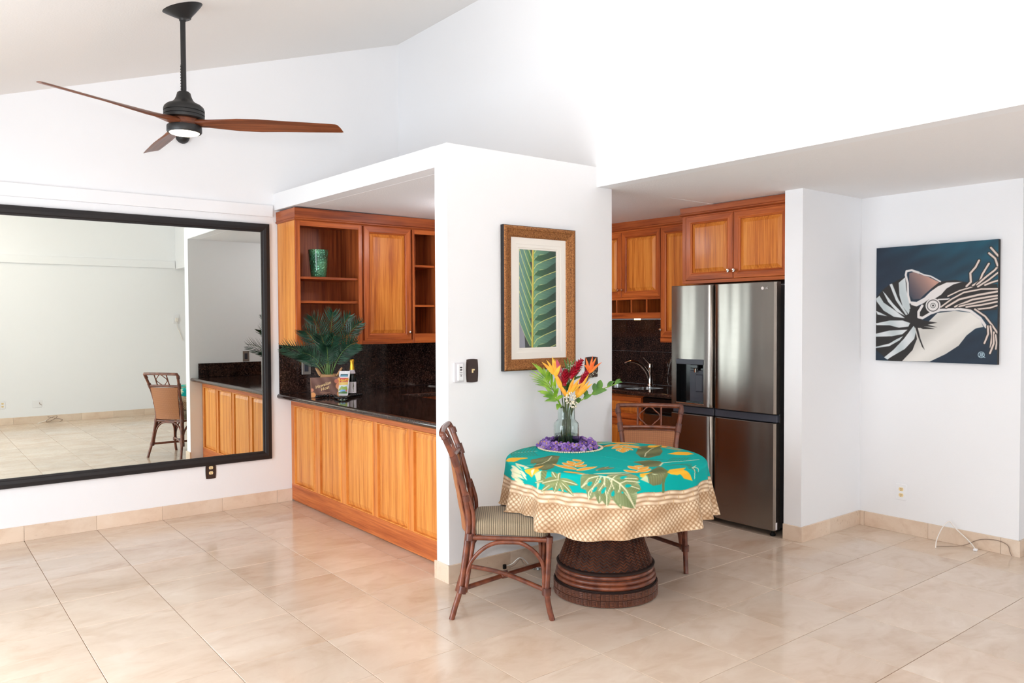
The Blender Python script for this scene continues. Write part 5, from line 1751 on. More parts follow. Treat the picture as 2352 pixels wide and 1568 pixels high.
nrow = 34
for cidx in range(ncol):
    a0, a1 = 2 * PI * cidx / ncol, 2 * PI * (cidx + 1) / ncol
    sgn = 1 if cidx % 2 == 0 else -1
    for r_ in range(nrow):
        z = 0.184 + r_ * 0.0155
        if z > 0.69: break
        h = 0.0105
        sl = 0.0125 * sgn
        pts = []
        for (aa, dz) in ((a0, -sl / 2), (a1, sl / 2)):
            for dd, lift in ((0.0, 0.0008), (h / 2, 0.0042), (h, 0.0008)):
                zz = z + dz + dd
                rr = flare_r(zz) + lift
                pts.append((CT[0] + rr * math.cos(aa), CT[1] + rr * math.sin(aa), zz))
        am = (a0 + a1) / 2
        mid_ = []
        for dd, lift in ((0.0, 0.0012), (h / 2, 0.0062), (h, 0.0012)):
            rr = flare_r(z + dd) + lift
            mid_.append((CT[0] + rr * math.cos(am), CT[1] + rr * math.sin(am), z + dd))
        ws_.add(pts[:3] + mid_ + pts[3:], [(0, 3, 4, 1), (1, 4, 5, 2), (3, 6, 7, 4), (4, 7, 8, 5)])
so = ws_.build('herringbone_strips', M_WICKER, tb, smooth=50, recalc=False)
so['kind'] = 'stuff'

# ------------------------------------------------------------------ tablecloth
E1 = np.array([0.7863, -0.6179]); E2 = np.array([0.6179, 0.7863])
ZT = 0.762
CL = [["l","t",[[-0.245,-0.022],[-0.018,-0.342]],0.003],["l","t",[[-0.052,0.056],[0.021,-0.028]],0.003],["l","t",[[-0.023,0.013],[0.166,-0.217]],0.003],["l","t",[[-0.054,-0.263],[0.042,-0.371]],0.003],["l","c",[[-0.533,0.118],[-0.468,0.142],[-0.379,0.193]],0.006],["l","f",[[-0.53,0.13],[-0.49,0.24],[-0.443,0.32]],0.006],["l","f",[[-0.532,0.122],[-0.529,0.05],[-0.512,-0.016]],0.006],["l","f",[[-0.528,0.138],[-0.483,0.256],[-0.433,0.333]],0.006],["l","f",[[-0.53,0.13],[-0.511,0.05],[-0.494,-0.01]],0.006],["l","f",[[-0.518,0.145],[-0.474,0.271],[-0.423,0.346]],0.006],["l","f",[[-0.518,0.137],[-0.492,0.049],[-0.476,-0.004]],0.006],["l","f",[[-0.499,0.15],[-0.464,0.287],[-0.411,0.359]],0.006],["l","f",[[-0.499,0.141],[-0.474,0.049],[-0.457,0.003]],0.006],["l","f",[[-0.48,0.155],[-0.451,0.302],[-0.399,0.373]],0.006],["l","f",[[-0.48,0.146],[-0.455,0.049],[-0.439,0.009]],0.006],["l","f",[[-0.461,0.16],[-0.431,0.312],[-0.387,0.387]],0.006],["l","f",[[-0.461,0.151],[-0.437,0.048],[-0.42,0.015]],0.006],["l","f",[[-0.442,0.164],[-0.411,0.323],[-0.367,0.394]],0.006],["l","f",[[-0.442,0.156],[-0.418,0.048],[-0.402,0.021]],0.006],["l","f",[[-0.422,0.169],[-0.391,0.334],[-0.346,0.402]],0.006],["l","f",[[-0.423,0.16],[-0.399,0.047],[-0.383,0.027]],0.006],["l","f",[[-0.403,0.174],[-0.371,0.345],[-0.326,0.409]],0.006],["l","f",[[-0.403,0.165],[-0.381,0.047],[-0.364,0.033]],0.006],["p","r",[[-0.423,0.345],[-0.358,0.412],[-0.316,0.446],[-0.341,0.415],[-0.385,0.387],[-0.418,0.351]]],["p","y",[[-0.541,-0.043],[-0.532,-0.028],[-0.442,-0.033],[-0.437,-0.057],[-0.482,-0.096],[-0.518,-0.162],[-0.549,-0.114],[-0.57,-0.043]]],["p","d",[[-0.422,-0.097],[-0.37,-0.035],[-0.301,0.045],[-0.255,0.011],[-0.283,-0.192],[-0.31,-0.335],[-0.346,-0.39],[-0.366,-0.401],[-0.416,-0.305],[-0.392,-0.204],[-0.427,-0.218]]],["l","c",[[-0.302,0.004],[-0.326,-0.115],[-0.365,-0.22],[-0.404,-0.255],[-0.447,-0.262]],0.006],["l","o",[[-0.414,-0.233],[-0.394,-0.098]],0.004],["l","o",[[-0.399,-0.255],[-0.368,-0.362]],0.004],["l","o",[[-0.389,-0.201],[-0.37,-0.08]],0.004],["l","o",[[-0.374,-0.224],[-0.348,-0.314]],0.004],["l","o",[[-0.364,-0.169],[-0.345,-0.061]],0.004],["l","o",[[-0.348,-0.192],[-0.327,-0.264]],0.004],["l","o",[[-0.338,-0.136],[-0.321,-0.043]],0.004],["l","o",[[-0.322,-0.159],[-0.306,-0.214]],0.004],["l","o",[[-0.311,-0.103],[-0.296,-0.024]],0.004],["l","o",[[-0.296,-0.126],[-0.284,-0.162]],0.004],["e","c",[[-0.508,-0.192],[-0.46,-0.303]],0.018,None,0],["e","c",[[-0.506,-0.198],[-0.433,-0.33]],0.018,None,0],["e","c",[[-0.538,-0.186],[-0.491,-0.323]],0.018,None,0],["e","c",[[-0.55,-0.198],[-0.5,-0.328]],0.018,None,0],["e","c",[[-0.57,-0.177],[-0.51,-0.341]],0.018,None,0],["e","c",[[-0.571,-0.215],[-0.509,-0.357]],0.018,None,0],["e","c",[[-0.586,-0.211],[-0.532,-0.355]],0.018,None,0],["e","c",[[-0.574,-0.279],[-0.532,-0.374]],0.018,None,0],["e","c",[[-0.581,-0.305],[-0.529,-0.396]],0.018,None,0],["e","c",[[-0.497,-0.292],[-0.48,-0.36]],0.018,None,0],["e","c",[[-0.498,-0.315],[-0.496,-0.377]],0.018,None,0],["e","c",[[-0.465,-0.305],[-0.434,-0.326]],0.018,None,0],["e","g",[[-0.509,-0.214],[-0.478,-0.314]],0.008,None,0],["e","g",[[-0.557,-0.218],[-0.507,-0.333]],0.008,None,0],["e","g",[[-0.569,-0.262],[-0.525,-0.363]],0.008,None,0],["p","y",[[-0.466,-0.323],[-0.426,-0.344],[-0.422,-0.347],[-0.392,-0.361],[-0.385,-0.397],[-0.432,-0.393],[-0.455,-0.393],[-0.457,-0.368],[-0.468,-0.34]]],["p","r",[[-0.426,-0.344],[-0.406,-0.319],[-0.354,-0.271],[-0.392,-0.361],[-0.397,-0.371]]],["p","c",[[-0.428,-0.36],[-0.406,-0.361],[-0.416,-0.379],[-0.446,-0.391]]],["p","g",[[-0.422,-0.394],[-0.373,-0.403],[-0.404,-0.446],[-0.448,-0.478],[-0.468,-0.479],[-0.436,-0.439]]],["p","o",[[-0.371,-0.401],[-0.343,-0.421],[-0.357,-0.447],[-0.396,-0.469],[-0.415,-0.457],[-0.395,-0.437]]],["e","o",[[-0.309,-0.5],[-0.323,-0.437]],0.03,"c",0],["e","o",[[-0.309,-0.5],[-0.281,-0.464]],0.028,"c",0],["e","o",[[-0.309,-0.5],[-0.21,-0.568]],0.034,"c",0],["e","o",[[-0.309,-0.5],[-0.255,-0.613]],0.034,"c",0],["e","o",[[-0.309,-0.5],[-0.313,-0.579]],0.03,"c",0],["e","o",[[-0.309,-0.5],[-0.368,-0.552]],0.045,"c",0],["e","o",[[-0.309,-0.5],[-0.438,-0.504]],0.036,"c",0],["e","o",[[-0.309,-0.5],[-0.461,-0.43]],0.02,"c",0],["e","o",[[-0.309,-0.5],[-0.412,-0.466]],0.045,"c",0],["e","c",[[-0.192,-0.393],[-0.31,-0.228]],0.056999999999999995,None,0],["e","r",[[-0.192,-0.393],[-0.31,-0.228]],0.041999999999999996,None,0],["e","c",[[-0.194,-0.42],[-0.076,-0.298]],0.056999999999999995,None,0],["e","r",[[-0.194,-0.42],[-0.076,-0.298]],0.041999999999999996,None,0],["e","c",[[-0.195,-0.303],[-0.254,-0.178]],0.056999999999999995,None,0],["e","r",[[-0.195,-0.303],[-0.254,-0.178]],0.041999999999999996,None,0],["e","c",[[-0.189,-0.324],[-0.128,-0.24]],0.0532,None,0],["e","r",[[-0.189,-0.324],[-0.128,-0.24]],0.0392,None,0],["e","c",[[-0.192,-0.238],[-0.222,-0.133]],0.0475,None,0],["e","r",[[-0.192,-0.238],[-0.222,-0.133]],0.034999999999999996,None,0],["e","c",[[-0.194,-0.26],[-0.136,-0.165]],0.0475,None,0],["e","r",[[-0.194,-0.26],[-0.136,-0.165]],0.034999999999999996,None,0],["e","c",[[-0.157,-0.165],[-0.185,-0.079]],0.0475,None,0],["e","r",[[-0.157,-0.165],[-0.185,-0.079]],0.034999999999999996,None,0],["e","r",[[-0.264,-0.432],[-0.156,-0.499]],0.035,None,0],["p","c",[[-0.206,-0.501],[-0.143,-0.5],[-0.14,-0.533],[-0.159,-0.532],[-0.175,-0.519]]],["e","d",[[-0.097,-0.422],[-0.013,-0.3]],0.04,"c",0],["e","d",[[-0.095,-0.395],[0.012,-0.343]],0.05,"c",0],["e","g",[[-0.119,-0.5],[0.064,-0.465]],0.035,None,0],["e","m",[[-0.094,-0.541],[-0.202,-0.585]],0.11,"c",0],["e","m",[[-0.101,-0.552],[-0.175,-0.654]],0.075,"c",0],["e","m",[[-0.077,-0.555],[-0.119,-0.686]],0.075,"c",0],["e","m",[[-0.072,-0.551],[-0.071,-0.706]],0.085,"c",0],["e","m",[[-0.045,-0.566],[0.014,-0.722]],0.07,"c",0],["e","m",[[-0.009,-0.587],[0.1,-0.719]],0.13,"c",0],["e","m",[[0.003,-0.59],[0.126,-0.616]],0.085,"c",0],["e","m",[[-0.033,-0.566],[0.106,-0.56]],0.1,"c",0],["e","m",[[-0.058,-0.552],[0.079,-0.504]],0.07,"c",0],["e","T",[[0.007,-0.564],[0.045,-0.55]],0.016,None,0],["e","T",[[0.031,-0.604],[0.07,-0.599]],0.018,None,0],["e","T",[[-0.097,-0.638],[-0.066,-0.604]],0.018,None,0],["e","T",[[-0.038,-0.658],[-0.026,-0.626]],0.02,None,0],["e","T",[[0.02,-0.644],[0.019,-0.631]],0.012,None,0],["e","T",[[-0.103,-0.579],[-0.09,-0.564]],0.016,None,0],["e","T",[[-0.163,-0.581],[-0.134,-0.569]],0.02,None,0],["e","T",[[-0.143,-0.62],[-0.114,-0.598]],0.016,None,0],["l","c",[[-0.092,-0.542],[-0.062,-0.552],[-0.033,-0.566],[0.006,-0.592],[0.041,-0.628],[0.067,-0.669],[0.1,-0.719]],0.007],["l","c",[[-0.03,-0.564],[-0.009,-0.543],[0.061,-0.491]],0.005],["l","c",[[0.006,-0.591],[0.037,-0.576],[0.109,-0.577]],0.005],["l","c",[[0.006,-0.592],[0.006,-0.617],[-0.003,-0.636]],0.005],["l","c",[[-0.034,-0.569],[-0.04,-0.601],[-0.065,-0.643],[-0.074,-0.705]],0.005],["l","c",[[-0.065,-0.554],[-0.077,-0.588],[-0.107,-0.619]],0.005],["l","c",[[-0.094,-0.542],[-0.147,-0.549],[-0.197,-0.583]],0.005],["l","c",[[-0.08,-0.543],[-0.105,-0.577],[-0.165,-0.616],[-0.174,-0.652]],0.005],["p","d",[[0.13,-0.171],[0.178,-0.142],[0.224,-0.128],[0.279,-0.16],[0.284,-0.205],[0.246,-0.306],[0.173,-0.332],[0.158,-0.232]]],["p","d",[[0.192,-0.401],[0.246,-0.306],[0.261,-0.456],[0.241,-0.532],[0.233,-0.561],[0.19,-0.581],[0.164,-0.574],[0.143,-0.531]]],["p","g",[[0.168,-0.506],[0.206,-0.507],[0.208,-0.506],[0.182,-0.522]]],["p","g",[[0.111,-0.562],[0.141,-0.531],[0.161,-0.573]]],["l","o",[[0.252,-0.32],[0.263,-0.456],[0.241,-0.519],[0.247,-0.556],[0.263,-0.593]],0.016],["l","c",[[0.254,-0.292],[0.286,-0.205],[0.341,-0.176],[0.437,-0.148],[0.501,-0.119]],0.009],["l","f",[[0.272,-0.292],[0.37,-0.265],[0.418,-0.324],[0.411,-0.375]],0.004],["l","f",[[0.284,-0.284],[0.382,-0.26],[0.422,-0.331],[0.419,-0.375]],0.004],["l","f",[[0.297,-0.275],[0.394,-0.254],[0.426,-0.338],[0.428,-0.374]],0.004],["l","f",[[0.309,-0.267],[0.406,-0.249],[0.39,-0.378],[0.437,-0.373]],0.004],["l","f",[[0.321,-0.259],[0.418,-0.243],[0.397,-0.371],[0.446,-0.372]],0.004],["l","f",[[0.334,-0.25],[0.43,-0.238],[0.404,-0.363],[0.455,-0.371]],0.004],["l","f",[[0.319,-0.161],[0.354,-0.084],[0.386,-0.037]],0.005],["l","f",[[0.12,-0.094],[0.172,-0.111],[0.241,-0.097]],0.003],["l","f",[[0.337,-0.156],[0.372,-0.078],[0.4,-0.042]],0.005],["l","f",[[0.141,-0.101],[0.194,-0.112],[0.257,-0.097]],0.003],["l","f",[[0.354,-0.152],[0.39,-0.072],[0.414,-0.047]],0.005],["l","f",[[0.162,-0.108],[0.216,-0.112],[0.274,-0.098]],0.003],["l","f",[[0.371,-0.148],[0.408,-0.066],[0.429,-0.052]],0.005],["l","f",[[0.183,-0.114],[0.238,-0.113],[0.29,-0.098]],0.003],["l","f",[[0.388,-0.144],[0.426,-0.06],[0.443,-0.058]],0.005],["l","f",[[0.204,-0.121],[0.26,-0.113],[0.307,-0.099]],0.003],["l","f",[[0.406,-0.14],[0.444,-0.054],[0.457,-0.063]],0.005],["l","f",[[0.224,-0.128],[0.282,-0.114],[0.323,-0.099]],0.003],["l","f",[[0.423,-0.135],[0.462,-0.048],[0.471,-0.068]],0.005],["l","f",[[0.245,-0.134],[0.304,-0.114],[0.34,-0.099]],0.003],["l","c",[[0.443,-0.296],[0.411,-0.355],[0.426,-0.376],[0.445,-0.413]],0.006],["l","c",[[0.421,-0.343],[0.446,-0.333],[0.456,-0.349]],0.006],["p","y",[[0.367,0.079],[0.444,0.146],[0.5,0.136],[0.519,0.067],[0.467,0.026],[0.409,0.044]]],["p","y",[[0.282,-0.403],[0.32,-0.377],[0.378,-0.351],[0.354,-0.411],[0.402,-0.42],[0.434,-0.438],[0.369,-0.466],[0.33,-0.459],[0.311,-0.475],[0.276,-0.486],[0.255,-0.48]]],["p","d",[[0.189,0.1],[0.244,0.333],[0.315,0.388],[0.371,0.329],[0.358,0.166],[0.315,0.03],[0.235,-0.065],[0.196,-0.032]]],["l","c",[[0.223,-0.009],[0.247,0.099],[0.291,0.221],[0.331,0.293]],0.006],["l","o",[[0.279,0.185],[0.307,0.081]],0.004],["l","o",[[0.289,0.21],[0.325,0.138]],0.004],["l","o",[[0.3,0.235],[0.343,0.198]],0.004],["l","o",[[0.31,0.26],[0.362,0.259]],0.004],["l","o",[[0.321,0.286],[0.382,0.322]],0.004],["p","y",[[0.292,0.313],[0.315,0.388],[0.387,0.385],[0.343,0.311],[0.31,0.294]]],["p","p2",[[0.367,0.311],[0.449,0.309],[0.489,0.216],[0.455,0.181],[0.419,0.236]]],["e","c",[[0.108,-0.479],[0.047,-0.398]],0.056999999999999995,None,0],["e","r",[[0.108,-0.479],[0.047,-0.398]],0.041999999999999996,None,0],["e","c",[[0.11,-0.466],[0.193,-0.367]],0.056999999999999995,None,0],["e","r",[[0.11,-0.466],[0.193,-0.367]],0.041999999999999996,None,0],["e","c",[[0.125,-0.4],[0.088,-0.288]],0.056999999999999995,None,0],["e","r",[[0.125,-0.4],[0.088,-0.288]],0.041999999999999996,None,0],["e","c",[[0.128,-0.4],[0.19,-0.311]],0.0475,None,0],["e","r",[[0.128,-0.4],[0.19,-0.311]],0.034999999999999996,None,0],["e","c",[[0.16,-0.318],[0.12,-0.289]],0.0665,None,0],["e","r",[[0.16,-0.318],[0.12,-0.289]],0.049,None,0],["p","y",[[0.113,-0.505],[0.188,-0.468],[0.125,-0.549],[0.109,-0.549]]],["e","c",[[0.142,0.452],[0.032,0.338]],0.056999999999999995,None,0],["e","r",[[0.142,0.452],[0.032,0.338]],0.041999999999999996,None,0],["e","c",[[0.143,0.393],[0.251,0.267]],0.0532,None,0],["e","r",[[0.143,0.393],[0.251,0.267]],0.0392,None,0],["e","c",[[0.141,0.335],[0.071,0.263]],0.056999999999999995,None,0],["e","r",[[0.141,0.335],[0.071,0.263]],0.041999999999999996,None,0],["e","c",[[0.139,0.317],[0.191,0.205]],0.056999999999999995,None,0],["e","r",[[0.139,0.317],[0.191,0.205]],0.041999999999999996,None,0],["e","c",[[0.135,0.27],[0.092,0.172]],0.0532,None,0],["e","r",[[0.135,0.27],[0.092,0.172]],0.0392,None,0],["e","c",[[0.132,0.27],[0.153,0.171]],0.0532,None,0],["e","r",[[0.132,0.27],[0.153,0.171]],0.0392,None,0],["e","c",[[0.129,0.225],[0.117,0.119]],0.056999999999999995,None,0],["e","r",[[0.129,0.225],[0.117,0.119]],0.041999999999999996,None,0],["p","r",[[0.098,0.523],[0.166,0.511],[0.188,0.45],[0.131,0.462]]]]
TEAL = (0, 172, 166)
rc = Raster(-0.97, 0.97, -0.97, 0.97, 0.0024, TEAL)
S_ = np.hypot(rc.X, rc.Y); TH_ = np.arctan2(rc.Y, rc.X)
wob = 0.004 * np.sin(TH_ * 9) + 0.003 * np.sin(TH_ * 23 + 1)
S2 = S_ + wob
# bamboo bands
k = (S2 - 0.650) / 0.0247
fr_ = np.clip(k - np.floor(k), 0, 1)
sh = np.clip(np.sin(PI * fr_) ** 0.6, 0, 1) * (0.85 + 0.15 * np.sin(TH_ * 40 + np.floor(k) * 2))
bam = np.array((150, 108, 74)) * (1 - sh[..., None]) + np.array((250, 232, 204)) * sh[..., None]
node = (np.abs(((TH_ * 6 + np.floor(k) * 0.37) % 1.0) - 0.5) < 0.018)[..., None]
bam = np.where(node, np.array((214, 178, 130)), bam)
m_ = (S2 > 0.650) & (S2 < 0.724)
rc.im[m_] = bam[m_]
# basket weave
U_ = TH_ * 0.86
p_ = (U_ * 0.9 + S_ * 1.05) / 0.033; q_ = (U_ * 0.9 - S_ * 1.05) / 0.033
par = (np.floor(p_) + np.floor(q_)) % 2
fp_, fq_ = p_ - np.floor(p_), q_ - np.floor(q_)
cell = np.where(par > 0, np.sin(PI * fp_) * np.sin(PI * fq_) ** 0.4, np.sin(PI * fq_) * np.sin(PI * fp_) ** 0.4)
cell = np.clip(cell, 0, 1) ** 0.8 * (0.8 + 0.2 * np.sin(TH_ * 11 + S_ * 40))
wv = np.array((150, 108, 72)) * (1 - cell[..., None]) + np.array((255, 238, 210)) * cell[..., None]
m_ = S2 >= 0.724
rc.im[m_] = wv[m_]
PAL = {'o': ((112, 124, 78), (164, 172, 120)), 'd': ((92, 98, 66), (138, 140, 100)), 'c': ((230, 226, 190), None), 'y': ((252, 188, 56), None), 'r': ((242, 172, 70), None),
       'g': ((202, 212, 170), None), 't': ((46, 204, 198), None), 'f': ((74, 132, 108), None), 'm': ((104, 120, 76), (206, 214, 172)), 'T': (TEAL, None), 'p2': ((150, 162, 128), None)}


def leafshade(c0, c1):
    def f_(X, Y):
        k = np.clip(0.45 + 0.22 * np.sin(X * 420 + Y * 150) + 0.3 * np.sin(X * 22 - Y * 30), 0, 1)[..., None]
        return np.asarray(c0, float) * (1 - k) + np.asarray(c1, float) * k
    return f_


def draw_cloth(items, rot):
    def Rp(P):
        return [(-x, -y) for x, y in P] if rot else [tuple(q) for q in P]
    for it in items:
        c0, c1 = PAL[it[1]]
        P = Rp(it[2])
        if it[0] == 'p':
            rc.poly(P, leafshade(c0, c1) if c1 else c0)
        elif it[0] == 'l':
            rc.line(P, it[3], c0)
        else:
            rc.lens(P[0], P[1], it[3], c0, c1, PAL['c'][0] if it[4] else None)


keep = rc.im.copy()
draw_cloth(CL, True)
msk = np.clip((rc.Y - 0.30) / 0.02, 0, 1)[..., None]
rc.im = keep * (1 - msk) + rc.im * msk
draw_cloth(CL, False)
NR, NTH = 250, 720
sv = np.concatenate([np.linspace(0.002, 0.45, 90), np.linspace(0.453, 0.89, NR - 90)])
tv = np.linspace(0, 2 * PI, NTH, endpoint=False)
SS, TT = np.meshgrid(sv, tv, indexing='ij')
hem = 0.862 + 0.012 * np.sin(TT * 3 + 0.6) + 0.006 * np.sin(TT * 7 + 2)
sc_ = np.where(SS > 0.57, 0.57 + (SS - 0.57) * (hem - 0.57) / (0.89 - 0.57), SS)
d = np.clip(sc_ - 0.54, 0, None)
rb = 0.022
arc = np.clip(d / rb, 0, PI / 2)
rad = np.where(d > 0, 0.54 + rb * np.sin(arc), sc_)
zz = np.where(d > 0, ZT - rb * (1 - np.cos(arc)), ZT)
dl_ = np.clip(d - rb * PI / 2, 0, None)
amp = (dl_ / 0.27) ** 1.05
ph_ = TT + 0.10 * np.sin(TT * 3 + 0.5) + 0.06 * np.sin(TT * 5 + 2.0)
cr = np.cos(ph_ * 14 + 0.8)
fold = 0.75 * (2 * np.power(0.5 + 0.5 * cr, 1.6) - 0.9) + 0.35 * np.cos(ph_ * 23 + 1.7)
soft = 0.30 + 0.70 * np.clip(np.abs(np.angle(np.exp(1j * (TT + PI / 2 + 0.05)))) / 0.8, 0, 1) ** 1.2   # calmer at the front
rad = rad + amp * (0.010 + 0.040 * fold * soft) + 0.04 * dl_
zz = zz - dl_ * 0.985
zz = zz + np.where(sc_ < 0.54, 0.0009 * np.sin(sc_ * 30 + TT * 2), 0)
WX = CT[0] + (rad * np.cos(TT)) * E1[0] + (rad * np.sin(TT)) * E2[0]
WY = CT[1] + (rad * np.cos(TT)) * E1[1] + (rad * np.sin(TT)) * E2[1]
for (cx_, cy_), an in (CH1, CH2):      # the cloth lies on the chair seats where it meets them
    lx = (WX - cx_) * math.cos(an) + (WY - cy_) * math.sin(an)
    ly = -(WX - cx_) * math.sin(an) + (WY - cy_) * math.cos(an)
    ins = np.clip((0.262 - lx) / 0.012, 0, 1) * np.clip((lx + 0.16) / 0.012, 0, 1) * np.clip((0.236 - np.abs(ly)) / 0.014, 0, 1)
    zz = np.where((zz < 0.513) & (ins > 0), zz * (1 - ins) + (0.513 - 0.02 * (0.513 - zz)) * ins, zz)
V = np.stack([WX, WY, zz], -1)
colr = rc.sample(SS * np.cos(TT), SS * np.sin(TT))
cl = grid_mesh('tablecloth', V, colr, M_CLOTH, None, wrap=True)
tag(cl, 'turquoise tropical leaf tablecloth with basket-weave border on the round table', 'tablecloth')

# ------------------------------------------------------------------ plants: shared helpers
def petal(b, base, tip, width, side=None, bend=0.0, bdir=(0, 0, 1), n=7, thick=0.16, pw=0.85, fold=0.25):
    """pointed blade with a ridge, tapering to both ends"""
    A, B = Vector(base), Vector(tip)
    ax = B - A
    L = ax.length
    if L < 1e-5: return
    ax.normalize()
    if side is None:
        side = ax.cross(Vector(_F))
        if side.length < 0.05: side = ax.orthogonal()
    s = Vector(side) - Vector(side).dot(ax) * ax
    s = s.normalized() if s.length > 1e-4 else ax.orthogonal().normalized()
    nr = ax.cross(s)
    bd = Vector(bdir)
    vs, fs = [], []
    for i in range(n + 1):
        t = i / n
        w = max(width / 2 * math.sin(PI * min(0.999, max(0.001, t)) ** pw) ** 0.85, 0.0004)
        c = A + ax * (L * t) + bd * (bend * math.sin(PI * t * 0.9))
        vs += [c + s * w + nr * w * fold, c + nr * w * thick, c - s * w + nr * w * fold, c - nr * w * thick]
    for i in range(n):
        for k in range(4):
            fs.append((i * 4 + k, i * 4 + (k + 1) % 4, (i + 1) * 4 + (k + 1) % 4, (i + 1) * 4 + k))
    fs += [(0, 1, 2, 3), (n * 4, n * 4 + 3, n * 4 + 2, n * 4 + 1)]
    b.add(vs, fs)


E1v, E2v = Vector((0.7863, -0.6179, 0)), Vector((0.6179, 0.7863, 0))
UP = Vector((0, 0, 1))

# ------------------------------------------------------------------ potted palm on the counter
PB = Vector((2.79, 5.985, 0.921))
pp = thing('potted_palm', 'dark green palm in a jute basket on the granite counter', 'plant', PB)
MB().lathe([(0.0, 0.0), (0.066, 0.0), (0.070, 0.01), (0.073, 0.09), (0.070, 0.165), (0.072, 0.176), (0.068, 0.178), (0.064, 0.165), (0.064, 0.15), (0.0, 0.15)], tuple(PB), 28).build('basket', M_JUTE, pp, smooth=50)
for sd in (-1, 1):
    P0 = PB + E1v * (0.068 * sd) + UP * 0.165
    MB().tube(smoothpath([P0 + E2v * 0.03, P0 + E1v * sd * 0.03 + UP * 0.05 + E2v * 0.02, P0 + E1v * sd * 0.036 + UP * 0.062, P0 + E1v * sd * 0.03 + UP * 0.05 - E2v * 0.02, P0 - E2v * 0.03], 4), 0.007, 6).build('handle', M_JUTE, pp, smooth=60)


def frond(tip, depth, lead=0.38, lw=0.15, start=0.28, nl=19, bow=0.06, droop=0.0, wid=0.0105):
    """tip: (right, up) from the pot centre; depth: offset away from the viewer"""
    B0 = PB + UP * 0.15 + E1v * (tip[0] * 0.08) + E2v * (depth * 0.1)
    T1 = PB + E1v * tip[0] + UP * tip[1] + E2v * depth
    C1 = PB + E1v * (tip[0] * lead) + UP * (0.15 + (tip[1] - 0.15) * 0.62 + bow) + E2v * (depth * 0.35)
    path = []
    for i in range(25):
        t = i / 24
        path.append((1 - t) ** 2 * B0 + 2 * t * (1 - t) * C1 + t * t * T1)
    b = MB()
    rachis = MB().tube(path, [0.0048 * (1 - 0.75 * i / 24) for i in range(25)], 6)
    for i in range(nl):
        t = start + (0.99 - start) * i / (nl - 1)
        k = min(int(t * 24), 23)
        p = path[k].lerp(path[k + 1], t * 24 - k)
        tg = (path[k + 1] - path[k]).normalized()
        sd = tg.cross(E2v)
        sd = sd.normalized() if sd.length > 0.1 else E1v
        g = lw * (0.62 + 0.38 * math.sin(PI * (t - start) / (1 - start))) * (1 - 0.35 * max(0, t - 0.85) / 0.15)
        for q in (-1, 1):
            ang_ = 0.95 - 0.55 * (t - start) / (1 - start)
            dr = (tg * math.cos(ang_) + sd * q * math.sin(ang_) + E2v * RNG.uniform(-0.22, 0.12)).normalized()
            petal(b, p, p + dr * g, wid, side=(sd * q).cross(E2v) + tg * 0.2, bend=-0.012 - droop, n=5, thick=0.08, pw=0.7, fold=0.35)
    o = b.build('frond', M_PALM, pp, recalc=False)
    rachis.build('stalk', M_PALMSTEM, o, smooth=60)


for tip, dep, lw in (((-0.09, 0.65), -0.16, 0.15), ((0.06, 0.68), -0.11, 0.14), ((0.19, 0.66), -0.08, 0.12), ((0.28, 0.60), -0.10, 0.13), ((0.25, 0.44), -0.16, 0.16), ((-0.31, 0.41), -0.20, 0.14), ((-0.18, 0.36), -0.14, 0.13), ((-0.015, 0.50), -0.20, 0.13), ((0.085, 0.50), -0.19, 0.12), ((-0.15, 0.54), -0.17, 0.15), ((0.02, 0.42), -0.17, 0.10)):
    frond(tip, dep, lw=lw)

# ------------------------------------------------------------------ green glass vase on the shelf
vz = MB().lathe([(0.0, 0.0), (0.058, 0.0), (0.063, 0.008), (0.072, 0.09), (0.080, 0.18), (0.084, 0.228), (0.085, 0.232), (0.081, 0.232), (0.076, 0.18), (0.067, 0.08), (0.058, 0.012), (0.0, 0.012)], (2.80, 6.19, 1.8975), 36).build('glass_vase', M_IRID, smooth=40)
tag(vz, 'tapered sparkling green crackle glass vase on the open shelf', 'vase')


# ------------------------------------------------------------------ chocolate box, snack bag, bottle, nut lei
def panel_frame(bl, br, h, lean):
    """origin at lower left; returns P(u, v, w)"""
    A, B = Vector(bl), Vector(br)
    r = (B - A).normalized()
    n0 = r.cross(UP).normalized()           # towards the viewer
    u = (UP * math.cos(lean) - n0 * math.sin(lean)).normalized()
    n = r.cross(u)
    return lambda a, b_, w: A + r * a + u * b_ + n * w, r, u, n, (B - A).length


def printed_panel(name, P, w, h, nx, ny, raster, depth, parent):
    uu, vv = np.meshgrid(np.linspace(0, w, nx), np.linspace(0, h, ny))
    o0, ex, ey, ez = [np.array(q) for q in (P(0, 0, depth), P(1, 0, depth) - P(0, 0, depth), P(0, 1, depth) - P(0, 0, depth), P(0, 0, depth + 1) - P(0, 0, depth))]
    V = o0 + uu[..., None] * ex + vv[..., None] * ey
    return grid_mesh(name, V, raster.sample(uu, vv), M_PRINT, parent, smooth=False)


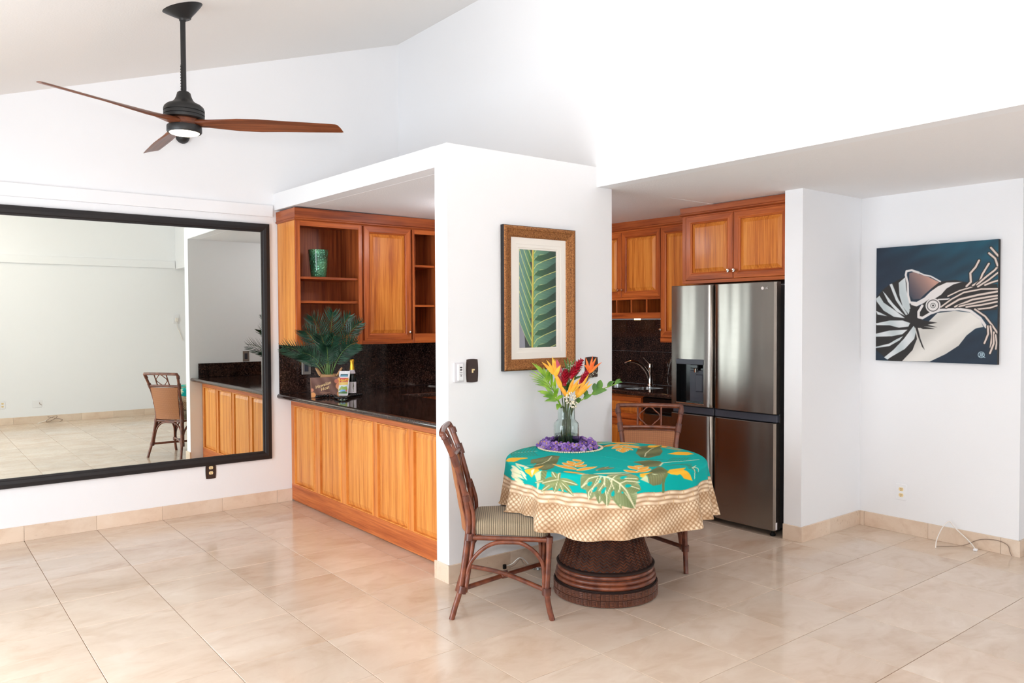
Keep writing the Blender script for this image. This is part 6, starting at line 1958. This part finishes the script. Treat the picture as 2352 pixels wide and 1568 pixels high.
P, r, u, n, W = panel_frame((2.600, 5.905, 0.922), (2.872, 5.845, 0.922), 0.165, 0.10)
W = 0.275; H_ = 0.160
cbx = thing('chocolate_box', 'brown chocolate gift box with cream script lettering on the counter', 'box', (2.72, 5.88, 0.921))
bb = MB()
t_ = MB().box(0, W, 0, H_, -0.028, 0.0)
bb.add([tuple(P(*q)) for q in t_.v], t_.f)
bb.build('carton', plain('chocolate_carton', (150, 104, 84), 0.45), cbx)
r1 = Raster(0, W, 0, H_, 0.002, (112, 78, 68))
r1.im = r1.im + (12 * np.sin(r1.X * 70 + r1.Y * 40))[..., None] + np.clip((r1.Y - 0.10) * 200, 0, 12)[..., None]
for (x, y, rad_, c) in ((0.235, 0.125, 0.030, (238, 176, 104)), (0.222, 0.085, 0.026, (214, 140, 100)), (0.245, 0.06, 0.032, (244, 200, 130)), (0.205, 0.125, 0.018, (196, 116, 92)), (0.235, 0.02, 0.030, (222, 150, 96)), (0.012, 0.02, 0.022, (232, 160, 100)), (0.005, 0.06, 0.014, (214, 140, 110)), (0.256, 0.10, 0.018, (250, 216, 150))):
    r1.disc((x, y), rad_, c)
printed_panel('printed_front', P, W, H_, 80, 48, r1, 0.0006, cbx)
M_CREAMINK = plain('cream_ink', (250, 222, 160), 0.5)
for body, cx_, cy_, sz in (('Hawaiian', 0.094, 0.098, 0.036), ('Host', 0.108, 0.070, 0.036)):
    a = 0.30
    lettering(body, sz, P(cx_, cy_, 0.001), r * math.cos(a) + u * math.sin(a), u * math.cos(a) - r * math.sin(a), M_CREAMINK, cbx, shear=0.3)
for v_, w_ in ((0.036, 0.085), (0.026, 0.035)):
    q = MB().box(0.108 - w_ / 2, 0.108 + w_ / 2, v_ - 0.0016, v_ + 0.0016, 0.0006, 0.001)
    MB().add([tuple(P(*z_)) for z_ in q.v], q.f).build('small_print', plain('small_print_ink', (168, 126, 100), 0.5), cbx)

P, r, u, n, W = panel_frame((2.803, 5.868, 0.924), (2.874, 5.815, 0.924), 0.2, 0.16)
r = Vector(r); W = 0.088; H_ = 0.205
bg_ = thing('snack_bag', 'small white snack bag with yellow lettering and a painted landscape', 'snack bag', (2.84, 5.84, 0.921))
tilt = -0.07
Pq = P
P = lambda a, b_, w: Pq((a - 0.044) * math.cos(tilt) - b_ * math.sin(tilt) * -1 * -1 + 0.044, b_ * math.cos(tilt) + (a - 0.044) * math.sin(tilt) * 0.0, w)
r2 = Raster(-0.002, W + 0.002, -0.002, H_ + 0.002, 0.0014, (232, 230, 232))
r2.poly([(0.014, 0.158), (0.074, 0.158), (0.074, 0.180), (0.014, 0.180)], (30, 70, 84))
r2.poly([(0.017, 0.161), (0.071, 0.161), (0.071, 0.169), (0.017, 0.169)], (110, 178, 204))
r2.poly([(0.010, 0.105), (0.080, 0.105), (0.080, 0.150), (0.010, 0.150)], (196, 70, 60))
r2.poly([(0.010, 0.085), (0.080, 0.085), (0.080, 0.118), (0.010, 0.112)], (226, 186, 90))
r2.poly([(0.010, 0.02), (0.080, 0.02), (0.080, 0.092), (0.010, 0.088)], (206, 214, 224))
r2.poly([(0.010, 0.05), (0.030, 0.082), (0.05, 0.075), (0.072, 0.080), (0.080, 0.06), (0.080, 0.045), (0.010, 0.045)], (132, 158, 40))
r2.poly([(0.020, 0.036), (0.060, 0.034), (0.066, 0.052), (0.03, 0.054)], (110, 156, 214))
r2.poly([(0.010, 0.02), (0.080, 0.02), (0.080, 0.036), (0.05, 0.040), (0.010, 0.032)], (70, 118, 50))
r2.disc((0.072, 0.044), 0.007, (190, 90, 90))
uu, vv = np.meshgrid(np.linspace(0, W, 50), np.linspace(0, H_, 90))
bul = 0.013 * np.clip(np.sin(PI * np.clip(vv / H_, 0, 1)), 0, 1) ** 0.5 * np.clip(np.sin(PI * uu / W), 0, 1) ** 0.6
bul = bul + 0.001 * np.sin(uu * 300) * (vv > H_ - 0.018)
for sgn, nm in ((1, 'printed_front'), (-1, 'back')):
    V = np.zeros(uu.shape + (3,))
    for j in range(uu.shape[0]):
        for i in range(uu.shape[1]):
            V[j, i] = P(uu[j, i], vv[j, i], sgn * bul[j, i])
    grid_mesh(nm, V, r2.sample(uu, vv) if sgn > 0 else np.full(uu.shape + (3,), 230.0), M_PRINT, bg_)
lettering('Mauna', 0.031, P(0.045, 0.130, 0.0145), r * 0.98 + u * 0.2, u * 0.98 - r * 0.2, plain('yellow_ink', (255, 214, 20), 0.45), bg_, shear=0.2)

bt = thing('wine_bottle', 'dark sparkling wine bottle with gold foil neck and pale label', 'bottle', (2.955, 5.90, 0.921))
c3b = (2.955, 5.90, 0.9215)
MB().lathe([(0.0, 0.004), (0.030, 0.0), (0.036, 0.004), (0.0375, 0.012), (0.0375, 0.135), (0.035, 0.155), (0.027, 0.18), (0.019, 0.205), (0.0155, 0.225), (0.0145, 0.235)], c3b, 28).build('bottle_glass', M_BOTTLE, bt, smooth=60)
MB().lathe([(0.0145, 0.296), (0.0170, 0.294), (0.0175, 0.278), (0.0155, 0.270), (0.0158, 0.250), (0.0200, 0.215), (0.0205, 0.209)], c3b, 24, cap0=True).build('foil_neck', M_GOLDFOIL, bt, smooth=60)
MB().lathe([(0.0206, 0.210), (0.0265, 0.187), (0.0285, 0.180)], c3b, 24).build('foil_collar', M_SILVERFOIL, bt, smooth=60)
lb = MB()
A0 = math.atan2(-0.7863, -0.6179)
vs, fs = [], []
for k in range(13):
    a = A0 - 1.25 + 2.5 * k / 12
    for z in (0.020, 0.112): vs.append((c3b[0] + 0.0380 * math.cos(a), c3b[1] + 0.0380 * math.sin(a), c3b[2] + z))
fs = [(2 * k, 2 * k + 2, 2 * k + 3, 2 * k + 1) for k in range(12)]
lo = lb.add(vs, fs).build('label', M_LABELPAPER, bt, smooth=60, recalc=False)
em = MB()
for (da, z, w_, h__) in ((0.42, 0.095, 0.10, 0.012), (0.46, 0.080, 0.13, 0.010), (0.40, 0.066, 0.10, 0.010), (0.47, 0.050, 0.06, 0.008), (0.44, 0.036, 0.08, 0.004)):
    q = [(c3b[0] + 0.0383 * math.cos(A0 + da + s_ * w_), c3b[1] + 0.0383 * math.sin(A0 + da + s_ * w_), c3b[2] + z + t__ * h__) for s_, t__ in ((-1, -1), (1, -1), (1, 1), (-1, 1))]
    em.add(q, [(0, 1, 2, 3)])
em.build('label_emblem', plain('label_ink', (120, 116, 96), 0.6), lo, recalc=False)

nl = thing('nut_lei', 'string of glossy black nut beads lying before the box and bottle', 'necklace', (2.79, 5.76, 0.921))
path = smoothpath([(2.615, 5.835, 0), (2.70, 5.868, 0), (2.755, 5.80, 0), (2.715, 5.70, 0), (2.70, 5.62, 0), (2.735, 5.585, 0), (2.80, 5.66, 0), (2.86, 5.735, 0), (2.93, 5.77, 0), (2.985, 5.80, 0)], 12)
acc, last = 0.0, path[0]
nb = MB().ball((0, 0, 0), (0.0135, 0.0135, 0.0125), 12, 8)
me_n = bpy.data.meshes.new('nut'); me_n.from_pydata(nb.v, [], nb.f); me_n.materials.append(M_NUT)
me_n.polygons.foreach_set('use_smooth', [True] * len(me_n.polygons))
pos = [path[0]]
for p in path[1:]:
    if (p - pos[-1]).length > 0.0262: pos.append(p)
for p in pos:
    o = link('nut', me_n, nl)
    o.location = Vector((p.x, p.y, 0.934)) - WL[nl.name]
MB().tube([(p.x, p.y, 0.934) for p in path], 0.003, 5).build('ribbon', M_NUT, nl)

# ------------------------------------------------------------------ glass vase, flowers and orchid lei on the table
VB = Vector((3.205, 3.545, ZT + 0.001))
fv = thing('flower_vase', 'clear blue-green glass jar vase with water on the tablecloth', 'vase', VB)
out_ = [(0.0, 0.0), (0.066, 0.0), (0.074, 0.006), (0.0765, 0.02), (0.0765, 0.128), (0.074, 0.143), (0.064, 0.155), (0.055, 0.163), (0.0525, 0.172), (0.0525, 0.232), (0.054, 0.238)]
inn = [(0.051, 0.238), (0.0495, 0.230), (0.0495, 0.172), (0.052, 0.162), (0.061, 0.152), (0.0705, 0.141), (0.073, 0.126), (0.073, 0.022), (0.070, 0.012), (0.0, 0.010)]
MB().lathe(out_ + inn, tuple(VB), 40).build('glass', M_GLASS, fv, smooth=50)
MB().lathe([(0.0, 0.011), (0.069, 0.0125), (0.0722, 0.022), (0.0722, 0.075), (0.0, 0.075)], tuple(VB), 40).build('water', M_WATER, fv, smooth=50)
FG = 'flowers in the glass vase'


def fp_(a, z, dpt=0.0):
    return VB + E1v * a + UP * z + E2v * dpt


def stem(root, top, foot_, r=0.0032, mat=None, mid=None):
    foot_ = (max(-0.06, min(0.06, -top[0] * 0.35 + foot_[0] * 1.6)), foot_[1], foot_[2] * 1.5)
    neck = fp_(max(-0.040, min(0.040, top[0] * 0.45)), 0.22, max(-0.03, min(0.03, top[2] * 0.6)))
    MB().tube(smoothpath([fp_(*foot_), neck, fp_(*top)], 5), r, 7).build('stem', mat or M_STEM, root, smooth=60)


def heliconia(label, base, tips, mat, foot_, wid=0.022):
    t = thing('heliconia_flower', label, 'flower', fp_(*base), FG)
    stem(t, base, foot_)
    for tp in tips:
        b = MB()
        st_ = tp[3] if len(tp) > 3 else base
        petal(b, fp_(*st_), fp_(*tp[:3]), wid * (tp[4] if len(tp) > 4 else 1), bend=0.006, thick=0.5, pw=0.6)
        b.build('bract', mat, t, smooth=50, recalc=False)


heliconia('golden heliconia on the left with spread pointed bracts', (-0.01, 0.315, -0.03), [(-0.150, 0.515, -0.03, (-0.07, 0.435, -0.03)), (-0.122, 0.528, -0.04, (-0.07, 0.44, -0.03), .8), (-0.085, 0.548, -0.03, (-0.07, 0.43, -0.03)), (-0.070, 0.535, -0.03, (-0.068, 0.43, -0.03), .8), (-0.036, 0.498, -0.05, (-0.072, 0.425, -0.03), 1.2), (-0.075, 0.452, -0.03, (-0.03, 0.35, -0.03), 1.3), (-0.062, 0.40, -0.03, (0.005, 0.30, -0.03), 1.1), (0.02, 0.35, -0.05, (0.0, 0.30, -0.03), .9)], M_YELLOW, (0.0, 0.015, 0.01))
heliconia('orange red heliconia in front of the right switch plate', (0.142, 0.445, 0.0), [(0.162, 0.55, 0.0), (0.215, 0.512, -0.02), (0.118, 0.54, 0.0), (0.185, 0.54, 0.01), (0.106, 0.50, -0.02, (0.14, 0.455, 0), .8), (0.174, 0.52, -0.03, (0.14, 0.45, 0), .9)], M_ORANGE, (-0.02, 0.02, 0.02), wid=0.017)
heliconia('short golden heliconia in the middle of the bouquet', (0.015, 0.325, -0.05), [(0.082, 0.418, -0.06), (0.045, 0.425, -0.05), (0.098, 0.392, -0.07), (0.060, 0.38, -0.08), (0.028, 0.40, -0.06)], M_YELLOW, (0.02, 0.015, -0.02), wid=0.020)
heliconia('golden heliconia opening to the right above the white blossom', (0.06, 0.300, -0.04), [(0.156, 0.385, -0.05), (0.134, 0.440, -0.04), (0.064, 0.405, -0.05), (0.115, 0.36, -0.06), (0.14, 0.40, -0.05)], M_YELLOW, (0.03, 0.015, 0.0), wid=0.022)


def ginger(label, a, b_, rr_, foot_):
    t = thing('ginger_flower', label, 'flower', fp_(*a), FG)
    stem(t, a, foot_, 0.005)
    A, B = fp_(*a), fp_(*b_)
    ax = (B - A)
    L = ax.length
    ax.normalize()
    o1 = ax.orthogonal().normalized(); o2 = ax.cross(o1)
    m = MB()
    nlev = 9
    for i in range(nlev):
        t_2 = i / (nlev - 1)
        rad_ = rr_ * (math.sin(PI * (0.18 + 0.72 * t_2)) ** 0.8)
        for k in range(8):
            ang_ = 2 * PI * (k / 8 + 0.5 * (i % 2) / 8)
            dr = o1 * math.cos(ang_) + o2 * math.sin(ang_)
            p0 = A + ax * (L * 0.92 * t_2) + dr * rad_ * 0.25
            p1 = p0 + dr * rad_ * 0.75 + ax * 0.028
            petal(m, p0, p1, 0.017, side=ax.cross(dr), bend=0.003, n=4, thick=0.3)
    m.tube([A, B], [rr_ * 0.5, rr_ * 0.25], 8)
    m.build('flower_head', M_RED, t, smooth=50, recalc=False)


ginger('long red ginger flower leaning to the upper right', (0.022, 0.415, 0.03), (0.092, 0.515, 0.03), 0.036, (0.0, 0.015, 0.03))
ginger('small red ginger flower standing upright in the middle', (-0.014, 0.37, 0.0), (-0.004, 0.452, 0.0), 0.030, (-0.02, 0.015, 0.0))
ginger('red ginger flower below the orange heliconia', (0.082, 0.36, 0.01), (0.134, 0.452, 0.02), 0.029, (0.02, 0.015, 0.03))
t = thing('pink_bract_flower', 'single dusky pink bract behind the golden heliconia', 'flower', fp_(-0.04, 0.40, 0.05), FG)
stem(t, (-0.035, 0.40, 0.05), (-0.01, 0.02, 0.04))
b = MB(); petal(b, fp_(-0.03, 0.38, 0.05), fp_(-0.055, 0.53, 0.05), 0.045, thick=0.3); b.build('bract', M_PINK, t, smooth=50, recalc=False)

t = thing('white_blossom', 'cluster of tiny cream blossoms at the vase rim', 'flower', fp_(0.02, 0.28, -0.055), FG)
stem(t, (0.02, 0.28, -0.05), (0.01, 0.02, -0.02))
b = MB()
for k in range(60):
    a_, e_ = RNG.uniform(0, 6.28), math.acos(RNG.uniform(-1, 1))
    rr2 = 0.033 + RNG.uniform(-0.004, 0.006)
    sx_ = 0.9 if k < 42 else 0.6
    off_ = (0.0, 0.012) if k < 42 else (0.022, -0.022)
    b.ball(tuple(fp_(0.02 + off_[0] + rr2 * math.sin(e_) * math.cos(a_) * sx_, 0.285 + off_[1] + rr2 * math.cos(e_) * 1.15 * sx_, -0.055 + rr2 * 0.6 * math.sin(e_) * math.sin(a_))), 0.0055, 6, 4)
b.build('blossoms', M_CREAMFL, t, smooth=60)
t = thing('filler_sprig', 'grey green filler sprigs among the red ginger', 'flower', fp_(0.0, 0.3, 0.03), FG)
stem(t, (0.0, 0.30, 0.03), (-0.01, 0.02, 0.02), 0.002)
b = MB()
for (a_, z_) in ((-0.03, 0.44), (0.0, 0.47), (0.03, 0.50), (0.05, 0.48), (0.175, 0.46), (0.16, 0.43), (-0.045, 0.40)):
    for k in range(10):
        b.ball(tuple(fp_(a_ + RNG.uniform(-.018, .018), z_ + RNG.uniform(-.018, .018), 0.02 + RNG.uniform(-.01, .01))), 0.0032, 5, 3)
    b.tube([fp_(a_, z_, 0.02), fp_(a_ * 0.3, 0.30, 0.03)], 0.0012, 4)
b.build('sprigs', plain('grey_filler', (196, 196, 178), 0.7), t)


def spray(label, base, tip, blades, mat, foot_, wid=0.024, cat='leaf', name='palm_leaf'):
    t = thing(name, label, cat, fp_(*base), FG)
    stem(t, base, foot_, 0.004, M_STEM)
    sp = smoothpath([fp_(*base), (fp_(*base) + fp_(*tip)) / 2 + UP * 0.012, fp_(*tip)], 6)
    MB().tube(sp, 0.003, 6).build('midrib', M_LEAF, t, smooth=60)
    for bl in blades:
        p0 = sp[min(int(bl[0] * (len(sp) - 1)), len(sp) - 1)]
        m = MB()
        petal(m, p0, fp_(*bl[1:4]), wid * (bl[4] if len(bl) > 4 else 1), bend=bl[5] if len(bl) > 5 else 0.01, thick=0.06, pw=0.75, fold=0.2, side=None)
        m.build('leaflet', mat, t, smooth=50, recalc=False)


spray('bright green palm leaf fanning out to the upper left', (-0.03, 0.245, 0.0), (-0.13, 0.42, 0.0), [(1, -0.21, 0.508, 0), (1, -0.17, 0.49, -0.01, 1.2), (.9, -0.14, 0.48, 0.0, 1.3), (.85, -0.11, 0.475, -0.02, 1.3), (.8, -0.215, 0.465, 0.02, .7), (.7, -0.225, 0.447, 0.01, .7), (.65, -0.225, 0.43, 0.02, .7), (.6, -0.215, 0.41, -0.01, .7), (.55, -0.205, 0.395, 0.01, .8), (.6, -0.09, 0.45, -0.03, 1.2), (.45, -0.07, 0.42, -0.04, 1.2), (.95, -0.19, 0.505, -0.01, .9), (.5, -0.19, 0.375, 0.0, .9), (.75, -0.10, 0.46, -0.03, 1.3)], M_LEAF, (-0.03, 0.02, 0.0), wid=0.0135)
spray('green leaf spray spreading low on the left of the vase', (-0.035, 0.24, -0.03), (-0.075, 0.30, -0.03), [(1, -0.178, 0.338, -0.03, 1.4), (.8, -0.145, 0.305, -0.04, 1.2), (.5, -0.135, 0.275, -0.03, 1.3), (.3, -0.06, 0.225, -0.05, 1.6), (.9, -0.13, 0.36, -0.02, 1.2), (1, -0.05, 0.36, -0.06, 1.3), (.6, -0.02, 0.31, -0.06, 1.2), (.6, -0.085, 0.40, -0.01, 1.1), (.9, -0.16, 0.325, -0.03, .8)], M_LEAF, (-0.02, 0.02, -0.02), wid=0.0185)
spray('long green leafy branch reaching right over the faucet', (0.045, 0.255, -0.02), (0.30, 0.385, -0.05), [(.35, 0.10, 0.345, -0.03, 1.2), (.5, 0.168, 0.385, -0.03, 1.3), (.62, 0.205, 0.405, -0.04, 1.5), (.45, 0.245, 0.345, -0.05, 1.4), (.25, 0.15, 0.31, -0.04, 1.1), (1, 0.335, 0.39, -0.06, .6), (.95, 0.325, 0.41, -0.05, .6), (.8, 0.285, 0.395, -0.05, 1), (.15, 0.09, 0.29, -0.03, 1.1)], M_LEAFD, (0.02, 0.02, 0.0), wid=0.026, name='leafy_branch')
spray('thin green palm tips behind the red ginger', (0.0, 0.30, 0.05), (0.02, 0.42, 0.06), [(1, -0.01, 0.53, 0.06, .6), (1, 0.012, 0.54, 0.06, .6), (1, 0.035, 0.52, 0.06, .6), (1, 0.06, 0.53, 0.06, .6), (.6, 0.13, 0.43, 0.04, .7), (.6, -0.02, 0.47, 0.05, 1), (.4, 0.10, 0.47, 0.05, .7), (.3, 0.02, 0.39, -0.02, 1.4), (.2, -0.04, 0.40, -0.02, 1.2)], M_LEAFD, (0.01, 0.02, 0.04), wid=0.02)

# orchid lei
LC = Vector((3.178, 3.498, ZT))
le = thing('orchid_lei', 'purple orchid lei circling the foot of the flower vase', 'lei', LC)
bm_ = MB()
for k in range(5):
    a = 2 * PI * k / 5
    bm_.ball((0.0130 * math.cos(a), 0.0130 * math.sin(a), 0.006 if k % 2 else 0.002), (0.0115, 0.0115, 0.0070), 8, 5, 0)
bm_.ball((0, 0, 0.008), (0.004, 0.004, 0.006), 6, 4, 1)
meo = bpy.data.meshes.new('blossom'); meo.from_pydata(bm_.v, [], bm_.f)
meo.materials.append(M_PURPLE); meo.materials.append(M_GOLDTHREAD)
meo.polygons.foreach_set('material_index', bm_.m); meo.polygons.foreach_set('use_smooth', [True] * len(meo.polygons))
for k in range(92):
    a = 2 * PI * (k % 46) / 46 + RNG.uniform(-0.05, 0.05)
    ring = k // 46
    rr2 = (0.154 if ring == 0 else 0.140) + RNG.uniform(-0.012, 0.012)
    lx, ly = rr2 * 1.06 * math.cos(a), rr2 * 0.98 * math.sin(a)
    o = link('blossom', meo, le)
    z_ = (0.014 if ring == 0 else 0.032) + RNG.uniform(-0.003, 0.008)
    o.location = E1v * lx + E2v * ly + UP * z_
    out_d = (E1v * math.cos(a) + E2v * math.sin(a)) * (0.9 if ring == 0 else 0.3) + UP * RNG.uniform(0.3, 1.0) + Vector((RNG.uniform(-.4, .4), RNG.uniform(-.4, .4), 0))
    o.rotation_euler = out_d.to_track_quat('Z', 'Y').to_euler()
bd = MB()
for k in range(110):
    a = 2 * PI * k / 110
    for rr2, dz in ((0.186, 0.004), (0.193, 0.004)):
        p = LC + E1v * (rr2 * 1.0 * math.cos(a) + 0.012) + E2v * (rr2 * 0.98 * math.sin(a) - 0.012) + UP * (dz + 0.001)
        bd.ball((p.x + RNG.uniform(-.002, .002), p.y + RNG.uniform(-.002, .002), p.z), 0.0046, 5, 4)
so = bd.build('shell_bead_string', M_WHITEBEAD, le, smooth=60)
so['kind'] = 'stuff'
